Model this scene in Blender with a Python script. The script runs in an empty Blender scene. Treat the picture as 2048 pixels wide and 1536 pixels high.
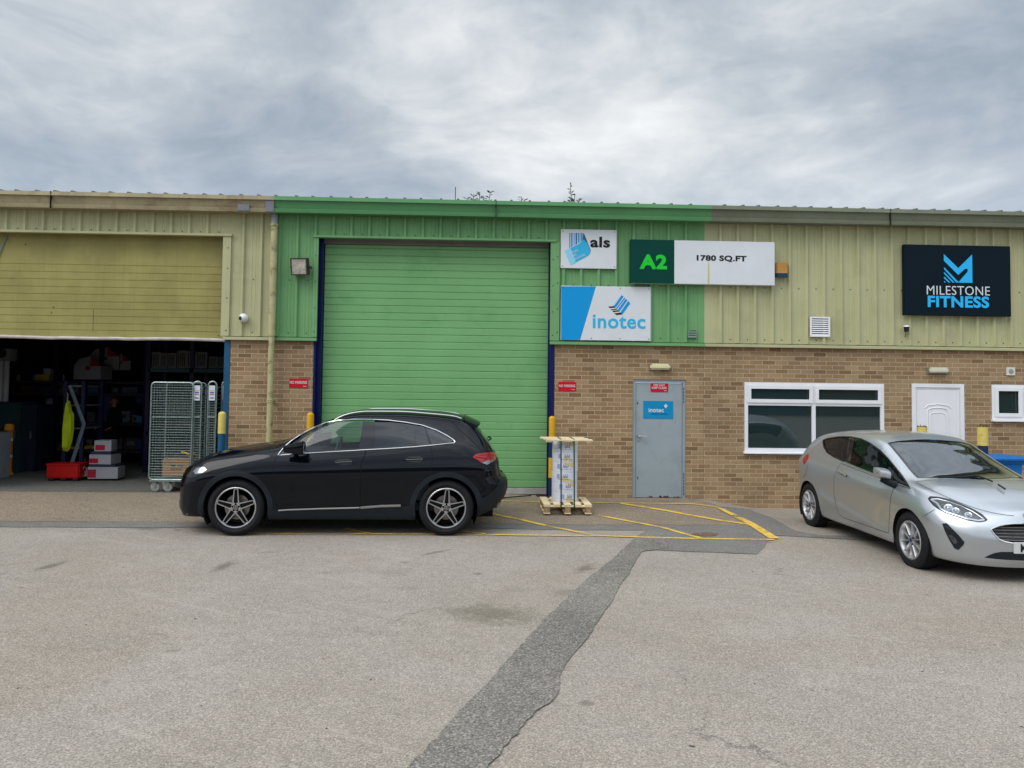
import bpy, bmesh, math, random
import numpy as np
from math import sin, cos, pi, radians, sqrt
from mathutils import Vector, Matrix
from mathutils.geometry import delaunay_2d_cdt
random.seed(4)
SC = bpy.context.scene
COL = SC.collection

# ---------------------------------------------------------------- camera
F, CY = 1540.0, 710.0          # focal length and height of the optical axis in photo pixels
YAW, PITCH, ROLL = radians(2.1), radians(2.35), radians(0.70)
CAM = np.array([0.0, -13.2, 1.91])
FW = np.array([sin(YAW)*cos(PITCH), cos(YAW)*cos(PITCH), sin(PITCH)])
R0 = np.array([cos(YAW), -sin(YAW), 0.0]); U0 = np.cross(R0, FW)
RR = R0*cos(ROLL)+U0*sin(ROLL); UU = U0*cos(ROLL)-R0*sin(ROLL)
cd = bpy.data.cameras.new('camera'); cam = bpy.data.objects.new('camera', cd); COL.objects.link(cam)
cd.sensor_width = 36.0; cd.lens = 36.0*F/2048.0; cd.shift_y = (CY-768.0)/2048.0; cd.clip_end = 3000.0; cd.clip_start = 0.05
M = Matrix.Identity(4)
for i in range(3):
    M[i][0] = RR[i]; M[i][1] = UU[i]; M[i][2] = -FW[i]; M[i][3] = CAM[i]
cam.matrix_world = M
SC.camera = cam

def ray(u, v): return FW*F+RR*(u-1024)-UU*(v-CY)
def W(u, v, Y=0.0):                       # point of a facade-parallel plane seen at photo pixel u, v
    d = ray(u, v); return CAM+d*((Y-CAM[1])/d[1])
def G(u, v, z=0.0):                       # point of the ground
    d = ray(u, v); return CAM+d*((z-CAM[2])/d[2])
def proj(P):                              # world points (n,3) -> pixels
    q = np.asarray(P, float)-CAM
    w = q@FW
    return np.stack([1024+F*(q@RR)/w, CY-F*(q@UU)/w], -1), w

# ---------------------------------------------------------------- node helper
class NT:
    def __init__(s, tree): s.t = tree; s.t.nodes.clear()
    def n(s, typ, _o=0, **kw):
        nd = s.t.nodes.new(typ)
        for k, v in kw.items():
            if k.startswith('i_'):
                key = k[2:]; key = int(key) if key.isdigit() else key.replace('_', ' ')
                s.put(nd.inputs[key], v)
            else: setattr(nd, k, v)
        return nd.outputs[_o]
    def put(s, sock, v):
        if isinstance(v, bpy.types.NodeSocket): s.t.links.new(v, sock)
        else:
            if sock.type == 'RGBA' and not isinstance(v, (int, float)) and len(v) == 3: v = (*v, 1)
            sock.default_value = v
    def m(s, op, a, b=0.0, c=0.0, clamp=False): return s.n('ShaderNodeMath', operation=op, use_clamp=clamp, i_0=a, i_1=b, i_2=c)
    def vm(s, op, a, b=(0, 0, 0), o=0): return s.n('ShaderNodeVectorMath', _o=o, operation=op, i_0=a, i_1=b)
    def mix(s, f, a, b, mode='MIX'):
        nd = s.t.nodes.new('ShaderNodeMix'); nd.data_type = 'RGBA'; nd.blend_type = mode
        s.put(nd.inputs[0], f); s.put(nd.inputs[6], a); s.put(nd.inputs[7], b); return nd.outputs[2]
    def noise(s, vec, scale, detail=4, rough=.55, o=0, dist=0.0):
        return s.n('ShaderNodeTexNoise', _o=o, i_Vector=vec, i_Scale=scale, i_Detail=detail, i_Roughness=rough, i_Distortion=dist)
    def ramp(s, f, *st, interp='LINEAR'):
        nd = s.t.nodes.new('ShaderNodeValToRGB'); nd.color_ramp.interpolation = interp
        e = nd.color_ramp.elements
        while len(e) < len(st): e.new(.5)
        for el, (p, c) in zip(e, st):
            el.position = p; el.color = (c, c, c, 1) if isinstance(c, (int, float)) else (*c, 1)
        s.put(nd.inputs[0], f); return nd.outputs[0]
    def mr(s, f, a, b, c=0., d=1., smooth=True):
        return s.n('ShaderNodeMapRange', interpolation_type='SMOOTHSTEP' if smooth else 'LINEAR', i_0=f, i_1=a, i_2=b, i_3=c, i_4=d)
    def obj(s): return s.n('ShaderNodeTexCoord', _o=3)
    def sc(s, vec, k): return s.vm('MULTIPLY', vec, k)

# ---------------------------------------------------------------- world, sun, exposure
SUN_EL, SUN_AZ = radians(46), radians(234)    # high and far to the left, behind thick cloud
wd = bpy.data.worlds.new('World'); SC.world = wd; wd.use_nodes = True
w = NT(wd.node_tree)
sky = w.n('ShaderNodeTexSky', sky_type='NISHITA', sun_disc=False, sun_elevation=SUN_EL, sun_rotation=SUN_AZ, air_density=1.0, dust_density=2.0, ozone_density=1.0)
D = w.n('ShaderNodeTexCoord', _o=0)
sx = w.t.nodes.new('ShaderNodeSeparateXYZ'); w.put(sx.inputs[0], D)
hz = w.m('ADD', w.m('MAXIMUM', sx.outputs[2], 0.0), 0.16)
cx_, cy_ = w.m('DIVIDE', sx.outputs[0], hz), w.m('DIVIDE', sx.outputs[1], hz)
cmb = w.n('ShaderNodeCombineXYZ', i_0=cx_, i_1=cy_, i_2=0.0)
warp = w.vm('ADD', cmb, w.vm('MULTIPLY', w.vm('SUBTRACT', w.noise(cmb, 0.8, 3, .5, o=1), (.5, .5, .5)), (.7, .7, 0)))
Dw = w.vm('ADD', D, w.vm('MULTIPLY', w.vm('SUBTRACT', w.noise(w.sc(D, (1, 1, 2.2)), 2.0, 3, .5, o=1), (.5, .5, .5)), (.35, .35, .16)))
big = w.noise(w.sc(Dw, (1, 1, 2.3)), 2.6, 5, .55)
fine = w.noise(w.sc(Dw, (1, 1, 2.1)), 6.5, 7, .56)
wisp = w.noise(warp, 1.1, 7, .60)
val = w.m('ADD', w.m('MULTIPLY', w.m('SUBTRACT', big, .5), .75), w.m('MULTIPLY', w.m('SUBTRACT', fine, .5), .62))
val = w.m('ADD', val, w.m('MULTIPLY', w.m('SUBTRACT', wisp, .5), .38))
val = w.m('ADD', val, .535)
# broad lighter and darker parts of the cloud deck, by direction
warpD = w.vm('NORMALIZE', w.vm('ADD', D, w.vm('MULTIPLY', w.vm('SUBTRACT', w.noise(D, 3.2, 5, .6, o=1), (.5, .5, .5)), (.30, .22, .22))))
for (u, v, k, a) in [
        (140, 250, 50, -.13), (420, 270, 60, -.12), (680, 300, 70, -.11), (880, 340, 140, -.06), (230, 40, 90, .16), (480, 85, 110, .12), (720, 130, 120, .10), (950, 180, 110, .12),
        (1130, 240, 110, .06), (1310, 300, 90, .11), (1040, 60, 60, .10), (1570, 340, 90, .12), (1530, 235, 160, -.10), (1900, 50, 50, .04), (1710, 70, 90, -.10),
        (1950, 230, 60, -.08), (1400, 140, 120, .08), (1800, 340, 120, .12), (1240, 20, 80, -.07), (30, 370, 160, .10), (900, 110, 250, -.05)]:
    d = ray(u, v); d = d/np.linalg.norm(d)
    dot = w.vm('DOT_PRODUCT', warpD, tuple(float(q) for q in d), o=1)
    g = w.m('EXPONENT', w.m('MULTIPLY', w.m('SUBTRACT', dot, 1.0), float(k)*1.3))
    val = w.m('ADD', val, w.m('MULTIPLY', g, float(a)*.95))
colr = w.ramp(val, (.16, (.220, .275, .340)), (.38, (.330, .385, .450)), (.55, (.47, .515, .56)), (.72, (.68, .705, .72)), (.92, (.94, .95, .945)))
zen = w.m('ADD', 1.0, w.mr(sx.outputs[2], .42, .95, 0.0, 1.5))
rear = w.m('ADD', 1.0, w.mr(w.m('MULTIPLY', sx.outputs[1], -1.0), .0, .5, 0.0, .55))
colr = w.vm('SCALE', colr); w.put(colr.node.inputs[3], w.m('MULTIPLY', w.m('MULTIPLY', zen, rear), 7.0))
bluehz = w.mix(w.mr(sx.outputs[2], .0, .33, .35, 0.0), colr, (4.1, 4.9, 6.2))
fin = w.mix(.94, sky, bluehz)
bg = w.n('ShaderNodeBackground', i_Color=fin, i_Strength=0.10)
w.put(w.t.nodes.new('ShaderNodeOutputWorld').inputs[0], bg)
sl = bpy.data.lights.new('sun', 'SUN'); sl.energy = 1.0; sl.angle = radians(40); sl.color = (1.0, .955, .90)
so = bpy.data.objects.new('sun', sl); COL.objects.link(so)
sdir = Vector((sin(SUN_AZ)*cos(SUN_EL), cos(SUN_AZ)*cos(SUN_EL), sin(SUN_EL)))
so.rotation_euler = sdir.to_track_quat('Z', 'Y').to_euler(); so.location = (0, -20, 20)
SC.view_settings.view_transform = 'Standard'; SC.view_settings.look = 'None'
SC.view_settings.exposure = 0.72; SC.view_settings.gamma = 1.0
SC.cycles.max_bounces = 6; SC.cycles.transparent_max_bounces = 12

# ---------------------------------------------------------------- materials
def srgb(r, g, b):
    f = lambda c: ((c/255+.055)/1.055)**2.4 if c > 10 else c/255/12.92
    return (f(r), f(g), f(b))
MATS = {}
def mat(name, base, rough=.6, metal=0., var=.10, vs=3.0, bump=0., bs=60., spec=.22, coat=0., emit=None, streak=0., dirt=None, dirt_f=.3, ds=2.0):
    if name in MATS: return MATS[name]
    m = bpy.data.materials.new(name); m.use_nodes = True; t = NT(m.node_tree)
    p = t.t.nodes.new('ShaderNodeBsdfPrincipled'); o = t.t.nodes.new('ShaderNodeOutputMaterial')
    t.put(o.inputs[0], p.outputs[0])
    co = t.obj(); c = base
    if var:
        nz = t.noise(co, vs, 6, .6)
        c = t.mix(t.mr(nz, .3, .7), tuple(x*(1-var) for x in base), tuple(min(1, x*(1+var)) for x in base))
    if streak:
        n2 = t.noise(t.sc(co, (22, 22, .7)), 1.0, 5, .65)
        c = t.mix(t.m('MULTIPLY', t.mr(n2, .45, .75), streak), c, tuple(x*.55 for x in base))
    if dirt:
        n3 = t.noise(co, ds, 7, .7)
        c = t.mix(t.m('MULTIPLY', t.mr(n3, .50, .68), dirt_f), c, dirt)
    t.put(p.inputs['Base Color'], c)
    nr = t.noise(co, vs*4, 4, .6)
    t.put(p.inputs['Roughness'], t.mr(nr, .2, .8, max(.02, rough*.82), min(1, rough*1.15), False) if var else rough)
    p.inputs['Metallic'].default_value = metal; p.inputs['Specular IOR Level'].default_value = spec
    p.inputs['Coat Weight'].default_value = coat; p.inputs['Coat Roughness'].default_value = .03
    if emit: p.inputs['Emission Color'].default_value = (*emit[0], 1); p.inputs['Emission Strength'].default_value = emit[1]
    if bump:
        b = t.n('ShaderNodeBump', i_Strength=1.0, i_Distance=bump, i_Height=t.noise(co, bs, 5, .65)); t.put(p.inputs['Normal'], b)
    MATS[name] = m; return m

def brick_mat():
    m = bpy.data.materials.new('brickwork'); m.use_nodes = True; t = NT(m.node_tree)
    p = t.t.nodes.new('ShaderNodeBsdfPrincipled'); o = t.t.nodes.new('ShaderNodeOutputMaterial'); t.put(o.inputs[0], p.outputs[0])
    co = t.obj(); s = t.t.nodes.new('ShaderNodeSeparateXYZ'); t.put(s.inputs[0], co)
    wob = t.m('MULTIPLY', t.m('SUBTRACT', t.noise(co, 3.0, 3), .5), .008)
    v = t.n('ShaderNodeCombineXYZ', i_0=t.m('ADD', s.outputs[0], s.outputs[1]), i_1=t.m('ADD', t.m('SUBTRACT', s.outputs[2], 2.643-3.0), wob), i_2=0.)
    b = t.t.nodes.new('ShaderNodeTexBrick')
    for k, q in (('Vector', v), ('Color1', (0, 0, 0, 1)), ('Color2', (1, 1, 1, 1)), ('Mortar', (.5, .5, .5, 1)), ('Scale', 1.), ('Mortar Size', .0062), ('Mortar Smooth', .35), ('Brick Width', .225), ('Row Height', .075), ('Bias', 0.)):
        t.put(b.inputs[k], q)
    base = t.ramp(b.outputs[0], (0., (.150, .088, .048)), (.25, (.225, .140, .078)), (.6, (.285, .185, .106)), (.85, (.330, .222, .134)), (1., (.245, .128, .078)))
    drag = t.noise(t.sc(co, (45, 45, 150)), 1.0, 5, .7)
    base = t.mix(t.mr(drag, .35, .72), tuple([.62]*3), (1.22, 1.2, 1.15)); 
    bb = t.t.nodes.new('ShaderNodeMix'); bb.data_type = 'RGBA'; bb.blend_type = 'MULTIPLY'; bb.inputs[0].default_value = .8
    t.put(bb.inputs[6], t.ramp(b.outputs[0], (0., (.215, .130, .068)), (.14, (.290, .184, .095)), (.5, (.350, .232, .125)), (.88, (.410, .288, .165)), (1., (.320, .190, .104))))
    t.put(bb.inputs[7], base)
    c = bb.outputs[2]
    mort = t.mix(t.noise(co, 40, 3), (.34, .27, .18), (.66, .54, .39))
    c = t.mix(t.m('MULTIPLY', b.outputs[1], .95), c, mort)
    pat = t.noise(co, 1.1, 5, .6)
    c = t.mix(t.mr(pat, .35, .7, 0, .28), c, (.12, .085, .055))
    # moss and splashed dirt low on the wall towards the right
    mo = t.m('MULTIPLY', t.mr(s.outputs[2], .30, .0), t.mr(s.outputs[0], 3.3, 4.9))
    mo = t.m('MULTIPLY', mo, t.mr(t.noise(co, 5.0, 6, .7), .30, .62))
    c = t.mix(t.m('MULTIPLY', mo, .8), c, (.075, .068, .040))
    t.put(p.inputs['Base Color'], c); p.inputs['Roughness'].default_value = .92; p.inputs['Specular IOR Level'].default_value = .25
    h = t.m('ADD', t.m('MULTIPLY', b.outputs[1], -1.0), t.m('MULTIPLY', t.noise(co, 90, 5, .7), .5))
    t.put(p.inputs['Normal'], t.n('ShaderNodeBump', i_Strength=.8, i_Distance=.006, i_Height=h))
    return m

def ground_mat(name, ca, cb, speck_d=.5, speck_l=.5, fs=150., stain=(.11, .095, .075), stain_f=.35, warm=None, spots=(), cracks=.5):
    m = bpy.data.materials.new(name); m.use_nodes = True; t = NT(m.node_tree)
    p = t.t.nodes.new('ShaderNodeBsdfPrincipled'); o = t.t.nodes.new('ShaderNodeOutputMaterial'); t.put(o.inputs[0], p.outputs[0])
    co = t.obj()
    c = t.mix(t.mr(t.noise(co, .55, 7, .62), .3, .7), ca, cb)
    if warm: c = t.mix(t.mr(t.noise(co, .35, 5, .6, dist=.6), .40, .66, 0, .6), c, warm)
    st = t.noise(t.sc(co, (.5, 1.3, 1)), .9, 8, .72)
    c = t.mix(t.mr(st, .55, .74, 0, stain_f), c, stain)
    c = t.mix(t.mr(t.noise(co, 7.0, 5, .7), .25, .8, 0, .32), c, tuple(x*.6 for x in cb))
    v1 = t.t.nodes.new('ShaderNodeTexVoronoi'); t.put(v1.inputs['Vector'], co); v1.inputs['Scale'].default_value = fs
    sp = t.n('ShaderNodeSeparateColor', i_0=v1.outputs[1])
    c = t.mix(t.mr(sp, .60, .95, 0, speck_l), c, tuple(min(1, x*1.75) for x in ca))
    c = t.mix(t.mr(sp, .42, .05, 0, speck_d), c, tuple(x*.34 for x in cb))
    grain = t.noise(co, fs*.55, 3, .7)
    c = t.mix(t.mr(grain, .35, .68, .16, 0), c, (.03, .028, .026))
    v2 = t.t.nodes.new('ShaderNodeTexVoronoi'); t.put(v2.inputs['Vector'], co); v2.inputs['Scale'].default_value = 9.; 
    c = t.mix(t.mr(v2.outputs[0], .045, .02, 0, .65), c, (.03, .027, .024))
    if cracks:
        vc = t.t.nodes.new('ShaderNodeTexVoronoi'); vc.feature = 'DISTANCE_TO_EDGE'; vc.inputs['Scale'].default_value = .42
        t.put(vc.inputs['Vector'], t.vm('ADD', co, t.vm('MULTIPLY', t.noise(co, 1.6, 6, .7, o=1), (.9, .9, 0))))
        cr = t.m('MULTIPLY', t.mr(vc.outputs[0], .008, .0), t.mr(t.noise(co, .5, 3), .52, .62))
        c = t.mix(t.m('MULTIPLY', cr, cracks), c, (.05, .045, .04))
    v3 = t.t.nodes.new('ShaderNodeTexVoronoi'); t.put(v3.inputs['Vector'], t.vm('ADD', co, t.vm('MULTIPLY', t.noise(co, 14, 4, .7, o=1), (.06, .06, 0)))); v3.inputs['Scale'].default_value = 1.3
    c = t.mix(t.m('MULTIPLY', t.mr(v3.outputs[0], .085, .03, 0, .55), t.mr(t.n('ShaderNodeSeparateColor', i_0=v3.outputs[1]), .55, .6)), c, tuple(x*.30 for x in cb))
    tm = t.noise(t.sc(t.n('ShaderNodeVectorRotate', rotation_type='Z_AXIS', i_Vector=co, i_Angle=.55), (.35, 5.5, 1)), 1.0, 6, .65)
    c = t.mix(t.mr(tm, .56, .72, 0, .20), c, tuple(x*.5 for x in cb)); c = t.mix(t.mr(tm, .44, .30, 0, .22), c, tuple(min(1, x*1.22) for x in ca))
    for (x, y, rx, ry, ang, col, f) in spots:
        q = t.vm('SUBTRACT', co, (x, y, 0)); 
        mp = t.n('ShaderNodeVectorRotate', rotation_type='Z_AXIS', i_Vector=q, i_Angle=-ang)
        q = t.sc(mp, (1/rx, 1/ry, 0)); l = t.vm('LENGTH', q, o=1)
        l = t.m('ADD', l, t.m('MULTIPLY', t.m('SUBTRACT', t.noise(co, 5.0, 8, .8), .5), 2.6))
        c = t.mix(t.mr(l, 1.05, .1, 0, f), c, col)
    t.put(p.inputs['Base Color'], c); p.inputs['Roughness'].default_value = .93; p.inputs['Specular IOR Level'].default_value = .22
    t.put(p.inputs['Normal'], t.n('ShaderNodeBump', i_Strength=.9, i_Distance=.004, i_Height=t.m('ADD', sp, t.m('MULTIPLY', grain, 1.5))))
    return m

def glass_mat(name, tint, refl=1.0, opaque=0.0, dark=(.01, .012, .014)):
    m = bpy.data.materials.new(name); m.use_nodes = True; t = NT(m.node_tree)
    o = t.t.nodes.new('ShaderNodeOutputMaterial')
    tr = t.n('ShaderNodeBsdfTransparent', i_Color=tint)
    df = t.n('ShaderNodeBsdfDiffuse', i_Color=dark)
    a = t.n('ShaderNodeMixShader', i_0=opaque, i_1=tr, i_2=df)
    gl = t.n('ShaderNodeBsdfGlossy', i_Color=(.92, .96, 1.0), i_Roughness=.015)
    ge = t.t.nodes.new('ShaderNodeNewGeometry'); cs = t.m('ABSOLUTE', t.vm('DOT_PRODUCT', ge.outputs['Incoming'], ge.outputs['Normal'], o=1))
    fr = t.m('MULTIPLY', t.m('ADD', t.m('MULTIPLY', t.m('POWER', t.m('SUBTRACT', 1.0, cs), 5.0), .95), .045), refl, clamp=True)
    t.put(o.inputs[0], t.n('ShaderNodeMixShader', i_0=fr, i_1=a, i_2=gl))
    return m

# ---------------------------------------------------------------- mesh helpers
class MB:
    def __init__(s): s.v = []; s.f = []; s.m = []; s.sm = []
    def add(s, vs, fs, m=0, smooth=False):
        o = len(s.v); s.v += [tuple(float(c) for c in p) for p in vs]
        for f in fs: s.f.append([o+i for i in f]); s.m.append(m); s.sm.append(smooth)
        return s
    def box(s, x0, x1, y0, y1, z0, z1, m=0, rot=None, bev=0.):
        x0, x1 = sorted((x0, x1)); y0, y1 = sorted((y0, y1)); z0, z1 = sorted((z0, z1))
        vs = [(x, y, z) for z in (z0, z1) for y in (y0, y1) for x in (x0, x1)]
        if rot:   # (cx, cy, angle z)
            cx, cy, a = rot; vs = [(cx+(x-cx)*cos(a)-(y-cy)*sin(a), cy+(x-cx)*sin(a)+(y-cy)*cos(a), z) for x, y, z in vs]
        return s.add(vs, [(0, 2, 3, 1), (4, 5, 7, 6), (0, 1, 5, 4), (2, 6, 7, 3), (0, 4, 6, 2), (1, 3, 7, 5)], m)
    def bbox(s, x0, x1, y0, y1, z0, z1, b=.01, m=0):     # box with bevelled edges
        x0, x1 = sorted((x0, x1)); y0, y1 = sorted((y0, y1)); z0, z1 = sorted((z0, z1))
        bm = bmesh.new(); bmesh.ops.create_cube(bm, size=1)
        for v in bm.verts:
            v.co = Vector(((x0+x1)/2+v.co.x*(x1-x0), (y0+y1)/2+v.co.y*(y1-y0), (z0+z1)/2+v.co.z*(z1-z0)))
        bmesh.ops.bevel(bm, geom=bm.edges[:], offset=b, segments=2, affect='EDGES', clamp_overlap=True)
        s.bm(bm, m); return s
    def bm(s, bm, m=0, smooth=False):
        bm.verts.ensure_lookup_table(); bm.verts.index_update()
        s.add([v.co[:] for v in bm.verts], [[v.index for v in f.verts] for f in bm.faces], m, smooth); bm.free()
    def prism(s, poly, a, b, axis='y', m=0, smooth=False):
        # poly: 2-D points; extruded from a to b along axis ('x': (y,z), 'y': (x,z), 'z': (x,y))
        mk = {'x': lambda p, t: (t, p[0], p[1]), 'y': lambda p, t: (p[0], t, p[1]), 'z': lambda p, t: (p[0], p[1], t)}[axis]
        n = len(poly); ar = sum(poly[i][0]*poly[(i+1) % n][1]-poly[(i+1) % n][0]*poly[i][1] for i in range(n))
        if ar < 0: poly = poly[::-1]
        vs = [mk(p, a) for p in poly]+[mk(p, b) for p in poly]
        fl = (axis == 'y') != (b < a)
        side = [(i, (i+1) % n, n+(i+1) % n, n+i) for i in range(n)]
        caps = [list(range(n))[::-1], list(range(n, 2*n))]
        if fl: side = [f[::-1] for f in side]; caps = [c[::-1] for c in caps]
        s.add(vs, side, m, smooth); o = len(s.v)-2*n
        for c in caps: s.f.append([o+i for i in c]); s.m.append(m); s.sm.append(False)
        return s
    def tube(s, pts, r, n=8, m=0, cap=True, smooth=True):
        pts = [Vector(p) for p in pts]; rs = r if isinstance(r, (list, tuple)) else [r]*len(pts)
        vs = []; ref = None
        for i, p in enumerate(pts):
            d = (pts[min(i+1, len(pts)-1)]-pts[max(i-1, 0)])
            d = d.normalized() if d.length > 1e-9 else Vector((0, 0, 1))
            if ref is None: ref = Vector((0, 0, 1)) if abs(d.z) < .9 else Vector((1, 0, 0))
            a = d.cross(ref).normalized(); b = a.cross(d).normalized(); ref = b
            for k in range(n):
                t = 2*pi*k/n; vs.append(p+(a*cos(t)+b*sin(t))*rs[i])
        fs = [(i*n+k, i*n+(k+1) % n, (i+1)*n+(k+1) % n, (i+1)*n+k) for i in range(len(pts)-1) for k in range(n)]
        s.add(vs, fs, m, smooth)
        if cap:
            o = len(s.v)-len(vs); s.f += [[o+k for k in range(n)][::-1], [o+len(vs)-n+k for k in range(n)]]; s.m += [m, m]; s.sm += [False, False]
        return s
    def bar(s, a, b, w, m=0):     # square bar
        return s.tube([a, b], w*.707, 4, m, True, False)
    def lathe(s, prof, c=(0, 0, 0), axis='z', n=32, m=0, smooth=True, cap=False):
        vs = []
        for (r, h) in prof:
            for k in range(n):
                t = 2*pi*k/n; x, y = r*cos(t), r*sin(t)
                p = {'z': (x, y, h), 'y': (x, h, y), 'x': (h, x, y)}[axis]
                vs.append((p[0]+c[0], p[1]+c[1], p[2]+c[2]))
        q = len(prof)
        fs = [(i*n+k, i*n+(k+1) % n, (i+1)*n+(k+1) % n, (i+1)*n+k) for i in range(q-1) for k in range(n)]
        if axis == 'y': fs = [f[::-1] for f in fs]
        s.add(vs, fs, m, smooth)
        if cap:
            o = len(s.v)-len(vs); s.f += [[o+k for k in range(n)], [o+(q-1)*n+k for k in range(n)]]; s.m += [m, m]; s.sm += [False]*2
        return s
    def build(s, name, mats, parent=None, L=False, weld=False):
        # vertices are in world coordinates unless L (local to the parent)
        off = (0, 0, 0)
        if parent and not L:
            off = Vector((0, 0, 0)); q = parent
            while q: off += q.location; q = q.parent
        me = bpy.data.meshes.new(name)
        vs = [(a-off[0], b-off[1], c-off[2]) for a, b, c in s.v]
        me.from_pydata(vs, [], s.f)
        for mt in (mats if isinstance(mats, (list, tuple)) else [mats]): me.materials.append(mt)
        me.polygons.foreach_set('material_index', s.m); me.polygons.foreach_set('use_smooth', s.sm)
        if weld:
            bm = bmesh.new(); bm.from_mesh(me); bmesh.ops.remove_doubles(bm, verts=bm.verts, dist=1e-5); bm.to_mesh(me); bm.free()
        me.update(); me.validate()
        if any(s.sm): me.set_sharp_from_angle(angle=radians(38))
        o = bpy.data.objects.new(name, me); COL.objects.link(o)
        if parent: o.parent = parent
        return o

def tag(o, label=None, cat=None, group=None, kind=None):
    for k, v in (('label', label), ('category', cat), ('group', group), ('kind', kind)):
        if v: o[k] = v
    return o
def thing(name, label, cat, loc=(0, 0, 0), rotz=0., group=None):
    o = bpy.data.objects.new(name, None); COL.objects.link(o); o.location = loc; o.rotation_euler = (0, 0, rotz)
    o.empty_display_size = .2
    return tag(o, label, cat, group)
def copy_tree(o, parent=None):
    c = o.copy(); COL.objects.link(c); c.parent = parent
    for ch in list(o.children): copy_tree(ch, c)
    return c

def text_mesh(s, bold=0., ext=.0, sp=1.06):
    cu = bpy.data.curves.new('t', 'FONT'); cu.body = s; cu.size = 1.; cu.offset = bold; cu.resolution_u = 4; cu.extrude = ext; cu.space_character = sp
    o = bpy.data.objects.new('t', cu); COL.objects.link(o)
    dg = bpy.context.evaluated_depsgraph_get(); dg.update()
    me = bpy.data.meshes.new_from_object(o.evaluated_get(dg))
    vs = [v.co[:] for v in me.vertices]; fs = [list(p.vertices) for p in me.polygons]
    bpy.data.objects.remove(o); bpy.data.curves.remove(cu); bpy.data.meshes.remove(me)
    return vs, fs
def text_xz(mb, s, x0, x1, z0, z1, Y, bold=0., m=0, rot=0., piv=None, depth=.004):
    # letters fitted to a box of a wall-parallel plane, facing -Y
    vs, fs = text_mesh(s, bold, .5)
    a = min(v[0] for v in vs); b = max(v[0] for v in vs); c = min(v[1] for v in vs); d = max(v[1] for v in vs)
    out = []
    for v in vs:
        x = x0+(v[0]-a)/(b-a)*(x1-x0); z = z0+(v[1]-c)/(d-c)*(z1-z0); y = Y-depth/2-v[2]*depth
        if rot:
            px, pz = piv or (x0, z0); dx, dz = x-px, z-pz
            x = px+dx*cos(rot)-dz*sin(rot); z = pz+dx*sin(rot)+dz*cos(rot)
        out.append((x, y, z))
    mb.add(out, fs, m)
# ---------------------------------------------------------------- ground
def sstep(a, b, x):
    t = min(1, max(0, (x-a)/(b-a))); return t*t*(3-2*t)
def gz(x, y):
    wall = .056-.032*sstep(-.2, 1.4, x)-.165*sstep(3.55, 4.9, x)
    return wall*(1-sstep(.35, 2.2, -y))-.04*sstep(.6, 2.4, -y)*(1-sstep(1.0, 4.0, x))
XR, YR = 260., 260.
def axis(lo, hi, fine0, fine1, step):
    a = [lo, lo*.6, lo*.3]+list(np.arange(fine0, fine1+1e-6, step))+[hi*.3, hi*.6, hi]
    return a
gx = axis(-XR, XR, -14., 16., .25); gy = [-YR, -120, -60, -30, -20]+list(np.arange(-14., .26, .25))+[1.0, 12., 60., 140., YR]
mb = MB(); vs = [(x, y, gz(x, y)-(.004 if y > .2 else 0)) for y in gy for x in gx]; n = len(gx)
mb.add(vs, [(j*n+i, j*n+i+1, (j+1)*n+i+1, (j+1)*n+i) for j in range(len(gy)-1) for i in range(n-1)], 0, True)
def gp(u, v, z=0.):
    p = G(u, v, 0.)
    for _ in range(6): p = G(u, v, gz(p[0], min(p[1], .2)))
    return float(p[0]), float(p[1])
def spot(u0, v0, u1, v1, ry, col, f):
    a, b = gp(u0, v0), gp(u1, v1); L = math.hypot(b[0]-a[0], b[1]-a[1])/2
    return ((a[0]+b[0])/2, (a[1]+b[1])/2, L, ry, math.atan2(b[1]-a[1], b[0]-a[0]), col, f)
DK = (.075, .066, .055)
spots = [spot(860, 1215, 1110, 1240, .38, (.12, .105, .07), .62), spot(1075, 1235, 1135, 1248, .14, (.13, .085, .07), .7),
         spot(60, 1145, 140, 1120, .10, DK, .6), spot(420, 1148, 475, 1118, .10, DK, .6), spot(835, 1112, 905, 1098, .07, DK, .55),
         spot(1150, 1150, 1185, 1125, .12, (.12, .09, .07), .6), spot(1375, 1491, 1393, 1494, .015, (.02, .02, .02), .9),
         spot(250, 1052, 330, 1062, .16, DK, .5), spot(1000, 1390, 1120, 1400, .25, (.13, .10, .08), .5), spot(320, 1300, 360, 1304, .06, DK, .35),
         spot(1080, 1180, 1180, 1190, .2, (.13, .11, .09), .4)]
ASPH = ground_mat('asphalt', (.405, .358, .310), (.340, .298, .254), .46, .40, 135., stain_f=.42, warm=(.31, .262, .205), spots=spots)
gr = mb.build('ground', ASPH); tag(gr, kind='structure')

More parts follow.
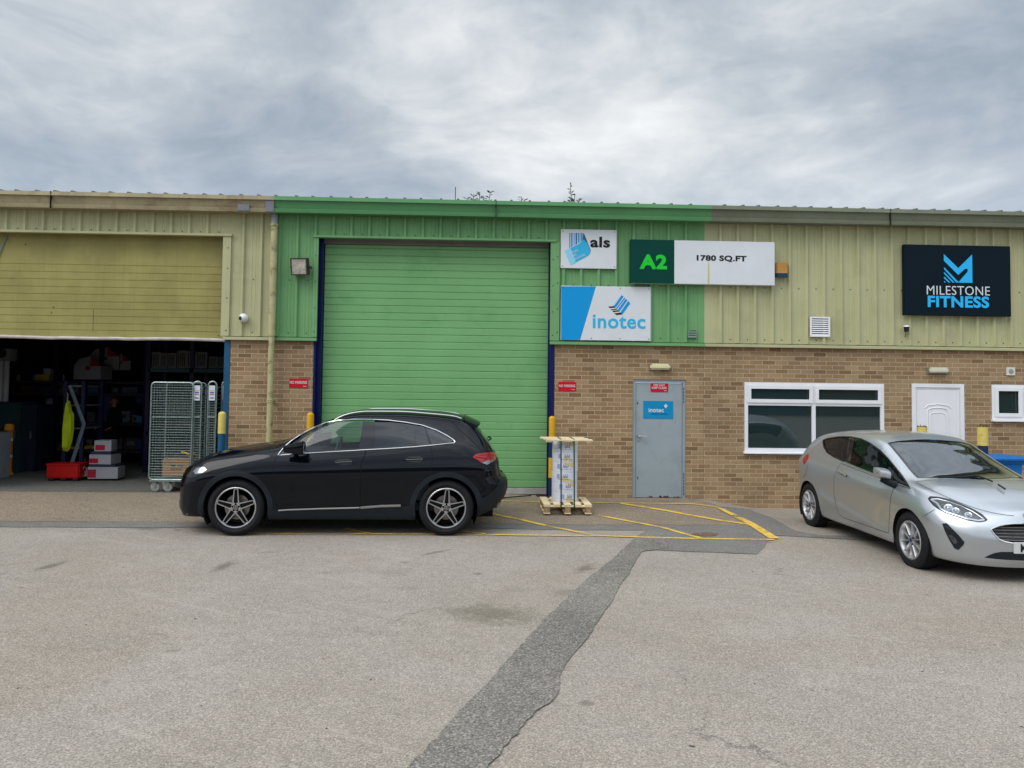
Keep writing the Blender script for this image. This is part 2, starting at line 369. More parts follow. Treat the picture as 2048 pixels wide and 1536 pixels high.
def sheet(name, pts, mt, lift, close=True, wob=0., step=.12):
    # flat sheet draped on the ground: polygon of world x,y, triangulated with an inner grid
    P = []
    for i in range(len(pts)):
        a, b = Vector(pts[i]), Vector(pts[(i+1) % len(pts)]); L = (b-a).length; k = max(1, int(L/step))
        nrm = Vector((-(b-a).y, (b-a).x)).normalized() if L > 0 else Vector((0, 0))
        for q in range(k):
            p = a.lerp(b, q/k); P.append(p+nrm*(random.uniform(-wob, wob) if q else 0))
    return P
def drape(mb, P, lift, grid=.25, m=0):
    n = len(P); xs = [p[0] for p in P]; ys = [p[1] for p in P]
    pts = [Vector((p[0], p[1])) for p in P]
    x = math.ceil(min(xs)/grid)*grid
    while x < max(xs):
        y = math.ceil(min(ys)/grid)*grid
        while y < max(ys): pts.append(Vector((x, y))); y += grid
        x += grid
    vo, eo, fo, *_ = delaunay_2d_cdt(pts, [], [list(range(n))], 1, 1e-5)
    fs = []
    for f in fo:
        a, b, c = (vo[i] for i in f[:3])
        fs.append(list(f) if (b-a).cross(c-a) > 0 else list(f)[::-1])
    mb.add([(p.x, p.y, gz(p.x, p.y)+lift) for p in vo], fs, m, True)
def px_poly(lst, z=0.): return [gp(u, v, z) for u, v in lst]

# apron of aggregate concrete in front of the doors
AP = ground_mat('apron_concrete', (.310, .250, .185), (.240, .195, .145), .42, .45, 90., stain=(.10, .082, .06), stain_f=.5, warm=(.30, .225, .16), cracks=.3)
TR = ground_mat('trench_asphalt', (.255, .236, .205), (.168, .157, .138), .6, .6, 110., stain=(.085, .075, .06), stain_f=.75, cracks=.0)
TR2 = ground_mat('trench_asphalt_coarse', (.245, .232, .212), (.185, .174, .160), .5, .5, 150., stain=(.14, .11, .09), stain_f=.45, cracks=.0)
e = sheet('', [(-12.6, .35), (-12.6, gp(0, 1044)[1]), gp(1009, 1047), gp(1395, 1050), gp(1510, 1053), gp(1440, 1013), (3.7, .0), (3.7, -.02), (1.8, .3)], None, 0, wob=.012)
mb = MB(); drape(mb, e, .004); tag(mb.build('apron', AP), kind='structure')
# darker strip of asphalt along the apron and the trench running to the camera
mb = MB()
e = sheet('', [(-12.6, gp(0, 1044)[1]-.004)]+px_poly([(500, 1046), (1009, 1048), (1395, 1051), (1512, 1054.5), (1540, 1080), (1515, 1109), (1334, 1102), (1284, 1099),
               (1292, 1072), (1290, 1061), (1009, 1058), (400, 1056.5)])+[(-12.6, gp(0, 1055)[1])], None, 0, wob=.008)
drape(mb, e, .006, .25, 0)
e = sheet('', px_poly([(1435, 1014), (1500, 1019), (1557, 1043), (1590, 1062), (1640, 1071), (1800, 1075), (1800, 1085), (1545, 1071), (1512, 1053)], -.04), None, 0, wob=.006)
drape(mb, e, .0065, .25, 0)
tag(mb.build('asphalt_strip', TR2), kind='structure')
mb = MB()
tre = [(1298, 1061), (1335, 1073), (1340, 1096), (1285, 1104), (1272, 1120), (1258, 1150), (1240, 1170), (1222, 1207), (1205, 1230), (1186, 1258), (1165, 1290), (1140, 1318),
       (1120, 1352), (1118, 1382), (1100, 1408), (1070, 1425), (1048, 1452), (1018, 1488), (990, 1520), (960, 1560), (910, 1640), (700, 1640), (800, 1555),
       (880, 1468), (950, 1392), (1012, 1326), (1070, 1262), (1105, 1225), (1140, 1190), (1185, 1150), (1225, 1120), (1250, 1095), (1275, 1072)]
e = sheet('', px_poly(tre), None, 0, wob=.011, step=.06)
drape(mb, e, .009, .25, 0)
tag(mb.build('trench_patch', TR), kind='structure')

# painted yellow lines, worn
ym = bpy.data.materials.new('road_paint'); ym.use_nodes = True; t = NT(ym.node_tree)
p = t.t.nodes.new('ShaderNodeBsdfPrincipled'); o = t.t.nodes.new('ShaderNodeOutputMaterial')
co = t.obj(); 
t.put(p.inputs['Base Color'], t.mix(t.mr(t.noise(co, 30, 5, .7), .35, .7), (.78, .50, .06), (.55, .36, .08)))
p.inputs['Roughness'].default_value = .8
v1 = t.t.nodes.new('ShaderNodeTexVoronoi'); t.put(v1.inputs['Vector'], co); v1.inputs['Scale'].default_value = 70
wear = t.m('ADD', t.noise(co, 2.2, 6, .7), t.m('MULTIPLY', v1.outputs[0], .22))
tr = t.n('ShaderNodeBsdfTransparent')
t.put(o.inputs[0], t.n('ShaderNodeMixShader', i_0=t.mr(wear, .60, .76, 0, .85), i_1=p.outputs[0], i_2=tr))
mb = MB()
def line(pts, wd, z=0., lift=.012):
    P = [Vector(gp(u, v, z)) for u, v in pts]; L, R = [], []
    for i, q in enumerate(P):
        d = (P[min(i+1, len(P)-1)]-P[max(i-1, 0)]).normalized(); n_ = Vector((-d.y, d.x))
        ww = 1.12*(wd[i] if isinstance(wd, list) else wd)
        L.append(tuple(q+n_*ww/2)); R.append(tuple(q-n_*ww/2))
    e = sheet('', L+R[::-1], None, 0, wob=.004, step=.15); drape(mb, e, lift, .3)
line([(443, 1068), (900, 1070), (1200, 1073), (1400, 1079), (1549, 1081)], [.05, .055, .055, .06, .075])
line([(1549, 1079), (1500, 1048), (1440, 1018)], [.12, .11, .08], -.02, .016)
line([(1440, 1017), (1385, 1009), (1240, 1007), (1050, 1004), (880, 1003)], [.06, .06, .045, .05, .05], 0)
line([(1512, 1052), (1440, 1042), (1330, 1022), (1242, 1008)], .08, -.01)
line([(1402, 1078), (1320, 1055), (1240, 1040), (1184, 1030)], .06)
line([(1185, 1071), (1105, 1055), (1040, 1040), (975, 1027)], .07)
line([(970, 1069), (905, 1062), (850, 1050)], .07)
line([(740, 1069), (690, 1058)], .07)
tag(mb.build('yellow_markings', ym), kind='structure')
# rusty drain stain
RS = mat('rust_stain', (.150, .095, .065), .95, var=.35, vs=14)
mb = MB(); c0 = gp(1411, 1070)
e = [(c0[0]+.17*cos(a)*(1+.15*sin(3*a)), c0[1]+.13*sin(a)) for a in np.linspace(0, 2*pi, 24, endpoint=False)]
drape(mb, e, .0105, .3); tag(mb.build('rust_stain', RS), kind='structure')

# ---------------------------------------------------------------- colours of the terrace
CREAM = mat('cream_cladding', (.420, .416, .238), .55, var=.06, vs=1.3, streak=.16, dirt=(.27, .27, .16), dirt_f=.35, ds=1.5)
CREAM_F = mat('cream_fascia', (.310, .265, .160), .55, var=.14, vs=2.0, streak=.35, dirt=(.17, .12, .07), dirt_f=.6, ds=2.4)
OLIVE = mat('olive_shutter', (.300, .268, .092), .5, var=.14, vs=1.4, streak=.22, dirt=(.19, .16, .06), dirt_f=.35, ds=1.2)
GREEN = mat('green_cladding', (.150, .325, .138), .5, var=.05, vs=1.5, streak=.08, dirt=(.07, .22, .09), dirt_f=.35, ds=1.6)
GREEN_S = mat('green_shutter', (.180, .392, .163), .48, var=.05, vs=.8, dirt=(.09, .28, .10), dirt_f=.4, ds=1.1)
GREY_F = mat('grey_green_fascia', (.150, .165, .115), .5, var=.10, vs=2.0, streak=.2)
NAVY = mat('navy_steel', (.004, .008, .075), .4, var=.15, vs=4)
TEALB = mat('blue_steel', (.012, .075, .160), .45, var=.15, vs=4)
BRICK = brick_mat()
DARK = mat('dark_gap', (.012, .012, .012), .9, var=0)
SCREW = mat('screw_head', (.07, .085, .05), .6, var=0)
ROOF = mat('roof_sheet', (.13, .14, .13), .7, var=.2)
SEAL = mat('grey_seal', (.36, .35, .33), .8, var=.15, vs=5)
WHITE = mat('white_upvc', (.72, .73, .75), .35, var=.03)
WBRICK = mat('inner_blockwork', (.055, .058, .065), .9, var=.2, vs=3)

X_A, X_B = float(W(550, 560)[0]), float(W(1407.5, 570)[0])       # party lines
X_FA, X_FB = float(W(549, 405, -.3)[0]), float(W(1423, 425, -.3)[0])
XL, XE = -12.4, 14.0
ZC = 2.643; ZF0 = 4.765
OL0, OL1 = -8.85, float(W(454, 570)[0]); OLT = float(W(300, 467)[2])
GL0, GL1 = float(W(637, 560)[0]), float(W(1100.5, 560)[0]); GT = float(W(870, 477)[2])
PITCH_R = .3030
RIB0 = float(W(1441, 560, -.07)[0])      # one rib centre, the others follow at an even pitch

def cladding(mb, x0, x1, z0, z1, screws=(True,), rows=()):
    # box-profile sheet: ribs every PITCH_R
    k0 = math.floor((x0-RIB0)/PITCH_R)-1; prof = [(x0, -.040)]; ribs = []
    k = k0
    while True:
        c = RIB0+k*PITCH_R; k += 1
        if c > x1+.1: break
        if c-.045 < x0 or c+.045 > x1: continue
        ribs.append(c)
        prof += [(c-.040, -.040), (c-.018, -.086), (c+.018, -.086), (c+.040, -.040)]
        if c+.20 < x1: prof += [(c+.145, -.040), (c+.150, -.0445), (c+.156, -.040)]; 
        if c+.20 < x1: prof += [(c+.205, -.040), (c+.210, -.0445), (c+.216, -.040)]
    prof.append((x1, -.040))
    n = len(prof); vs = [(x, y, z0) for x, y in prof]+[(x, y, z1) for x, y in prof]
    mb.add(vs, [(i, i+1, n+i+1, n+i) for i in range(n-1)], 0)
    for zr in rows:
        for c in ribs:
            xx = c+.178
            if xx < x1-.03: screw(mb, xx, -.041, zr)
    return ribs
def screw(mb, x, y, z, r=.0085, m=1):
    vs = [(x+r*cos(a), y-.007, z+r*sin(a)) for a in np.linspace(0, 2*pi, 6, endpoint=False)]+[(x+r*1.4*cos(a), y, z+r*1.4*sin(a)) for a in np.linspace(0, 2*pi, 6, endpoint=False)]
    mb.add(vs, [(0, 1, 2, 3, 4, 5)]+[(6+i, 6+(i+1) % 6, (i+1) % 6, i) for i in range(6)], m)
def fascia(name, x0, x1, mt, parent, seams=()):
    mb = MB()
    prof = [(-.02, 4.785), (-.285, 4.768), (-.305, 4.774), (-.316, 4.826), (-.316, 4.833), (-.268, 4.835), (-.308, 4.977), (-.342, 4.973), (-.330, 5.040), (-.02, 5.075)]
    mb.prism(prof, x0, x1, 'x', 0)
    for sx_ in seams: mb.box(sx_-.0035, sx_+.0035, -.344, -.30, 4.765, 5.042, 1)
    return mb.build(name, [mt, DARK], parent)
def roof(x0, x1, parent, back=9.5):
    mb = MB(); s = .105
    mb.add([(x0, -.30, 5.02), (x1, -.30, 5.02), (x1, back, 5.02+s*(back+.3)), (x0, back, 5.02+s*(back+.3)),
            (x0, -.30, 4.96), (x1, -.30, 4.96), (x1, back, 4.96+s*(back+.3)), (x0, back, 4.96+s*(back+.3))],
           [(0, 1, 2, 3), (7, 6, 5, 4), (1, 5, 6, 2), (0, 3, 7, 4), (2, 6, 7, 3)])
    k = math.ceil((x0-RIB0)/PITCH_R)
    while RIB0+k*PITCH_R < x1-.05:
        c = RIB0+k*PITCH_R+.02*sin(k*2.3); k += 1
        if c < x0+.05: continue
        y0, y1 = -.325, back
        z = lambda y, h: 5.02+s*(y+.3)+h
        vs = [(c-.032, y0, z(y0, 0)), (c-.016, y0, z(y0, .045)), (c+.016, y0, z(y0, .045)), (c+.032, y0, z(y0, 0)), (c-.032, y1, z(y1, 0)), (c-.016, y1, z(y1, .03)), (c+.016, y1, z(y1, .03)), (c+.032, y1, z(y1, 0))]
        mb.add(vs, [(0, 1, 2, 3)[::-1], (0, 4, 5, 1), (1, 5, 6, 2), (2, 6, 7, 3)])
    return mb.build('roof', ROOF, parent)
def trim(mb, x0, x1, z0, z1, y0=-.086, y1=.0, m=0): mb.box(x0, x1, y0, y1, z0, z1, m)
ROWS = (2.775, 3.675)

def gapstrip(x0, x1, parent):
    mb = MB(); mb.box(x0, x1, -.036, -.004, 2.690, 2.74); mb.build('cladding_gap', DARK, parent)
# ---- left unit -------------------------------------------------------------
loc = (-9., 0, 0); U1 = thing('industrial_unit', 'cream clad industrial unit with olive shutter half raised over a dark store', 'building', loc)
mb = MB(); cladding(mb, XL, OL0, 2.706, ZF0+.02); cladding(mb, OL0, OL1, OLT, ZF0+.02, rows=(OLT+.04,)); cladding(mb, OL1, X_A, 2.706, ZF0+.02, rows=ROWS)
mb.build('cladding', [CREAM, SCREW], U1)
mb = MB(); trim(mb, OL1-.02, X_A-.002, ZC, 2.694); trim(mb, XL, OL0, ZC, 2.694)
mb.box(OL1-.06, OL1+.075, -.082, -.03, 2.706, OLT-.002); mb.box(OL0-.1, OL1+.09, -.105, .0, OLT-.035, OLT+.002)
for zz in (2.8, 3.35, 3.85, 4.2): screw(mb, OL1+.03, -.083, zz)
mb.build('cladding_trim', [CREAM, SCREW], U1)
gapstrip(OL1, X_A, U1)
fascia('fascia', XL, X_FA, CREAM_F, U1, seams=(float(W(103, 400, -.3)[0]),))
roof(XL, X_A, U1)
for (u0, u1, v0, v1) in ((475, 498, 408, 421), (531, 547, 399, 423)):
    mb = MB(); a, b = W(u0, v0, -.33), W(u1, v1, -.33); mb.prism([(-.325, b[2]), (-.29, b[2]), (-.29, a[2]), (-.325, a[2])], a[0], b[0], 'x')
    mb.build('repair_patch', mat('grey_tape', (.17, .175, .20), .6), U1)
mb = MB(); mb.box(OL1+.085, X_A-.001, 0, .25, -.3, ZC+.05); mb.build('brick_wall', BRICK, U1)
mb = MB(); mb.box(XL, OL0-.085, 0, .25, -.3, ZC+.05); mb.build('brick_wall', BRICK, U1)
mb = MB(); mb.box(OL1-.012, OL1+.083, -.012, .24, -.2, ZC-.003); mb.build('door_post', TEALB, U1)
mb = MB(); mb.box(OL0-.083, OL0+.012, -.012, .24, -.2, ZC-.003); mb.build('door_post', TEALB, U1)
# interior shell
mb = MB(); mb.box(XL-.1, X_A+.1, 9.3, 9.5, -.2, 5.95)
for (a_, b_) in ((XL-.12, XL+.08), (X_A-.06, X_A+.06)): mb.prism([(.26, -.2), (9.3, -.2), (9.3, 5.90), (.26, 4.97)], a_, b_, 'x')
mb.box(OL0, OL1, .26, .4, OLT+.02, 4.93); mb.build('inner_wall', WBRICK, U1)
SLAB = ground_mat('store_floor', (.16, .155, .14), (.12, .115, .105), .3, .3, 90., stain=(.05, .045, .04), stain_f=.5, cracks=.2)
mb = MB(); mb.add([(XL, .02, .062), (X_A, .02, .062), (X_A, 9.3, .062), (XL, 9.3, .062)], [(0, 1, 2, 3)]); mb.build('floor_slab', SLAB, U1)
# olive shutter, half raised
mb = MB(); YS = .14
zb = [float(W(u, v, YS)[2]) for u, v in ((2, 672), (452, 678))]
def z_at(u, v): return float(W(u, v, YS)[2])
zl = [z_at(225, v) for v in (676, 661, 647.5, 633, 618.5, 604, 589.5, 575, 560, 545.5, 530.5)]
slope = (zb[1]-zb[0])/(OL1-OL0)
top = OLT+.06
for i in range(len(zl)):
    z0 = zl[i]; z1 = zl[i+1] if i+1 < len(zl) else top
    prof = [(YS+.006, z0), (YS, z0+.006), (YS, z1-.007), (YS+.007, z1-.003), (YS+.007, z1)]
    x0, x1 = OL0+.01, OL1-.015
    n = len(prof)
    if i+1 < len(zl):
        vs = [(x0, y, z) for y, z in prof]+[(x1, y, z) for y, z in prof]
    else:
        prof = [(YS+.006, z0), (YS, z0+.006), (YS, z1)]; n = 3
        cut = float(W(12, 470, YS)[0])
        vs = [(x0, y, z) for y, z in prof[:2]]+[(x0+.02, YS, z0+.30)]+[(x1, y, z) for y, z in prof]
        mb.add([vs[0], vs[1], vs[4], vs[3]], [(0, 3, 2, 1)]); mb.add([vs[1], (x0, YS, z0+.25), (cut, YS, z1), (x1, YS, z1), vs[4]], [(0, 4, 3, 2, 1)]); continue
    mb.add(vs, [(i_, n+i_, n+i_+1, i_+1) for i_ in range(n-1)])
xb = float(W(187, 625, YS)[0]); mb.box(xb-.003, xb+.003, YS-.004, YS, zl[1], zl[4]-.01, 1)
for (u, v) in ((51, 489), (107, 614), (103, 625), (437, 671)):
    q = W(u, v, YS); screw(mb, q[0], YS, q[2], .009)
sh = mb.build('shutter', [OLIVE, SCREW], U1)
mb = MB()
pts = [Vector((x, YS-.01, zl[0]-.012+.012*sin(x*2.1)+(.012 if abs(x+6.7) < .5 else 0))) for x in np.linspace(OL0+.01, OL1-.015, 30)]
mb.tube(pts, .028, 8); mb.build('bottom_seal', mat('worn_white_seal', (.50, .46, .42), .7, var=.15, vs=6), sh)
mb = MB(); mb.box(OL0, OL1, .20, .215, zl[-1]-.3, top+.3); mb.build('shutter_backing', DARK, U1)
q = W(0, 515, YS-.02); r = W(13, 472, YS-.02); mb = MB(); mb.tube([(q[0]-.15, q[1], q[2]-.3), r], .012, 6); mb.build('tension_cable', mat('cable_grey', (.2, .25, .3), .5), U1)

# ---- green unit --------------------------------------------------------------
loc = (0., 0, 0); U2 = thing('industrial_unit', 'green clad industrial unit with closed green shutter and grey fire door', 'building', loc)
DX0, DX1 = float(W(1265, 880)[0]), float(W(1372, 880)[0]); DT = float(W(1320, 759)[2])
mb = MB(); cladding(mb, X_A, GL0, 2.706, ZF0+.02, rows=ROWS); cladding(mb, GL0, GL1, GT, ZF0+.02, rows=(GT+.04,)); cladding(mb, GL1, X_B, 2.706, ZF0+.02, rows=ROWS)
mb.build('cladding', [GREEN, SCREW], U2)
mb = MB(); trim(mb, X_A+.002, GL0, ZC, 2.694); trim(mb, GL1, X_B-.002, ZC, 2.694)
mb.box(GL0-.075, GL0+.003, -.082, -.03, 2.706, GT-.037); mb.box(GL1-.003, GL1+.155, -.082, -.03, 2.706, GT-.037); mb.box(GL0-.09, GL1+.09, -.105, .0, GT-.035, GT+.002)
for zz in (2.8, 3.2, 3.65, 4.1): screw(mb, GL0-.04, -.083, zz); screw(mb, GL1+.04, -.083, zz); screw(mb, GL1+.12, -.083, zz+.05)
mb.build('cladding_trim', [GREEN, SCREW], U2)
gapstrip(X_A, GL0-.08, U2); gapstrip(GL1+.16, X_B, U2)
fascia('fascia', X_FA, X_FB, mat('green_fascia_shaded', (.085, .240, .098), .45, var=.05, vs=2, streak=.1), U2, seams=(float(W(992, 405, -.3)[0]),))  # green darkened to put the leaning band's shade into its colour
roof(X_A, X_B, U2)
mb = MB(); PW = .085
gl0b, gl1b = float(W(626, 760)[0]), float(W(1108.5, 760)[0])
mb.box(X_A+.001, gl0b, 0, .25, -.3, ZC+.05); mb.build('brick_wall', BRICK, U2)
mb = MB(); mb.box(gl1b, DX0, 0, .25, -.3, ZC+.05); mb.box(DX0, DX1, 0, .25, DT, ZC+.05); mb.box(DX1, X_B-.001, 0, .25, -.3, ZC+.05)
mb.build('brick_wall', BRICK, U2)
g0, g1 = float(W(637, 560)[0]), float(W(1099, 760)[0])
mb = MB(); mb.box(gl0b+.002, g0-.02, -.014, .26, -.2, ZC-.003); mb.box(g0-.018, g0+.050, .10, .262, -.2, GT); mb.build('door_post', NAVY, U2)
mb = MB(); mb.box(g1+.002, gl1b-.002, -.014, .26, -.2, ZC-.003); mb.box(g1-.02, g1-.0, .10, .262, -.2, GT); mb.build('door_post', NAVY, U2)
mb = MB(); YS = .22
zs = z_bot = float(W(900, 989, YS)[2])+.012
ztop = float(W(870, 492, YS)[2]); pit = .1251
mb.box(g0+.06, g1, YS+.02, YS+.05, zs, GT)
z = zs+.115; k = 0
while z < ztop:
    z1 = min(z+pit, ztop)
    mb.add([(g0+.06, YS+.010, z), (g1-.01, YS+.010, z), (g1-.01, YS, z+.010), (g0+.06, YS, z+.010), (g1-.01, YS-.003, z1-.012), (g0+.06, YS-.003, z1-.012), (g1-.01, YS+.010, z1-.002), (g0+.06, YS+.010, z1-.002), (g1-.01, YS+.010, z1), (g0+.06, YS+.010, z1)],
           [(0, 1, 2, 3), (3, 2, 4, 5), (5, 4, 6, 7), (7, 6, 8, 9)])
    z = z1; k += 1
sh = mb.build('shutter', GREEN_S, U2)
mb = MB(); mb.bbox(g0+.055, g1-.005, YS-.012, YS+.04, zs, zs+.110, .008); mb.build('bottom_rail', SEAL, sh)
mb = MB(); mb.box(g0+.05, g1, YS-.05, YS+.04, ztop, GT+.03); mb.build('shutter_headbox', mat('grey_headbox', (.20, .19, .18), .6), U2)
mb = MB(); mb.box(g0, g1, .0, .5, -.25, zs-.012+.0); mb.build('door_threshold', mat('threshold_dark', (.03, .03, .03), .9), U2)
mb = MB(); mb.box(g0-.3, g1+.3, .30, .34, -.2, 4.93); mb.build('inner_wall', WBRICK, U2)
# fire door
DGREY = mat('grey_door_paint', (.275, .325, .350), .5, var=.05, vs=1.5, dirt=(.22, .26, .27), dirt_f=.5, ds=2.5)
RUST = mat('rusty_edge', (.10, .05, .025), .9, var=.3, vs=30)
fz0 = float(W(1320, 997)[2])+.0
fd = MB()
fd.box(DX0+.003, DX0+.055, .02, .12, fz0, DT-.003); fd.box(DX1-.055, DX1-.003, .02, .12, fz0, DT-.003); fd.box(DX0+.055, DX1-.055, .02, .12, DT-.055, DT-.003)
DR = fd.build('fire_door', DGREY, U2)
mb = MB(); mb.box(DX0+.061, DX1-.061, .035, .08, fz0+.015, DT-.064); lf = mb.build('door_leaf', DGREY, DR)
for i in range(12):
    mb = MB(); x = random.uniform(DX0+.08, DX1-.1); h = random.uniform(.01, .045); mb.prism([(x, fz0+.015), (x+random.uniform(.02, .08), fz0+.015), (x+.02, fz0+.015+h)], .0335, .036); mb.build('rust_patch', RUST, DR)

mb = MB(); h0 = W(1277, 872, .0); hz_ = h0[2]
mb.lathe([(.0, -.004), (.022, -.004), (.022, .035)], (h0[0], 0, hz_), 'y', 16, 0); mb.tube([(h0[0], -.005, hz_), (h0[0], -.035, hz_), (h0[0]+.03, -.045, hz_), (h0[0]+.135, -.045, hz_-.005)], .011, 8)
mb.lathe([(.0, .028), (.016, .028), (.016, .035)], (h0[0], 0, hz_-.085), 'y', 12, 0)
mb.build('handle', mat('brushed_steel', (.45, .45, .46), .3, 1., var=0), lf)
for (v0, v1) in ((776, 806), (946, 990)):
    mb = MB(); a = W(1368, v0, 0.); b = W(1368, v1, 0.)
    for q in np.arange(b[2], a[2], .055): mb.box(a[0]-.008, a[0]+.008, .018, .04, q, q+.04)
    mb.build('hinge', mat('hinge_dark', (.06, .065, .07), .6, var=0), DR)
for v in (806, 956): mb = MB(); q = W(1276, v); mb.box(q[0]-.007, q[0]+.007, .028, .036, q[2]-.02, q[2]+.02); mb.build('lock_plate', mat('lock_dark', (.05, .05, .055), .5, var=0), lf)
mb = MB(); mb.box(DX0-.02, DX1+.02, -.04, .3, fz0-.3, fz0-.006); mb.build('doorstep', mat('worn_step', (.26, .25, .23), .9, dirt=(.1, .08, .06)), U2)

# ---- right unit ------------------------------------------------------------
loc = (9., 0, 0); U3 = thing('industrial_unit', 'cream clad industrial unit with grey fascia, white windows and white panelled door', 'building', loc)
mb = MB(); cladding(mb, X_B, XE, 2.706, ZF0+.02, rows=ROWS)
mb.build('cladding', [CREAM, SCREW], U3)
mb = MB(); trim(mb, X_B+.002, XE, ZC, 2.694); mb.build('cladding_trim', [CREAM, SCREW], U3)
gapstrip(X_B, XE, U3)
fascia('fascia', X_FB, XE, GREY_F, U3, seams=(float(W(1779, 430, -.3)[0]),))
roof(X_B, XE, U3)
wx0, wx1 = float(W(1488.5, 835)[0]), float(W(1768.5, 835)[0]); wz1, wz0 = float(W(1628, 765.5)[2]), float(W(1560, 904)[2])
px0, px1 = float(W(1823.5, 830)[0]), float(W(1929, 830)[0]); pz1 = float(W(1876, 767)[2])
vx0, vx1 = float(W(1983, 800)[0]), float(W(1983, 800)[0])+1.13; vz1, vz0 = float(W(2010, 769)[2]), float(W(2010, 839.5)[2])
mb = MB()
for (a, b, z0, z1) in ((X_B+.001, wx0, -.4, ZC+.05), (wx0, wx1, wz1, ZC+.05), (wx0, wx1, -.4, wz0), (wx1, px0, -.4, ZC+.05), (px0, px1, pz1, ZC+.05), (px1, vx0, -.4, ZC+.05),
                       (vx0, vx1, vz1, ZC+.05), (vx0, vx1, -.4, vz0), (vx1, XE, -.4, ZC+.05)): mb.box(a, b, 0, .25, z0, z1)
mb.build('brick_wall', BRICK, U3)
mb = MB(); mb.box(X_B, XE, .45, .5, -.3, 4.93); mb.build('inner_wall', WBRICK, U3)
WGL = glass_mat('window_glass', (.28, .36, .36), 2.2, .45, (.030, .062, .062))  # diffuse teal share imitates a brighter reflection
BLIND = mat('blind_reflection_tint', (.06, .11, .11), .8, var=.15, vs=2)  # blind colour lifted so the panes look more reflective
def frame(mb, x0, x1, z0, z1, wd, y0, y1):
    mb.box(x0, x0+wd, y0, y1, z0, z1); mb.box(x1-wd, x1, y0, y1, z0, z1); mb.box(x0+wd, x1-wd, y0, y1, z1-wd, z1); mb.box(x0+wd, x1-wd, y0, y1, z0, z0+wd)
def window(x0, x1, z0, z1, mull, trans, tops):
    mb = MB(); frame(mb, x0+.003, x1-.003, z0+.003, z1-.003, .062, -.005, .075)
    if mull: mb.box(mull-.032, mull+.032, -.004, .073, z0+.065, z1-.065)
    if trans:
        xs = [x0+.065]+([mull-.032, mull+.032] if mull else [])+[x1-.065]
        for a, b in zip(xs[::2], xs[1::2]): mb.box(a, b, -.004, .073, trans-.03, trans+.03)
    wnd = mb.build('window', WHITE, U3)
    zs_ = [z0+.065]+([trans-.03, trans+.03] if trans else [])+[z1-.065]; xs = [x0+.065]+([mull-.032, mull+.032] if mull else [])+[x1-.065]
    for a, b in zip(xs[::2], xs[1::2]):
        for c, d in zip(zs_[::2], zs_[1::2]):
            top_ = d > z1-.1 and tops
            if top_:
                m2 = MB(); frame(m2, a-.012, b+.012, c-.012, d+.012, .062, -.024, -.0065); s_ = m2.build('sash', WHITE, wnd); 
            m3 = MB(); m3.box(a, b, .02, .026, c, d); m3.build('pane', WGL, wnd)
    m4 = MB(); m4.prism([(-.075, z0-.030), (-.075, z0-.008), (-.007, z0+.002), (-.007, z0-.030)], x0-.02, x1+.02, 'x'); m4.build('sill', WHITE, wnd)
    m5 = MB(); m5.box(x0+.07, x1-.07, .11, .13, z0, z1); m5.build('blind', BLIND, wnd)
window(wx0, wx1, wz0, wz1, float(W(1627.5, 830)[0]), float(W(1628, 808.5)[2]), True)
window(vx0, vx1, vz0, vz1, float(vx0+.56), None, True)
# panelled door
mb = MB(); frame(mb, px0+.003, px1-.003, -.19, pz1-.003, .068, -.004, .075); DW = mb.build('panelled_door', WHITE, U3)
mb = MB(); mb.box(px0+.074, px1-.074, .012, .06, -.15, pz1-.074)
cxm = (px0+px1)/2
def archpoly(hw, z0, z1, rise, n=14):
    return [(cxm-hw, z0), (cxm+hw, z0)]+[(cxm+hw*cos(a), z1+rise*sin(a)) for a in np.linspace(0, pi, n)]
def archbead(hw, z0, z1, rise, r):
    P = archpoly(hw, z0, z1, rise); mb.tube([(x, .012, z) for x, z in P]+[(P[0][0], .012, P[0][1])], r, 6)
fx0, fx1 = px0+.10, px1-.10
pzt = pz1-.10
mb.tube([(fx0, .012, -.1), (fx0, .012, pzt), (fx1, .012, pzt), (fx1, .012, -.1)], .007, 6)
archbead(.185, .95, pz1-.48, .055, .010); archbead(.135, 1.0, pz1-.55, .04, .008); 
mb.tube([(cxm-.23, .012, pz1-.43), (cxm-.18, .012, pz1-.385), (cxm, .012, pz1-.36), (cxm+.18, .012, pz1-.385), (cxm+.23, .012, pz1-.43)], .010, 6)
mb.box(cxm-.18, cxm+.18, .004, .012, .12, .78)
mb.build('door_leaf', WHITE, DW)

# ---- unseen terrace added behind the camera so paintwork and glass reflect something ----
loc = (0, -44, 0); U4 = thing('industrial_unit', 'unseen brick and grey unit added across the yard for reflections', 'building', loc)
mb = MB(); mb.box(-60, 60, -52, -44, -.3, 2.6); mb.build('brick_wall', mat('far_brick', (.16, .10, .07), .9), U4)
mb = MB(); mb.box(-60, 60, -52, -44.02, 2.6, 5.4); mb.build('cladding', mat('far_cladding', (.13, .14, .15), .7), U4)
for k in range(-5, 6): mb = MB(); mb.box(k*11-2.2, k*11+2.2, -43.99, -43.93, -.2, 4.3); mb.build('shutter', mat('far_shutter', (.06, .10, .16), .6), U4)
mb = MB(); mb.prism([(-43.6, 5.4), (-43.6, 5.6), (-48, 6.4), (-52.4, 5.6), (-52.4, 5.4)], -60.5, 60.5, 'x'); mb.build('roof', ROOF, U4)
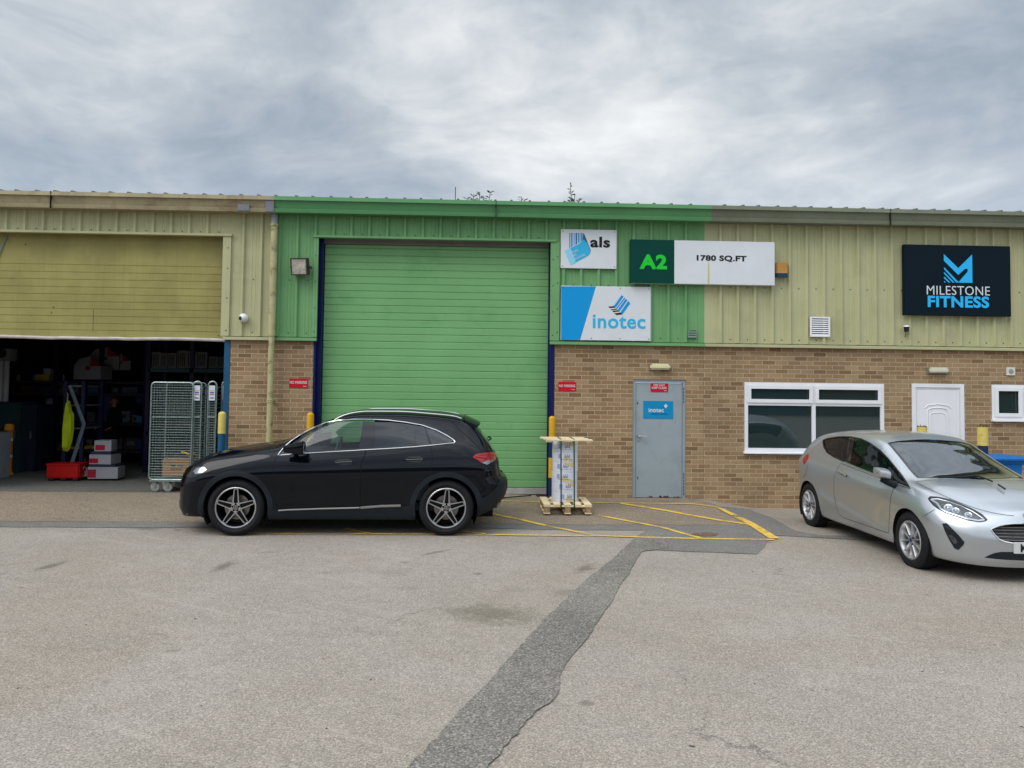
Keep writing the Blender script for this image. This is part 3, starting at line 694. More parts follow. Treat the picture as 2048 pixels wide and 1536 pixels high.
# ---------------------------------------------------------------- cars
def pchip(xs, ys, x):
    xs = np.asarray(xs, float); ys = np.asarray(ys, float); x = np.clip(np.asarray(x, float), xs[0], xs[-1])
    h = np.diff(xs); d = np.diff(ys)/h; m = np.zeros_like(ys)
    m[0], m[-1] = d[0], d[-1]
    for i in range(1, len(xs)-1):
        if d[i-1]*d[i] > 0:
            w1, w2 = 2*h[i]+h[i-1], h[i]+2*h[i-1]; m[i] = (w1+w2)/(w1/d[i-1]+w2/d[i])
    i = np.clip(np.searchsorted(xs, x)-1, 0, len(xs)-2); t = (x-xs[i])/h[i]
    return ((2*t**3-3*t**2+1)*ys[i]+(t**3-2*t**2+t)*h[i]*m[i]+(-2*t**3+3*t**2)*ys[i+1]+(t**3-t**2)*h[i]*m[i+1])
def curve(tab): 
    tab = sorted(tab); return lambda x: pchip([p[0] for p in tab], [p[1] for p in tab], x)
def inpoly(px, py, poly):
    r = np.zeros(len(px), bool); n = len(poly); j = n-1
    for i in range(n):
        xi, yi = poly[i]; xj, yj = poly[j]
        c = ((yi > py) != (yj > py)) & (px < (xj-xi)*(py-yi)/((yj-yi) if yj != yi else 1e-12)+xi); r ^= c; j = i
    return r
class Shell:
    # half of a car body as a grid of points P[s, t]; s runs tail -> nose, t runs sill -> centre line
    def __init__(s, spec, loc, ang, side, pitch=0.):
        s.loc = np.array(loc, float); s.ang = ang; s.side = side; s.pt = pitch
        C = {k: curve(v) for k, v in spec['curves'].items()}
        xt, xts, xns, xn = spec['ends']; pf, pr = spec['pw']
        th = np.linspace(pi/2, 0, 26); xr = xts-(xts-xt)*np.sin(th)**(2/pr); cr = np.cos(th)**(2/pr)
        th2 = np.linspace(0, pi/2, 34); xf = xns+(xn-xns)*np.sin(th2)**(2/pf); cf = np.cos(th2)**(2/pf)
        xm = np.linspace(xts, xns, 110)[1:-1]
        X = np.concatenate([xr, xm, xf]); c = np.concatenate([cr, np.ones(len(xm)), cf]); c[0] = c[-1] = 0
        s.X = X; K = []
        Wd, zb, zs, zt, ze, zc, ins, ye = (C[k](X) for k in ('W', 'zb', 'zsh', 'zbelt', 'ze', 'ztop', 'inset', 'ye'))
        blg = spec.get('bulge', .02)
        K = [(Wd-.18, zb+.02), (Wd-.05, zb), (Wd-.012, zb+.11), (Wd, zb+.45*(zs-zb)), (Wd+.004, zs-.02), (Wd-.45*ins, zs+.55*(zt-zs)), (Wd-ins, zt),
             (.5*(Wd-ins+ye)+blg, .5*(zt+ze)), (ye, ze), (ye*.80, ze+.52*(zc-ze)), (ye*.42, ze+.88*(zc-ze)), (0*ye, zc)]
        K = np.stack([np.stack([a*c, b], -1) for a, b in K], 1)      # (Ns, 12, 2)
        s.nk = K.shape[1]; q = 9; rows = []
        kk = np.concatenate([2*K[:, :1]-K[:, 1:2], K, K[:, -1:]*np.array([1., 1.])], 1)
        kk[:, -1, 0] = -K[:, -2, 0]; kk[:, -1, 1] = K[:, -2, 1]
        for i in range(s.nk-1):
            p0, p1, p2, p3 = kk[:, i], kk[:, i+1], kk[:, i+2], kk[:, i+3]
            d = np.maximum(np.linalg.norm(p2-p1, axis=-1, keepdims=True), 1e-6)
            a = np.maximum(np.linalg.norm(p1-p0, axis=-1, keepdims=True), 1e-6); b = np.maximum(np.linalg.norm(p3-p2, axis=-1, keepdims=True), 1e-6)
            m1 = ((p1-p0)/a*d+(p2-p1)*a/d*1.0)/(1+a/d)*1.0; m2 = ((p3-p2)/b*d+(p2-p1)*b/d)/(1+b/d)
            m1 = (d*((p1-p0)/a*d/(a+d)+(p2-p1)/d*a/(a+d))); m2 = (d*((p2-p1)/d*b/(b+d)+(p3-p2)/b*d/(b+d)))
            for t in np.linspace(0, 1, q, endpoint=(i == s.nk-2)):
                rows.append((2*t**3-3*t**2+1)*p1+(t**3-2*t**2+t)*m1+(-2*t**3+3*t**2)*p2+(t**3-t**2)*m2)
        R = np.stack(rows, 1); s.q = q
        R[:, :, 0] = np.maximum(R[:, :, 0], 0); R[:, -1, 0] = 0
        Z = R[:, :, 1]; XX = np.repeat(X[:, None], Z.shape[1], 1)
        wf = np.clip((X-xns)/(xn-xns), 0, 1)[:, None]**1.2; wr = np.clip((xts-X)/(xts-xt), 0, 1)[:, None]**1.2
        XX = XX-wf*curve(spec['lean_f'])(Z)+wr*curve(spec['lean_r'])(Z)
        s.P = np.stack([XX, R[:, :, 0], Z], -1)
        if 'post' in spec: s.P = spec['post'](s.P)
        du = np.gradient(s.P, axis=0); dv = np.gradient(s.P, axis=1); N = np.cross(dv, du); N /= np.maximum(np.linalg.norm(N, axis=-1, keepdims=True), 1e-9)
        if N[70, 30, 1] < 0: N = -N
        N[:, -1, 1] = 0; N[0, :, 1] = 0; N[-1, :, 1] = 0; N /= np.maximum(np.linalg.norm(N, axis=-1, keepdims=True), 1e-9)
        s.N = N; s.ns, s.nt = s.P.shape[:2]
        d1 = np.linalg.norm(np.diff(s.P, axis=0), axis=-1).max(1); s.cs = np.concatenate([[0], np.cumsum(np.maximum(d1, .004))])
        d2 = np.linalg.norm(np.diff(s.P, axis=1), axis=-1)[60:90].mean(0); s.ct = np.concatenate([[0], np.cumsum(d2)])
    def world(s, P):
        P = np.asarray(P, float); c, n = cos(s.ang), sin(s.ang); y = P[..., 1]*s.side
        P = np.stack([P[..., 0]*cos(s.pt)+P[..., 2]*sin(s.pt), P[..., 1], -P[..., 0]*sin(s.pt)+P[..., 2]*cos(s.pt)], -1)
        return np.stack([P[..., 0]*c-y*n+s.loc[0], P[..., 0]*n+y*c+s.loc[1], P[..., 2]+s.loc[2]], -1)
    def plane(s, u, v, y):       # local x, z of the point seen at pixel u, v on the plane local |y|
        best = None
        for _ in range(1):
            O = np.array([0, y, 0.]); w0 = s.world(O); wx = s.world(O+[1, 0, 0])-w0; wz = s.world(O+[0, 0, 1])-w0
            d = ray(u, v); A_ = np.stack([wx, wz, -d], 1); r_ = np.linalg.solve(A_, CAM-w0)
        return float(r_[0]), float(r_[1])
    def invert(s, Q, p, mask=None, depth=None):
        A, B, Cc, Dd = Q[:-1, :-1], Q[1:, :-1], Q[:-1, 1:], Q[1:, 1:]
        best = None
        for k, (a, b, c) in enumerate(((A, B, Cc), (Dd, Cc, B))):
            v0 = b-a; v1 = c-a; v2 = np.array(p)-a
            den = v0[..., 0]*v1[..., 1]-v0[..., 1]*v1[..., 0]; den = np.where(abs(den) < 1e-12, 1e-12, den)
            al = (v2[..., 0]*v1[..., 1]-v2[..., 1]*v1[..., 0])/den; be = (v0[..., 0]*v2[..., 1]-v0[..., 1]*v2[..., 0])/den
            ok = (al >= -1e-6) & (be >= -1e-6) & (al+be <= 1+1e-6)
            if mask is not None: ok &= mask[:-1, :-1]
            for i, j in zip(*np.nonzero(ok)):
                dp = depth[i, j] if depth is not None else 0
                if best is None or dp < best[0]: best = (dp, (i+al[i, j], j+be[i, j]) if k == 0 else (i+1-al[i, j], j+1-be[i, j]))
        if best is None:
            d = np.linalg.norm(Q-np.array(p), axis=-1)
            if mask is not None: d = np.where(mask, d, 1e9)
            i, j = np.unravel_index(d.argmin(), d.shape); return (float(i), float(j))
        return (float(best[1][0]), float(best[1][1]))
    def prep(s):
        Wp = s.world(s.P); px, dep = proj(Wp.reshape(-1, 3)); s.Qpx = px.reshape(s.ns, s.nt, 2); s.dep = dep.reshape(s.ns, s.nt)
        Nw = s.world(s.P+s.N*.01)-Wp; s.mpx = ((CAM-Wp)*Nw).sum(-1) > 0
    def px(s, pts, close=True, sub=5.): return [s.invert(s.Qpx, p, s.mpx, s.dep) for p in subdiv(pts, close, sub)]
    def xz(s, pts, close=True, sub=.03, jmax=None):
        m = np.ones((s.ns, s.nt), bool); m[:, s.q*8+2:] = False
        return [s.invert(s.P[:, :, [0, 2]], p, m) for p in subdiv(pts, close, sub)]
    def yz(s, pts, close=True, sub=.03, front=True):
        m = np.zeros((s.ns, s.nt), bool)
        if front: m[-36:] = True
        else: m[:28] = True
        return [s.invert(s.P[:, :, 1:], p, m) for p in subdiv(pts, close, sub)]
    def xy(s, pts, close=True, sub=.03):
        m = np.zeros((s.ns, s.nt), bool); m[:, s.q*6:] = True
        return [s.invert(s.P[:, :, :2], p, m) for p in subdiv(pts, close, sub)]
    def at(s, st, off=0.):
        st = np.asarray(st, float); i = np.clip(np.floor(st[:, 0]).astype(int), 0, s.ns-2); j = np.clip(np.floor(st[:, 1]).astype(int), 0, s.nt-2)
        a = np.clip(st[:, 0]-i, 0, 1)[:, None]; b = np.clip(st[:, 1]-j, 0, 1)[:, None]
        f = lambda A: (1-a)*(1-b)*A[i, j]+a*(1-b)*A[i+1, j]+(1-a)*b*A[i, j+1]+a*b*A[i+1, j+1]
        n = f(s.N); n /= np.maximum(np.linalg.norm(n, axis=-1, keepdims=True), 1e-9)
        return f(s.P)+n*off
    def met(s, st): st = np.asarray(st, float); return np.stack([np.interp(st[:, 0], range(s.ns), s.cs), np.interp(st[:, 1], range(s.nt), s.ct)], -1)
    def unmet(s, m): m = np.asarray(m, float); return np.stack([np.interp(m[:, 0], s.cs, range(s.ns)), np.interp(m[:, 1], s.ct, range(s.nt))], -1)
    def tri(s, loops, outer=None, inner_step=None):
        # constrained triangulation; returns st coordinates and triangles
        pts = []; edges = []
        for lp in loops:
            o = len(pts); M_ = s.met(lp); pts += [Vector(p) for p in M_]; n = len(lp); edges += [(o+i, o+(i+1) % n) for i in range(n)]
        if outer is None:
            for i in range(s.ns):
                for j in range(0, s.nt): pts.append(Vector((s.cs[i], s.ct[j])))
        else:
            M_ = s.met(outer); x0, y0 = M_.min(0); x1, y1 = M_.max(0)
            cs = s.cs[(s.cs > x0) & (s.cs < x1)]; ct = s.ct[(s.ct > y0) & (s.ct < y1)]
            if len(cs) and len(ct):
                gx_, gy_ = np.meshgrid(cs, ct); gx_, gy_ = gx_.ravel(), gy_.ravel(); ok = inpoly(gx_, gy_, [tuple(q) for q in M_])
                pts += [Vector((a, b)) for a, b in zip(gx_[ok], gy_[ok])]
        vo, eo, fo, *_ = delaunay_2d_cdt(pts, edges, [], 0, 1e-6)
        return np.array([v[:] for v in vo]), np.array([f for f in fo])
def subdiv(pts, close, sub):
    if not sub: return list(pts)
    out = []; n = len(pts)
    for i in range(n if close else n-1):
        a = np.array(pts[i], float); b = np.array(pts[(i+1) % n], float); k = max(1, int(np.linalg.norm(b-a)/sub))
        for q in range(k): out.append(tuple(a+(b-a)*q/k))
    if not close: out.append(tuple(pts[-1]))
    return out
def put(mb, P, faces, sides, base, m=0, smooth=True):
    for sd in sides:
        V = P.copy(); V[:, 1] *= sd*base
        mb.add(V, [tuple(f) if (sd*base > 0) else tuple(f)[::-1] for f in faces], m, smooth)
def build_n(name, mt, root, P, N_, F_, sides, base, extra=None):
    # one mesh with shading normals taken from the surface itself
    used = np.unique(F_); mp = np.full(len(P), -1); mp[used] = np.arange(len(used)); F2 = mp[F_]; V0, N0 = P[used], N_[used]
    mb = MB(); nn = []
    for sd in sides:
        V = V0.copy(); V[:, 1] *= sd*base; n2 = N0.copy(); n2[:, 1] *= sd*base; nn += [tuple(q) for q in n2]
        mb.add(V, [tuple(int(x) for x in f) if sd*base > 0 else tuple(int(x) for x in f)[::-1] for f in F2], 0, True)
    if extra is not None:
        X, XN, XF = extra
        for sd in sides:
            V = X.copy(); V[:, 1] *= sd*base; n2 = XN.copy(); n2[:, 1] *= sd*base; nn += [tuple(q) for q in n2]; mb.add(V, XF, 0, True)
    o = mb.build(name, mt, root, L=True)
    if len(o.data.vertices) == len(nn): o.data.normals_split_custom_set_from_vertices(nn)
    return o
def body(sh, holes, regions, mats, root, name='body'):
    # holes: st polygons cut out; regions: (name, st polygon, both sides) made into parts of their own
    loops = [h for h in holes]+[r[1] for r in regions]
    vo, fo = sh.tri(loops)
    cen = vo[fo].mean(1)
    keep = np.ones(len(fo), bool)
    for h in holes: keep &= ~inpoly(cen[:, 0], cen[:, 1], [tuple(p) for p in sh.met(h)])
    st = sh.unmet(vo); P = sh.at(st)
    # orientation
    a, b, c = P[fo[:, 0]], P[fo[:, 1]], P[fo[:, 2]]; nn = np.cross(b-a, c-a); stc = st[fo].mean(1)
    nref = sh.at(stc, 1.0)-sh.at(stc)
    flip = (nn*nref).sum(-1) < 0; NN = sh.at(st, 1.0)-P
    fo = np.where(flip[:, None], fo[:, ::-1], fo)
    lab = np.full(len(fo), -1)
    for k, r in enumerate(regions): lab[inpoly(cen[:, 0], cen[:, 1], [tuple(p) for p in sh.met(r[1])])] = k
    objs = {}
    for k in [-1]+list(range(len(regions))):
        F_ = fo[keep & (lab == k)]
        sides = [(1, -1)] if k < 0 or regions[k][2] == 'whole' else [(1,), (-1,)]
        for sd in sides:
            nm = name if k < 0 else regions[k][0]
            o = build_n(nm, mats, root, P, NN, F_, sd, sh.side)
            objs[(nm, sd[0])] = o
    return objs
def patch(sh, name, st, mt, root, off=.004, thick=.006, sides=(1, -1), joined=False, smooth=True, skirt=True):
    # piece of trim, lamp or glass lying on the body surface
    out = []
    vo, fo = sh.tri([st], outer=st); M_ = [tuple(p) for p in sh.met(st)]
    cen = vo[fo].mean(1); fo = fo[inpoly(cen[:, 0], cen[:, 1], M_)]
    s2 = sh.unmet(vo); P = sh.at(s2, off)
    a, b, c = P[fo[:, 0]], P[fo[:, 1]], P[fo[:, 2]]; nn = np.cross(b-a, c-a); sc_ = s2[fo].mean(1); nref = sh.at(sc_, 1.)-sh.at(sc_)
    fo = np.where(((nn*nref).sum(-1) < 0)[:, None], fo[:, ::-1], fo)
    groups = [sides] if joined else [(x,) for x in sides]
    rim = sh.at(st, off); low = sh.at(st, off-thick)
    n = len(st); NP = sh.at(s2, off+1.)-P; ex = None
    if skirt and thick:
        nr = sh.at(st, off+1.)-rim; ex = (np.concatenate([rim, low]), np.concatenate([nr, nr]), [(i, (i+1) % n, n+(i+1) % n, n+i) for i in range(n)])
    for g in groups:
        o = build_n(name, mt, root, P, NP, fo, g, sh.side, ex)
        out.append(o)
    return out
def ribbon(sh, mb, st, wd, off, sides=(1, -1), close=False, h=0., m=0):
    # narrow strip following the body surface (h > 0: raised half-round moulding)
    C_ = sh.at(st, off); N_ = sh.at(st, off+1.)-C_; n = len(st)
    prof = [(-.5, 0), (.5, 0)] if not h else [(-.5, -h*.6), (-.42, h*.5), (0, h), (.42, h*.5), (.5, -h*.6)]
    rows = []
    for i in range(n):
        d = C_[(i+1) % n if close else min(i+1, n-1)]-C_[(i-1) % n if close else max(i-1, 0)]; d /= max(np.linalg.norm(d), 1e-9)
        b = np.cross(N_[i], d); b /= max(np.linalg.norm(b), 1e-9); rows += [C_[i]+b*wd*a+N_[i]*hh for a, hh in prof]
    rows = np.array(rows); k = len(prof)
    fs = [(i*k+j, i*k+j+1, ((i+1) % n)*k+j+1, ((i+1) % n)*k+j) for i in range(n if close else n-1) for j in range(k-1)]
    put(mb, rows, fs, sides, sh.side, m, bool(h))

RUBBER = mat('tyre_rubber', (.011, .011, .013), .8, var=.2, vs=8, bump=.001, bs=80)
BLACKP = mat('black_plastic', (.010, .014, .018), .55, var=.12, vs=8)
WELL = mat('wheel_arch_liner', (.006, .006, .007), .95, var=0)
SILV = mat('alloy_silver', (.50, .50, .51), .36, .9, var=.05, vs=10)
ALLOYD = mat('alloy_black', (.006, .006, .007), .4, var=0, spec=.1)
CHROME = mat('chrome', (.82, .82, .83), .14, 1., var=0)
SATIN = mat('satin_trim', (.36, .35, .34), .4, .9, var=0)
DISC = mat('brake_disc', (.22, .20, .19), .4, .9, var=.1, vs=10)
GLOSSB = mat('gloss_black', (.008, .008, .010), .08, var=0, coat=.6)
LAMP = mat('headlamp_reflector', (.36, .38, .41), .16, .9, var=0)
LENS = glass_mat('clear_lens', (.90, .93, .95), 1.3)
CABIN = mat('cabin_trim', (.025, .026, .028), .8, var=.1)

def tyre(mb, R, r, w):
    h = w/2; p = [(r-.012, -h*.80), (r, -h*.92), (r+(R-r)*.45, -h*1.04), (R-.030, -h*.94), (R-.008, -h*.80), (R, -h*.60), (R, h*.60), (R-.008, h*.80), (R-.030, h*.94), (r+(R-r)*.45, h*1.04), (r, h*.92), (r-.012, h*.80)]
    mb.lathe(p, (0, 0, 0), 'y', 64)
    for k in range(72):      # tread grooves as shallow blocks on the shoulders
        a = 2*pi*k/72; ca, sa = cos(a), sin(a)
        for sd in (-1, 1):
            mb.add([(R*.998*cos(a+q), sd*h*yy, R*.998*sin(a+q)) if 0 else ((R+.0015)*cos(a+q), sd*h*yy, (R+.0015)*sin(a+q)) for q, yy in ((-.022, .32), (.022, .32), (.022, .72), (-.022, .72))], [(0, 1, 2, 3) if sd < 0 else (3, 2, 1, 0)], 0)
def polyrot(pts, a): return [(x*cos(a)-z*sin(a), x*sin(a)+z*cos(a)) for x, z in pts]
def star_wheel(root, x, y, z, sd, R, r, w, rot=0.):
    # five double spokes, machined edges over black, three-pointed star on the cap
    mb = MB(); tyre(mb, R, r, w); T_ = mb.build('wheel', RUBBER, root, L=True); T_.location = (x, y, z); T_.rotation_euler = (0, 0, 0 if sd > 0 else pi)
    mb = MB(); h = w/2
    mb.lathe([(r+.002, h*.93), (r-.004, h*.97), (r-.014, h*.95), (r-.018, h*.86)], (0, 0, 0), 'y', 64, 0)
    mb.lathe([(r-.018, h*.86), (r-.034, h*.45), (r-.03, -h*.8)], (0, 0, 0), 'y', 48, 1)
    f = h*.90
    for k in range(5):
        a = rot+pi/2+2*pi*k/5
        arm = [(.045, -.040), (r-.016, -.026), (r-.016, .026), (.045, .040)]
        mb.prism(polyrot([(.04, -.036), (r-.016, -.024), (r-.016, .024), (.04, .036)], a), f-.030, f-.010, 'y', 1)
        for q in (-1, 1):
            mb.prism(polyrot([(.036, q*.050), (.100, q*.038), (r-.015, q*.026), (r-.015, q*.016), (.105, q*.025), (.060, q*.028)], a), f-.012, f, 'y', 0)
        mb.prism(polyrot([(r-.026, -.027), (r-.014, -.027), (r-.014, .027), (r-.026, .027)], a), f-.010, f, 'y', 0)
        for q in (-1, 1):
            b = a+pi/5
        mb.prism(polyrot([(.050, -.03), (.078, 0), (.050, .03), (.034, .0)], a+pi/5), f-.014, f-.001, 'y', 0)
    mb.lathe([(.0, f+.004), (.028, f+.003), (.030, f-.02)], (0, 0, 0), 'y', 24, 0)
    rm = mb.build('rim', [SILV, ALLOYD], T_, L=True)
    mb = MB(); mb.lathe([(0, f+.0045), (.0255, f+.0045), (.0255, f)], (0, 0, 0), 'y', 24, 0)
    for k in range(3):
        a = pi/2+2*pi*k/3; mb.prism(polyrot([(0, -.004), (.022, 0), (0, .004)], a), f+.0045, f+.007, 'y', 1)
    mb.lathe([(.0215, f+.004), (.0215, f+.007), (.0245, f+.007), (.0245, f+.004)], (0, 0, 0), 'y', 24, 1)
    mb.build('centre_cap', [GLOSSB, CHROME], rm, L=True)
    mb = MB(); mb.lathe([(.05, .0), (.16, .0), (.16, -.02)], (0, h*.25, 0), 'y', 40, 0); mb.bbox(-.15, -.06, h*.15, h*.45, -.07, .07, .02, 0) if 0 else None
    mb.build('brake_disc', DISC, T_, L=True)
    return T_
def spoke_wheel(root, x, y, z, sd, R, r, w, rot=0.):
    mb = MB(); tyre(mb, R, r, w); T_ = mb.build('wheel', RUBBER, root, L=True); T_.location = (x, y, z); T_.rotation_euler = (0, 0, 0 if sd > 0 else pi)
    mb = MB(); h = w/2; f = h*.86
    mb.lathe([(r+.003, h*.93), (r-.004, h*.98), (r-.015, h*.96), (r-.020, h*.80), (r-.034, h*.5), (r-.034, -h*.8)], (0, 0, 0), 'y', 56, 0)
    for k in range(10):
        a = rot+pi/2+2*pi*k/10; w0, w1 = .011, .015
        A = polyrot([(.04, -w0), (r-.014, -w1), (r-.014, w1), (.04, w0)], a); c_ = polyrot([(.04, 0), (r-.014, 0)], a)
        vs = [(p[0], f-.030, p[1]) for p in A]+[(c_[0][0], f-.004, c_[0][1]), (c_[1][0], f+.004, c_[1][1])]
        vs += [(p[0], f-.055, p[1]) for p in A]
        mb.add(vs, [(0, 1, 5, 4), (4, 5, 2, 3), (0, 6, 7, 1), (3, 2, 8, 9)], 0)
        vs = [(p[0]+(cos(a)*.004), f-.034, p[1]) for p in polyrot([(.05, -w0*.2), (r-.02, -w1), (r-.02, w1), (.05, w0*.2)], a+pi/10)]
    mb.lathe([(.0, f-.004), (.034, f-.004), (.060, f-.012), (.064, f-.055)], (0, 0, 0), 'y', 30, 0)
    mb.lathe([(r-.034, -h*.1), (.03, -h*.1)], (0, 0, 0), 'y', 40, 1)
    for k in range(4):
        a = pi/4+pi/2*k+.2; mb.lathe([(0, f-.002), (.009, f-.002), (.009, f-.02)], (.047*cos(a), 0, .047*sin(a)), 'y', 10, 1)
    rm = mb.build('rim', [SILV, ALLOYD], T_, L=True)
    mb = MB(); mb.lathe([(0, f+.001), (.022, f+.0), (.024, f-.01)], (0, 0, 0), 'y', 20, 0); mb.build('centre_cap', mat('badge_blue', (.01, .03, .14), .2, var=0, coat=.5), rm, L=True)
    mb = MB(); mb.lathe([(.05, 0), (.125, 0), (.125, -.02)], (0, h*.2, 0), 'y', 40, 0); mb.build('brake_disc', DISC, T_, L=True)
    return T_
def well(root, x, z, r, y1, y0, zlow, sh):
    for sd in (1, -1):
        mb = MB(); n = 28; a = np.linspace(-.55, pi+.55, n)
        P = [(x+r*cos(q), z+r*sin(q)) for q in a]
        vs = [(p[0], sd*y1, p[1]) for p in P]+[(p[0], sd*y0, p[1]) for p in P]+[(x, sd*y0, z-.1)]
        mb.add(vs, [(i, i+1, n+i+1, n+i) for i in range(n-1)]+[(n+i, n+i+1, 2*n) for i in range(n-1)])
        mb.build('wheel_arch', WELL, root, L=True)
def seat(mb, x, y, z, m=0, back=.62, rec=.22, head=True):
    mb.bbox(x-.05, x+.48, y-.25, y+.25, z, z+.16, .05, m)
    bm = bmesh.new(); bmesh.ops.create_cube(bm, size=1)
    for v in bm.verts: v.co = Vector((v.co.x*.15, v.co.y*(.50-.12*(v.co.z > 0)), v.co.z*back))
    bmesh.ops.bevel(bm, geom=bm.edges[:], offset=.05, segments=2, affect='EDGES')
    bmesh.ops.transform(bm, matrix=Matrix.Translation((x-.06-.5*back*rec, y, z+.10+back/2))@Matrix.Rotation(-rec, 4, 'Y'), verts=bm.verts); mb.bm(bm, m, True)
    if head: mb.bbox(x-.16-back*rec, x-.05-back*rec, y-.13, y+.13, z+back+.14, z+back+.33, .045, m)
def circ(cx, cz, r, a0=0, a1=2*pi, n=40, end=False): return [(cx+r*cos(a), cz+r*sin(a)) for a in np.linspace(a0, a1, n, endpoint=end)]
def arch(cx, cz, r, zlow, n=34):   # wheel opening: circle closed below the sill
    a0 = math.asin(max(-1, min(1, (zlow-cz)/r)))
    return [(cx+r*cos(a), cz+r*sin(a)) for a in np.linspace(a0, pi-a0, n)]
def seamed(sh, root, polys, mt, name='shut_line', wd=.006, off=.0012):
    for lst in polys:
        st, close = lst
        for sd in (1, -1):
            mb = MB(); ribbon(sh, mb, st, wd, off, (sd,), close); mb.build(name, mt, root, L=True)
SEAM = mat('shut_gap', (.004, .004, .004), .9, var=0)
# ---- black SUV ---------------------------------------------------------------
PAINTB = mat('black_paint', (.0022, .0032, .0062), .06, var=0, coat=.58, spec=.0)
def E(cx, cy): return (340+cx/2.968, 780+cy/2.968)
wb = 2.68
spec = dict(
 ends=(-3.52, -2.98, .34, .885), pw=(2.7, 3.0), bulge=.022,
 curves=dict(
  W=[(-3.56, .86), (-3.1, .90), (-2.73, .918), (-2.2, .912), (-1.4, .905), (-.5, .910), (0, .918), (.4, .905), (.885, .86)],
  zb=[(-3.56, .36), (-3.2, .27), (-2.4, .215), (-.5, .215), (.3, .24), (.6, .23), (.885, .20)],
  zsh=[(-3.56, .93), (-3.2, .96), (-2.73, .955), (-1.5, .925), (-.4, .90), (.2, .85), (.6, .76), (.885, .66)],
  zbelt=[(-3.56, .88), (-3.4, .99), (-3.15, 1.12), (-2.86, 1.165), (-2.2, 1.123), (-1.5, 1.073), (-.9, 1.043), (-.45, 1.040), (0, 1.000), (.45, .930), (.885, .79)],
  inset=[(-3.56, .10), (-2.9, .075), (-1.5, .060), (-.45, .075), (.2, .085), (.885, .10)],
  ze=[(-3.56, .90), (-3.44, 1.00), (-3.27, 1.14), (-3.12, 1.29), (-3.00, 1.405), (-2.88, 1.462), (-2.5, 1.518), (-2.0, 1.544), (-1.6, 1.539), (-1.35, 1.516), (-1.1, 1.442), (-.85, 1.322), (-.6, 1.19), (-.45, 1.125), (-.3, 1.095), (0, 1.045), (.45, .965), (.70, .885), (.885, .81)],
  ztop=[(-3.56, .93), (-3.46, .98), (-3.40, 1.05), (-3.27, 1.19), (-3.16, 1.300), (-3.05, 1.415), (-2.93, 1.515), (-2.5, 1.588), (-2.0, 1.609), (-1.6, 1.606), (-1.35, 1.576), (-1.1, 1.488), (-.85, 1.368), (-.6, 1.240), (-.42, 1.168), (-.28, 1.140), (0, 1.100), (.45, 1.015), (.70, .945), (.885, .86)],
  ye=[(-3.56, .66), (-3.3, .60), (-3.0, .575), (-2.4, .605), (-1.6, .615), (-1.2, .61), (-.8, .645), (-.45, .70), (-.2, .74), (.3, .72), (.885, .60)]),
 lean_f=[(0, .10), (.20, .05), (.32, .0), (.5, .0), (.65, .015), (.78, .05), (.90, .12)],
 lean_r=[(0, .30), (.30, .14), (.42, .06), (.56, .0), (.66, .0), (.74, .10), (.95, .13), (1.1, .08), (1.25, .0)])
SUV_L = (-3.165, -2.275, -.035); SUV_A = pi+radians(1.6)
# axle line: near tyre faces lie .92 m from the centre line
sv = Shell(spec, SUV_L, SUV_A, 1); sv.prep()
ROOT = thing('parked_car', 'black compact SUV parked side on before the green shutter', 'car', SUV_L, SUV_A)
EP = lambda pts, **k: sv.px([E(*p) for p in pts], **k)
dlo = [(640, 388), (650, 372), (680, 335), (720, 302), (790, 255), (860, 219), (930, 193), (1000, 180), (1100, 174), (1190, 174), (1300, 180), (1400, 192), (1500, 210), (1580, 238), (1640, 268), (1684, 297), (1692, 308), (1686, 314),
       (1600, 324), (1450, 338), (1300, 348), (1150, 356), (1000, 365), (850, 374), (720, 382)]
dlo_st = EP(dlo)
ra, zw = .405, .358
aw = [sv.xz(arch(0, zw, ra, .16)), sv.xz(arch(-wb, zw, ra, .16))]
q = sv.q
def s_at(x, t): return float(np.interp(x, sv.P[:, int(t), 0], range(sv.ns)))
def strect(x0, x1, t0, t1, tc=None):
    T1 = sv.nt-1; out = []
    for x, t in ((x0, t0), (x1, t1)): pass
    a = [(s_at(x0, t), t) for t in np.linspace(t0, T1, 16)]; b = [(s_at(x1, t), t) for t in np.linspace(T1, t1, 16)]
    c = [(s_at(x1+(x0-x1)*k/24, t1+(t0-t1)*k/24), t1+(t0-t1)*k/24) for k in range(1, 24)]
    mid = [(s_at(x0+(x1-x0)*k/20, T1), T1) for k in range(1, 20)]
    return a+mid+b+c
ws = strect(-1.20, -.50, q*8+3, q*8+3)
rg = strect(-3.40, -3.14, q*8+2, q*8+2)
d1 = [(612, 445), (625, 410), (640, 390), (680, 384), (850, 376), (1000, 367), (1162, 357), (1150, 400), (1132, 440), (1127, 520), (1128, 620), (1132, 700), (640, 716), (625, 640), (612, 540)]
d2 = [(1166, 357), (1300, 350), (1450, 340), (1545, 330), (1556, 380), (1555, 430), (1540, 500), (1480, 560), (1440, 640), (1425, 697), (1136, 700), (1132, 620), (1131, 520), (1136, 440), (1153, 400)]
D1, D2 = EP(d1), EP(d2)
hood = [(s_at(-.36, t), t) for t in np.linspace(q*8-2, sv.nt-1, 12)]+[(s_at(.83, t), t) for t in np.linspace(sv.nt-1, q*8-1, 12)]+[(s_at(x, q*8-1.), q*8-1.) for x in np.linspace(.80, -.33, 40)]
OB = body(sv, aw+[dlo_st, ws, rg], [('door', D1, 'pair'), ('door', D2, 'pair'), ('bonnet', hood, 'whole')], PAINTB, ROOT)
seamed(sv, ROOT, [(D1, True), (D2, True), (hood[11:], False) if 0 else ([(s, t) for s, t in hood], False)], SEAM)
TGL = glass_mat('tinted_glass', (.50, .60, .58), .8, .0)
PGL = glass_mat('privacy_glass', (.05, .055, .06), 1.1, .75, (.008, .010, .013))
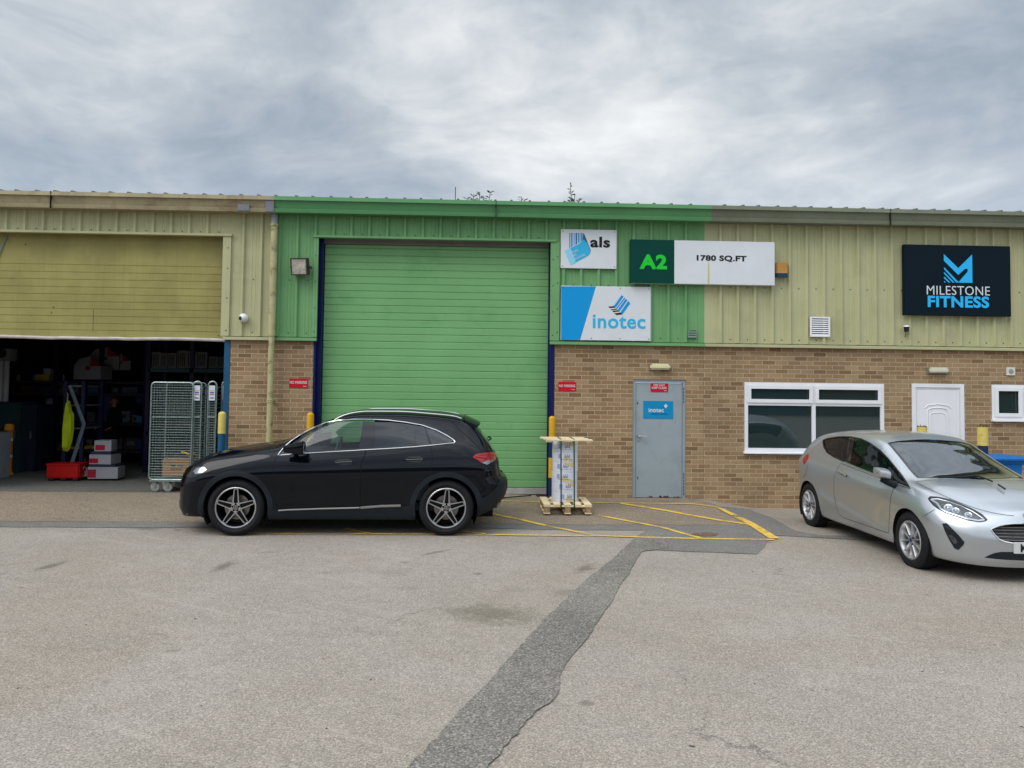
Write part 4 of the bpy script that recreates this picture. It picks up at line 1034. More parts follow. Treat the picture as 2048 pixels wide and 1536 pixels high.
fg = [(700, 335), (745, 299), (800, 262), (870, 224), (940, 200), (1010, 189), (1146, 187), (1118, 352), (830, 372), (790, 350)]
patch(sv, 'window', EP(fg), TGL, ROOT, -.004, .003)
patch(sv, 'mirror_base', EP([(652, 377), (700, 336), (788, 351), (828, 373), (720, 381)]), GLOSSB, ROOT, -.002, .004)
patch(sv, 'pillar_trim', EP([(1148, 186), (1213, 188), (1206, 348), (1120, 354)]), GLOSSB, ROOT, -.001, .004)
patch(sv, 'window', EP([(1215, 189), (1300, 190), (1400, 200), (1453, 209), (1449, 333), (1300, 343), (1208, 347)]), PGL, ROOT, -.004, .003)
patch(sv, 'window', EP([(1459, 210), (1506, 218), (1542, 326), (1455, 332)]), PGL, ROOT, -.003, .003)
patch(sv, 'window', EP([(1515, 222), (1580, 244), (1640, 274), (1680, 300), (1670, 308), (1552, 323)]), PGL, ROOT, -.004, .003)
mbf = lambda: MB()
for sd in (1, -1):
    mb = MB(); ribbon(sv, mb, dlo_st, .013, .003, (sd,), True, .005); mb.build('window_trim', CHROME, ROOT, L=True)
    for (a, b, w_) in (((1149, 186), (1121, 353), .008), ((1213, 188), (1207, 347), .010), ((1456, 209), (1452, 333), .014), ((1509, 219), (1547, 325), .012)): mb = MB(); ribbon(sv, mb, EP([a, b], close=False), w_, .0, (sd,)); mb.build('window_divider', GLOSSB, ROOT, L=True)
patch(sv, 'windscreen', ws, glass_mat('screen_glass', (.55, .62, .62), 1.2), ROOT, -.003, 0, joined=True)
patch(sv, 'rear_window', rg, PGL, ROOT, -.003, 0, joined=True)
# plastic lower cladding and arch trims
def ringpoly(cx, r0, r1, zl):
    a0 = math.asin((zl-zw)/r0); a1 = math.asin((zl-zw)/r1)
    return [(cx+r1*cos(a), zw+r1*sin(a)) for a in np.linspace(a1, pi-a1, 34)]+[(cx+r0*cos(a), zw+r0*sin(a)) for a in np.linspace(pi-a0, a0, 34)]
for cx in (0, -wb): patch(sv, 'arch_trim', sv.xz(ringpoly(cx, ra, ra+.068, .235)), BLACKP, ROOT, .012, .014)
patch(sv, 'sill_trim', sv.xz([(-.40, .235), (-.455, .34), (-wb+.455, .385), (-wb+.40, .235)]), BLACKP, ROOT, .010, .014)
for sd in (1, -1):
    mb = MB()
    for pl, w_ in (([(645, 713), (700, 709), (900, 702), (1126, 697)], .022), ([(1132, 697), (1250, 688), (1370, 685)], .032)): ribbon(sv, mb, EP(pl, close=False), w_, .018, (sd,), False, .008)
    mb.build('sill_strip', SATIN, ROOT, L=True)
# lower bumpers
rb = [(-wb-.40, .255), (-wb-.47, .40), (-3.28, .46), (-3.42, .56), (-3.50, .66), (-3.6, .66), (-3.6, .38), (-3.3, .20)]
patch(sv, 'rear_bumper_trim', EP([(1838, 640), (1845, 648), (1890, 622), (1930, 585), (1968, 520), (1990, 520), (1990, 610), (1975, 640), (1930, 690), (1850, 712)]), BLACKP, ROOT, .010, .012)
patch(sv, 'bumper_strip', sv.yz([(0, .30), (.55, .30), (.66, .36), (.66, .40), (.54, .345), (0, .345)], front=False), SATIN, ROOT, .018, .012, joined=True)
patch(sv, 'front_grille', sv.yz([(0, .50), (.50, .50), (.60, .60), (.58, .74), (0, .76)]), GLOSSB, ROOT, .004, .006, joined=True)
patch(sv, 'air_intake', sv.yz([(0, .22), (.50, .22), (.58, .40), (0, .42)]), BLACKP, ROOT, .004, .006, joined=True)
mb = MB(); ribbon(sv, mb, sv.yz([(0, .215), (.60, .215), (.78, .26)], close=False), .016, .012, (1, -1), False, .006); mb.build('bumper_strip', SATIN, ROOT, L=True)
# headlamp: dark housing, bright reflector on the corner, lens
patch(sv, 'headlamp', EP([(92, 470), (110, 452), (150, 452), (195, 450), (222, 474), (200, 492), (160, 512), (120, 520), (95, 515)]), GLOSSB, ROOT, .003, .006)
patch(sv, 'headlamp_lens', EP([(140, 480), (158, 464), (205, 458), (220, 474), (196, 490), (150, 500)]), LAMP, ROOT, .006, .004)
# tail lamp
TAIL = mat('red_lens', (.30, .006, .010), .12, var=.25, vs=25, coat=.8)
tl = patch(sv, 'tail_lamp', EP([(1796, 398), (1815, 382), (1870, 373), (1935, 370), (1938, 400), (1920, 425), (1880, 440), (1850, 432), (1825, 415)]), TAIL, ROOT, .008, .010)
patch(sv, 'reversing_lamp', EP([(1852, 433), (1880, 420), (1925, 412), (1905, 430), (1880, 444)]), LAMP, ROOT, .011, .004)
for sd in (1, -1):
    mb = MB(); ribbon(sv, mb, EP([(1812, 400), (1850, 402), (1880, 410)], close=False), .008, .012, (sd,)); ribbon(sv, mb, EP([(1830, 388), (1890, 386), (1930, 392)], close=False), .006, .012, (sd,)); mb.build('lamp_divider', mat('red_dark', (.12, .004, .006), .3, var=0), ROOT, L=True)
# tailgate shut line, fuel and bumper details
seamed(sv, ROOT, [(EP([(1668, 180), (1720, 235), (1790, 300), (1850, 362)], close=False), False), (EP([(1850, 440), (1855, 500), (1845, 560), (1840, 640)], close=False), False), (EP([(100, 455), (150, 420), (260, 402), (400, 396), (480, 388), (520, 368), (540, 350)], close=False), False)], SEAM)
# handles
for (cx, cy) in ((1032, 428), (1452, 412)):
    st = EP([(cx-56, cy), (cx-30, cy-18), (cx+30, cy-20), (cx+56, cy-2), (cx+40, cy+14), (cx, cy+20), (cx-40, cy+12)])
    patch(sv, 'handle_recess', st, GLOSSB, ROOT, .0015, .002)
    for sd in (1, -1):
        mb = MB(); ribbon(sv, mb, EP([(cx-52, cy-2), (cx-20, cy-5), (cx+20, cy-6), (cx+52, cy-4)], close=False), .030, .014, (sd,), False, .012); ribbon(sv, mb, EP([(cx-50, cy+4), (cx, cy+1), (cx+50, cy)], close=False), .005, .027, (sd,), False, .003, 1)
        mb.build('handle', [PAINTB, SATIN], ROOT, L=True)
# mirrors
mx, mz = sv.plane(*E(740, 343), 1.02)
for sd in (1, -1):
    bm = bmesh.new(); bmesh.ops.create_cube(bm, size=1)
    for v in bm.verts:
        fx = v.co.x+.5; v.co = Vector((mx-.13+fx*.27, v.co.y*(.20-.06*fx), mz+v.co.z*(.19-.10*fx)-.015*fx))
    bmesh.ops.subdivide_edges(bm, edges=bm.edges[:], cuts=3, use_grid_fill=True)
    for _ in range(2): bmesh.ops.smooth_vert(bm, verts=bm.verts, factor=.5, use_axis_x=True, use_axis_y=True, use_axis_z=True)
    bmesh.ops.translate(bm, vec=(0, sd*1.02, 0), verts=bm.verts)
    mb = MB(); mb.bm(bm, 0, True); mb.tube([(mx+.02, sd*.86, mz-.10), (mx, sd*.97, mz-.06)], [.035, .03], 8, 0); mr_ = mb.build('wing_mirror', PAINTB, ROOT, L=True)
    mb = MB(); mb.prism([(sd*1.02-.075, mz-.06), (sd*1.02+.075, mz-.06), (sd*1.02+.065, mz+.06), (sd*1.02-.065, mz+.06)], mx-.128, mx-.124, 'x'); mb.build('mirror_glass', CHROME, mr_, L=True)
# roof rails and spoiler
for sd in (1, -1):
    mb = MB(); xs = np.linspace(-2.86, -1.18, 26); P = []
    zr = curve([(-2.86, 1.507), (-2.78, 1.535), (-2.5, 1.565), (-2.0, 1.595), (-1.6, 1.592), (-1.4, 1.567), (-1.25, 1.516), (-1.18, 1.474)]); yr = curve([(-2.86, .585), (-2.2, .615), (-1.6, .622), (-1.18, .635)])
    mb.tube([(x, sd*float(yr(x)), float(zr(x))) for x in xs], .0095, 8, 0); mb.build('roof_rail', mat('rail_silver', (.62, .62, .62), .3, .9, var=0), ROOT, L=True)
mb = MB(); n = 16
for k in range(n+1):
    y = -.56+1.12*k/n; e_ = abs(y/.56)**3; y *= 1
    mb.v += [(-2.90, y, 1.540-.055*e_), (-3.12+.05*e_, y, 1.445-.03*e_), (-3.13+.05*e_, y, 1.425-.03*e_), (-3.02, y, 1.34)]
for k in range(n):
    for j in range(4): mb.f.append([4*k+j, 4*k+(j+1) % 4, 4*k+4+(j+1) % 4, 4*k+4+j][::-1]); mb.m.append(0); mb.sm.append(j == 0)
mb.f += [[0, 1, 2, 3], [4*n+3, 4*n+2, 4*n+1, 4*n]]; mb.m += [0, 0]; mb.sm += [False]*2
mb.build('roof_spoiler', PAINTB, ROOT, L=True)
mb = MB(); mb.tube([(-3.24, .0, 1.17), (-3.285, .0, 1.20), (-3.28, -.2, 1.21), (-3.26, -.38, 1.20)], .012, 6); mb.build('rear_wiper', BLACKP, ROOT, L=True)
# wheels
for cx in (0., -wb):
    for sd in (1, -1): star_wheel(ROOT, cx, sd*(.918-.122), zw, sd, .358, .258, .235, rot=0.0 if cx == 0 else .05)
for cx in (0., -wb): well(ROOT, cx, zw, ra+.012, .90, .50, .1, sv)
mb = MB(); mb.box(-3.3, .7, -.60, .60, .20, .30); mb.box(-wb+.42, -.42, -.86, .86, .22, .30); mb.build('underbody', WELL, ROOT, L=True)
mb = MB()
mb.bbox(-.95, -.35, -.72, .72, .70, 1.03, .06, 0); mb.bbox(-2.55, -.9, -.80, .80, .3, .42, .02, 0)
for y in (.38, -.38): seat(mb, -1.72, y, .42, 0)
mb.bbox(-2.55, -2.0, -.62, .62, .42, .62, .05, 0); mb.bbox(-2.72, -2.52, -.62, .62, .5, 1.12, .06, 0)
mb.box(-2.45, -.6, .835, .85, .45, 1.0); mb.box(-2.45, -.6, -.85, -.835, .45, 1.0)
mb.build('cabin', CABIN, ROOT, L=True)
mb = MB(); mb.bbox(-1.02, -.70, -.60, .62, .88, .96, .03); mb.build('dashboard_red_glow', mat('red_glow_paint', (.16, .02, .02), .6, var=0), ROOT, L=True)  # red colour stands in for a glow inside the cabin
mb = MB(); c_ = Vector((-1.08, -.38, 1.0)); P = [c_+Vector((.10*sin(a)*-.35, .185*cos(a), .185*sin(a))) for a in np.linspace(0, 2*pi, 25)]
mb.tube(P, .017, 8); mb.bbox(-1.10, -1.04, -.45, -.31, .95, 1.05, .02); mb.build('steering_wheel', mat('wheel_grey', (.12, .12, .125), .5, var=0), ROOT, L=True)
mb = MB(); mb.bbox(-.98, -.93, -.10, .12, 1.32, 1.40, .015); mb.build('interior_mirror', CABIN, ROOT, L=True)
# ---- silver hatchback ----------------------------------------------------------
PAINTS = mat('silver_paint', (.48, .505, .53), .31, .78, var=0, coat=.6, spec=.4)
def H(cx, cy): return (1580+cx/4.376, 850+cy/4.376)
wb = 2.493
spec = dict(
 ends=(-3.20, -2.72, .12, .80), pw=(2.6, 2.35), bulge=.018,
 curves=dict(
  W=[(-3.20, .83), (-2.9, .845), (-2.49, .868), (-2.0, .860), (-1.2, .855), (-.4, .860), (0, .868), (.35, .862), (.80, .84)],
  zb=[(-3.20, .34), (-2.9, .26), (-2.2, .20), (-.5, .20), (.3, .205), (.80, .185)],
  zsh=[(-3.20, .86), (-2.9, .90), (-2.49, .905), (-1.5, .86), (-.5, .79), (0, .74), (.4, .68), (.80, .58)],
  zbelt=[(-3.20, .95), (-3.0, 1.02), (-2.7, 1.075), (-2.2, 1.04), (-1.4, .985), (-.8, .945), (-.4, .925), (0, .885), (.4, .80), (.80, .665)],
  inset=[(-3.20, .09), (-2.49, .085), (-1.5, .065), (-.4, .080), (.2, .11), (.80, .13)],
  ze=[(-3.20, .95), (-3.08, 1.06), (-2.98, 1.17), (-2.85, 1.235), (-2.5, 1.300), (-2.0, 1.345), (-1.6, 1.352), (-1.3, 1.338), (-1.05, 1.285), (-.8, 1.180), (-.5, 1.048), (-.30, .968), (-.18, .930), (0, .897), (.4, .818), (.80, .685)],
  ztop=[(-3.20, .98), (-3.10, 1.12), (-3.02, 1.235), (-2.90, 1.300), (-2.5, 1.368), (-2.0, 1.402), (-1.6, 1.406), (-1.3, 1.388), (-1.08, 1.338), (-.8, 1.228), (-.5, 1.108), (-.2, .998), (-.08, .968), (.1, .940), (.4, .875), (.80, .735)],
  ye=[(-3.20, .60), (-3.0, .565), (-2.4, .575), (-1.6, .575), (-1.1, .560), (-.7, .600), (-.3, .665), (0, .690), (.3, .66), (.80, .58)]),
 lean_f=[(0, .09), (.18, .04), (.28, .0), (.42, .0), (.55, .03), (.66, .09), (.80, .19)],
 lean_r=[(0, .26), (.28, .10), (.40, .03), (.55, .0), (.66, .02), (.80, .07), (.98, .06), (1.1, .03), (1.3, .0)])
spec['post'] = lambda P: crease(P)
HL = (5.530, -4.870, -.02); HA = radians(-88.9); HP = 0.
def crease(P):
    # hollow in the lower doors that runs up towards the rear, and a shoulder line
    x, z = P[..., 0], P[..., 2]; Q = P.copy()
    zc = np.interp(x, [-3.3, -2.7, -1.6, -.7, -.2], [.965, .93, .865, .80, .77]); d = z-zc
    w1 = np.interp(x, [-3.2, -2.9, -.9, -.1], [0, 1, 1, 0])*(P[..., 1] > .6)
    Q[..., 1] += w1*.020*np.where(d > 0, np.exp(-(d/.030)**2), np.exp(-(d/.11)**2))
    z2 = np.interp(x, [-2.6, -2.0, -.45], [.62, .50, .30]); d2 = z-z2
    w2 = np.interp(x, [-2.35, -2.0, -.55, -.38], [0, 1, 1, 0])*(P[..., 1] > .6)
    Q[..., 1] += w2*.022*np.where(d2 > 0, np.exp(-(d2/.022)**2), np.exp(-(d2/.10)**2))
    return Q
hv = Shell(spec, HL, HA, -1, HP); hv.prep()
CAR2 = thing('parked_car', 'silver three door hatchback parked nose out below the dark gym sign', 'car', HL, 0.); CAR2.rotation_euler = (0, HP, HA)
HP_ = lambda pts, **k: hv.px([H(*p) for p in pts], **k)
aw = [hv.xz(arch(0, .31, .342, .16)), hv.xz(arch(-wb, .31, .340, .16))]
dlo = [(288, 150), (290, 132), (330, 117), (420, 104), (530, 103), (620, 121), (700, 160), (790, 225), (860, 295), (920, 368), (980, 440), (1050, 550), (1000, 537), (930, 508), (850, 473), (740, 428), (600, 373), (480, 322), (380, 277), (325, 240), (298, 195)]
dst = HP_(dlo)
q = hv.q; T1 = hv.nt-1
def hs(x, t): return float(np.interp(x, hv.P[:, int(t), 0], range(hv.ns)))
def hrect(x0, x1, t0, bow0=0., bow1=0.):
    a = [(hs(x0+bow0*((t-t0)/(T1-t0)), t), t) for t in np.linspace(t0, T1, 16)]; b = [(hs(x1+bow1*((t-t0)/(T1-t0)), t), t) for t in np.linspace(T1, t0, 16)]
    c = [(hs(x1+(x0-x1)*k/24, t0), t0) for k in range(1, 24)]
    xa, xb = x0+bow0, x1+bow1; mid = [(hs(xa+(xb-xa)*k/20, T1), T1) for k in range(1, 20)]
    return a+mid+b+c
ws = hrect(-1.02, -.235, q*8+4, -.045, .17)
rg = hrect(-3.10, -2.97, q*8+3)
door = [(447, 336), (600, 396), (740, 450), (850, 492), (937, 517), (900, 572), (882, 640), (874, 720), (868, 850), (864, 948), (640, 870), (470, 812), (425, 775), (402, 700), (386, 600), (384, 480), (402, 400)]
DD = HP_(door)
hood = [(hs(-.16+.15*((t-q*8)/(T1-q*8)), t), t) for t in np.linspace(q*8-1, T1, 12)]+[(hs(.735-.02*((T1-t)/(T1-q*8)), t), t) for t in np.linspace(T1, q*8-1, 12)]+[(hs(x, q*8-1), q*8-1) for x in np.linspace(.68, -.14, 40)]
grille_px = [(1756, 917), (1780, 902), (1830, 884), (1880, 874), (1960, 867), (2040, 865)]
gt = HP_(grille_px, close=False); gb = HP_([(2040, 1038), (1960, 1036), (1880, 1022), (1830, 1002), (1790, 962)], close=False)
def cen_s(t): return [(s_, t) for s_ in np.linspace(0, 1, 2)]
def front_strip(top, bot):     # close a half outline on the centre plane (last ring)
    t_top, t_bot = top[-1], bot[0]; S = hv.ns-1.
    a = [(t_top[0]+(S-t_top[0])*k/8, t_top[1]) for k in range(1, 9)]; c = [(S, t_top[1]+(t_bot[1]-t_top[1])*k/6) for k in range(1, 6)]
    b = [(S+(t_bot[0]-S)*k/8, t_bot[1]) for k in range(0, 8)]
    return top+a+c+b+bot
GR = front_strip(gt, gb)
LI = front_strip(HP_([(1700, 1160), (1740, 1140), (1790, 1120), (1850, 1110), (2040, 1113)], close=False), HP_([(2040, 1186), (1900, 1180), (1800, 1172)], close=False))
OB = body(hv, aw+[dst, ws, rg, GR], [('door', DD, 'pair'), ('bonnet', hood, 'whole')], PAINTS, CAR2)
seamed(hv, CAR2, [(DD, True), (hood, False), (HP_([(1183, 792), (1225, 765), (1266, 740)], close=False), False), (HP_([(155, 345), (140, 420), (118, 460)], close=False), False)], SEAM)
HGL = glass_mat('hatch_glass', (.22, .27, .26), 1.0, .15)
patch(hv, 'window', HP_([(300, 150), (302, 138), (335, 126), (420, 113), (518, 112), (488, 318), (400, 280), (345, 245), (312, 200)]), PGL, CAR2, -.003, .003)
patch(hv, 'pillar_trim', HP_([(521, 111), (556, 112), (524, 330), (490, 320)]), GLOSSB, CAR2, -.001, .004)
patch(hv, 'window', HP_([(559, 112), (620, 130), (700, 170), (780, 228), (850, 298), (905, 366), (890, 478), (850, 464), (740, 420), (600, 364), (527, 333)]), HGL, CAR2, -.004, .003)
patch(hv, 'window', HP_([(912, 376), (970, 445), (1036, 540), (1000, 528), (930, 498), (900, 482)]), HGL, CAR2, -.004, .003)
for sd in (1, -1):
    mb = MB(); ribbon(hv, mb, dst, .020, .001, (sd,), True, .004); mb.build('window_seal', GLOSSB, CAR2, L=True)
    mb = MB(); ribbon(hv, mb, HP_([(908, 370), (895, 480)], close=False), .016, .0, (sd,)); mb.build('window_divider', GLOSSB, CAR2, L=True)
    mb = MB(); ribbon(hv, mb, HP_([(1052, 556), (930, 512), (850, 477), (740, 432), (600, 377), (480, 326)], close=False), .010, .008, (sd,), False, .004); mb.build('window_trim', CHROME, CAR2, L=True)
patch(hv, 'windscreen', ws, glass_mat('hatch_screen', (.42, .48, .46), 2.3, .0), CAR2, -.002, 0, joined=True)
for sd in (1, -1):
    mb = MB(); ribbon(hv, mb, ws[:16][::-1]+ws[:50:-1]+ws[35:51][::-1], .030, .0008, (sd,), False); mb.build('screen_surround', GLOSSB, CAR2, L=True)
patch(hv, 'rear_window', rg, PGL, CAR2, -.003, 0, joined=True)
# grille: black mesh set back behind chrome slats
patch(hv, 'grille', GR, GLOSSB, CAR2, -.035, 0, joined=True)
mb = MB(); ribbon(hv, mb, GR[:len(GR)-0], .014, .004, (1, -1), True, .006); mb.build('grille_frame', CHROME, CAR2, L=True)
Sx = hv.ns-1
def hbar(z, y0, off=-.006):
    st = hv.yz([(y0, z), (y0*.66, z), (y0*.33, z), (.0, z)], close=False, sub=.05); return st
gl = hv.at(GR); zlo, zhi = float(gl[:, 2].min()), float(gl[:, 2].max())
for k in range(1, 6):
    z = zlo+(zhi-zlo)*k/6; ys = gl[np.abs(gl[:, 2]-z) < (zhi-zlo)/9][:, 1]; y0 = float(ys.max())-.02
    mb = MB(); ribbon(hv, mb, hbar(z, y0), .006, -.014, (1, -1), False, .004); mb.build('grille_slat', SATIN, CAR2, L=True)
patch(hv, 'air_intake', LI, BLACKP, CAR2, .003, .004, joined=True)
# lamps
LAMPD = mat('lamp_bowl_dark', (.10, .105, .11), .2, .7, var=.3, vs=40)
hl = [(1206, 645), (1225, 624), (1290, 628), (1400, 650), (1500, 690), (1600, 735), (1680, 780), (1730, 828), (1715, 843), (1660, 852), (1560, 836), (1450, 802), (1360, 772), (1290, 732), (1250, 702), (1220, 668)]
patch(hv, 'headlamp', HP_(hl), GLOSSB, CAR2, .003, .006)
patch(hv, 'headlamp_bowl', HP_([(1228, 650), (1300, 646), (1400, 668), (1500, 706), (1600, 752), (1670, 792), (1708, 826), (1655, 838), (1560, 822), (1460, 790), (1370, 758), (1310, 728), (1262, 692)]), LAMPD, CAR2, .005, .003)
for sd in (1, -1):
    mb = MB(); ribbon(hv, mb, HP_([(1238, 652), (1300, 652), (1390, 676), (1500, 716), (1600, 762), (1690, 822)], close=False), .012, .008, (sd,), False, .004)
    ribbon(hv, mb, HP_([(1235, 655), (1290, 690), (1320, 735), (1370, 762), (1460, 792), (1560, 824), (1650, 840), (1700, 832)], close=False), .022, .008, (sd,), False, .004); mb.build('daylight_strip', LAMP, CAR2, L=True)
    mb = MB()
    for (cx, cy, rr) in ((1385, 725, .046), (1450, 752, .040), (1560, 790, .038)):
        st = np.array(HP_([(cx, cy)], close=False, sub=None)); p = hv.at(st, .0)[0]; n_ = hv.at(st, 1.)[0]-p
        a = np.cross(n_, [0, 0, 1.]); a /= np.linalg.norm(a); b = np.cross(n_, a)
        rows = []
        for (r_, h_) in ((rr, .006), (rr*.86, .010), (rr*.62, .008), (rr*.3, .018), (.0005, .022)):
            rows += [p+(a*cos(t_)+b*sin(t_))*r_*(1, 1)[0]+n_*h_ for t_ in np.linspace(0, 2*pi, 18, endpoint=False)]
        put(mb, np.array(rows), [(i*18+k, i*18+(k+1) % 18, (i+1)*18+(k+1) % 18, (i+1)*18+k) for i in range(4) for k in range(18)], (sd,), -1, 0)
    mb.build('lamp_projector', LAMP, CAR2, L=True)
patch(hv, 'foglamp_surround', HP_([(1333, 862), (1372, 860), (1430, 918), (1480, 968), (1527, 1026), (1520, 1048), (1474, 1094), (1438, 1076), (1398, 1010), (1358, 930)]), BLACKP, CAR2, .006, .010)
patch(hv, 'foglamp', HP_([(1390, 965), (1412, 962), (1448, 988), (1468, 1020), (1462, 1034), (1446, 1042), (1434, 1034), (1408, 996)]), LAMPD, CAR2, .012, .004)
patch(hv, 'foglamp_slat', HP_([(1352, 880), (1385, 884), (1430, 930), (1370, 918)]), GLOSSB, CAR2, .010, .003)
patch(hv, 'tail_lamp', HP_([(118, 332), (114, 300), (135, 270), (163, 254), (160, 298), (126, 346)]), TAIL, CAR2, .006, .008)
# handle
st = HP_([(415, 408), (450, 402), (490, 420), (506, 446), (490, 456), (440, 434)]); patch(hv, 'handle_recess', st, mat('recess_shade_silver', (.22, .22, .215), .4, .5, var=0), CAR2, .001, .002)  # flat patch in darker silver paints the shade of a recess
for sd in (1, -1):
    mb = MB(); ribbon(hv, mb, HP_([(416, 408), (445, 416), (478, 432), (505, 450)], close=False), .030, .018, (sd,), False, .012); mb.build('handle', CHROME, CAR2, L=True)
# mirrors
mx, mz = hv.plane(*H(802, 424), .965)
for sd in (1, -1):
    bm = bmesh.new(); bmesh.ops.create_cube(bm, size=1)
    for v in bm.verts:
        fx = v.co.x+.5; v.co = Vector((mx-.05+fx*.15, v.co.y*(.19-.05*fx), mz+v.co.z*(.15-.07*fx)+(.012 if v.co.y*sd > 0 else -.012)))
    bmesh.ops.subdivide_edges(bm, edges=bm.edges[:], cuts=3, use_grid_fill=True)
    for _ in range(3): bmesh.ops.smooth_vert(bm, verts=bm.verts, factor=.5, use_axis_x=True, use_axis_y=True, use_axis_z=True)
    bmesh.ops.translate(bm, vec=(0, sd*.965, 0), verts=bm.verts)
    mb = MB(); mb.bm(bm, 0, True); wm = mb.build('wing_mirror', PAINTS, CAR2, L=True)
    mb = MB(); mb.tube([(mx+.03, sd*.82, mz-.125), (mx+.02, sd*.90, mz-.10), (mx+.01, sd*.955, mz-.055)], [.045, .036, .05], 10, 0); mb.build('mirror_stalk', BLACKP, wm, L=True)
    mb = MB(); mb.prism([(sd*.965-.07, mz-.055), (sd*.965+.07, mz-.055), (sd*.965+.06, mz+.05), (sd*.965-.06, mz+.05)], mx-.040, mx-.036, 'x'); mb.build('mirror_glass', CHROME, wm, L=True)
# wipers
for pts in ([(1300, 484), (1500, 476), (1600, 468), (1830, 480)], [(1850, 500), (1975, 455)]):
    st = HP_(pts, close=False); P = hv.at(st, .030); P[:, 1] *= -1
    mb = MB(); mb.tube([tuple(p) for p in P[::3]], .009, 6); mb.build('wiper', BLACKP, CAR2, L=True)
# number plate, badge
pl = hv.at(np.array(HP_([(1990, 1075)], close=False, sub=None)))[0]
xn = float(hv.P[-1, :, 0].max()); mb = MB(); mb.bbox(xn-.01, xn+.012, -.26, .26, pl[2]-.056, pl[2]+.056, .004); PLT = mb.build('number_plate', mat('plate_white', (.55, .56, .56), .4, var=0), CAR2, L=True)
vs, fs = text_mesh('M', .05, .5); a = min(v[0] for v in vs); b = max(v[0] for v in vs); c = min(v[1] for v in vs); d = max(v[1] for v in vs)
mb = MB(); mb.add([(xn+.0125+v[2]*.003, -.200+(v[0]-a)/(b-a)*.055, pl[2]-.040+(v[1]-c)/(d-c)*.080) for v in vs], fs); mb.build('lettering', mat('black_ink', (.012, .012, .014), .5, var=0), PLT, L=True)
mb = MB(); mb.lathe([(0, .012), (.055, .010), (.062, .0), (.062, -.01)], (0, 0, 0), 'x', 30, 0); BDG = mb.build('badge', mat('badge_blue', (.01, .03, .14), .2), CAR2, L=True); BDG.location = (xn-.09, 0, .70)
for cx in (0., -wb):
    for sd in (1, -1): spoke_wheel(CAR2, cx, sd*(.868-.105), .31, sd, .310, .207, .20, rot=.1 if cx == 0 else .3)
    well(CAR2, cx, .31, .348, .845, .46, .1, hv)
mb = MB(); mb.box(-3.0, .62, -.56, .56, .19, .29); mb.box(-wb+.36, -.36, -.80, .80, .205, .29); mb.build('underbody', WELL, CAR2, L=True)
mb = MB(); mb.bbox(-.85, -.28, -.64, .64, .60, .915, .05); mb.bbox(-2.3, -.9, -.74, .74, .28, .38, .02)
for y in (.36, -.36): seat(mb, -1.62, y, .38, 0)
mb.bbox(-2.35, -1.9, -.6, .6, .4, .58, .05); mb.bbox(-2.5, -2.32, -.6, .6, .45, 1.02, .06)
mb.box(-2.2, -.6, .775, .79, .42, .9); mb.box(-2.2, -.6, -.79, -.775, .42, .9); mb.build('cabin', CABIN, CAR2, L=True)
mb = MB(); c_ = Vector((-.98, -.36, .93)); P = [c_+Vector((.09*sin(a)*-.4, .18*cos(a), .18*sin(a))) for a in np.linspace(0, 2*pi, 25)]
mb.tube(P, .016, 8); mb.bbox(-1.0, -.94, -.43, -.29, .88, .98, .02); mb.build('steering_wheel', CABIN, CAR2, L=True)
mb = MB(); mb.bbox(-.96, -.93, -.09, .09, 1.20, 1.25, .012); mb.tube([(-.95, 0, 1.25), (-1.0, 0, 1.30)], .008, 6); mb.build('interior_mirror', CABIN, CAR2, L=True)
# ---------------------------------------------------------------- things on the facade
SIGNW = mat('sign_white', (.60, .63, .66), .35, var=.03, vs=2)
S_BLUE = mat('sign_blue', (.002, .27, .62), .35, var=0); S_LBLUE = mat('sign_light_blue', (.03, .40, .66), .35, var=0); S_DBLUE = mat('sign_deep_blue', (.004, .10, .24), .4, var=0)
S_PALE = mat('sign_pale_blue', (.22, .60, .78), .4, var=0)
INK = mat('black_ink', (.012, .012, .014), .5, var=0); S_GREEN = mat('sign_green', (.001, .045, .033), .5, var=.05, spec=.10); S_LIME = mat('sign_lime', (.01, .52, .03), .4, var=0)
S_NAVY = mat('sign_navy', (.002, .009, .016), .5, var=.05, spec=.10); S_CYAN = mat('sign_cyan', (.02, .42, .82), .35, var=0); S_RED = mat('sign_red', (.50, .004, .018), .35, var=.05)
def wpt(o, sc, Y): return lambda cx, cy: (lambda p: (float(p[0]), float(p[2])))(W(o[0]+cx/sc, o[1]+cy/sc, Y))
def box_sign(name, label, rect, Y0, Y1, m, group=None, bolts=0, rnd=0.):
    a = W(rect[0], (rect[1]+rect[3])/2, Y1); b = W(rect[2], (rect[1]+rect[3])/2, Y1); um = (rect[0]+rect[2])/2
    z1 = float(W(um, rect[1], Y1)[2]); z0 = float(W(um, rect[3], Y1)[2]); loc = ((a[0]+b[0])/2, Y0, (z0+z1)/2)
    T_ = thing(name, label, 'sign', loc, 0, group); mb = MB()
    if rnd:
        P = []
        for (cx, cz, a0) in ((b[0]-rnd, z1-rnd, 0), (a[0]+rnd, z1-rnd, pi/2), (a[0]+rnd, z0+rnd, pi), (b[0]-rnd, z0+rnd, 1.5*pi)):
            P += [(cx+rnd*cos(a0+t), cz+rnd*sin(a0+t)) for t in np.linspace(0, pi/2, 5)]
        mb.prism(P, Y0, Y1, 'y')
    else: mb.bbox(a[0], b[0], Y0, Y1, z0, z1, min(.004, abs(Y1-Y0)*.3))
    pn = mb.build('panel', m, T_)
    for k in range(bolts):
        fx = (k//2)/max(1, bolts//2-1); x = a[0]+.035+(b[0]-a[0]-.07)*fx; z = z1-.035 if k % 2 else z0+.035
        q = MB(); screw(q, x, Y1, z, .007, 0); q.build('bolt', SCREW, pn)
    return T_, (float(a[0]), float(b[0]), z0, z1)
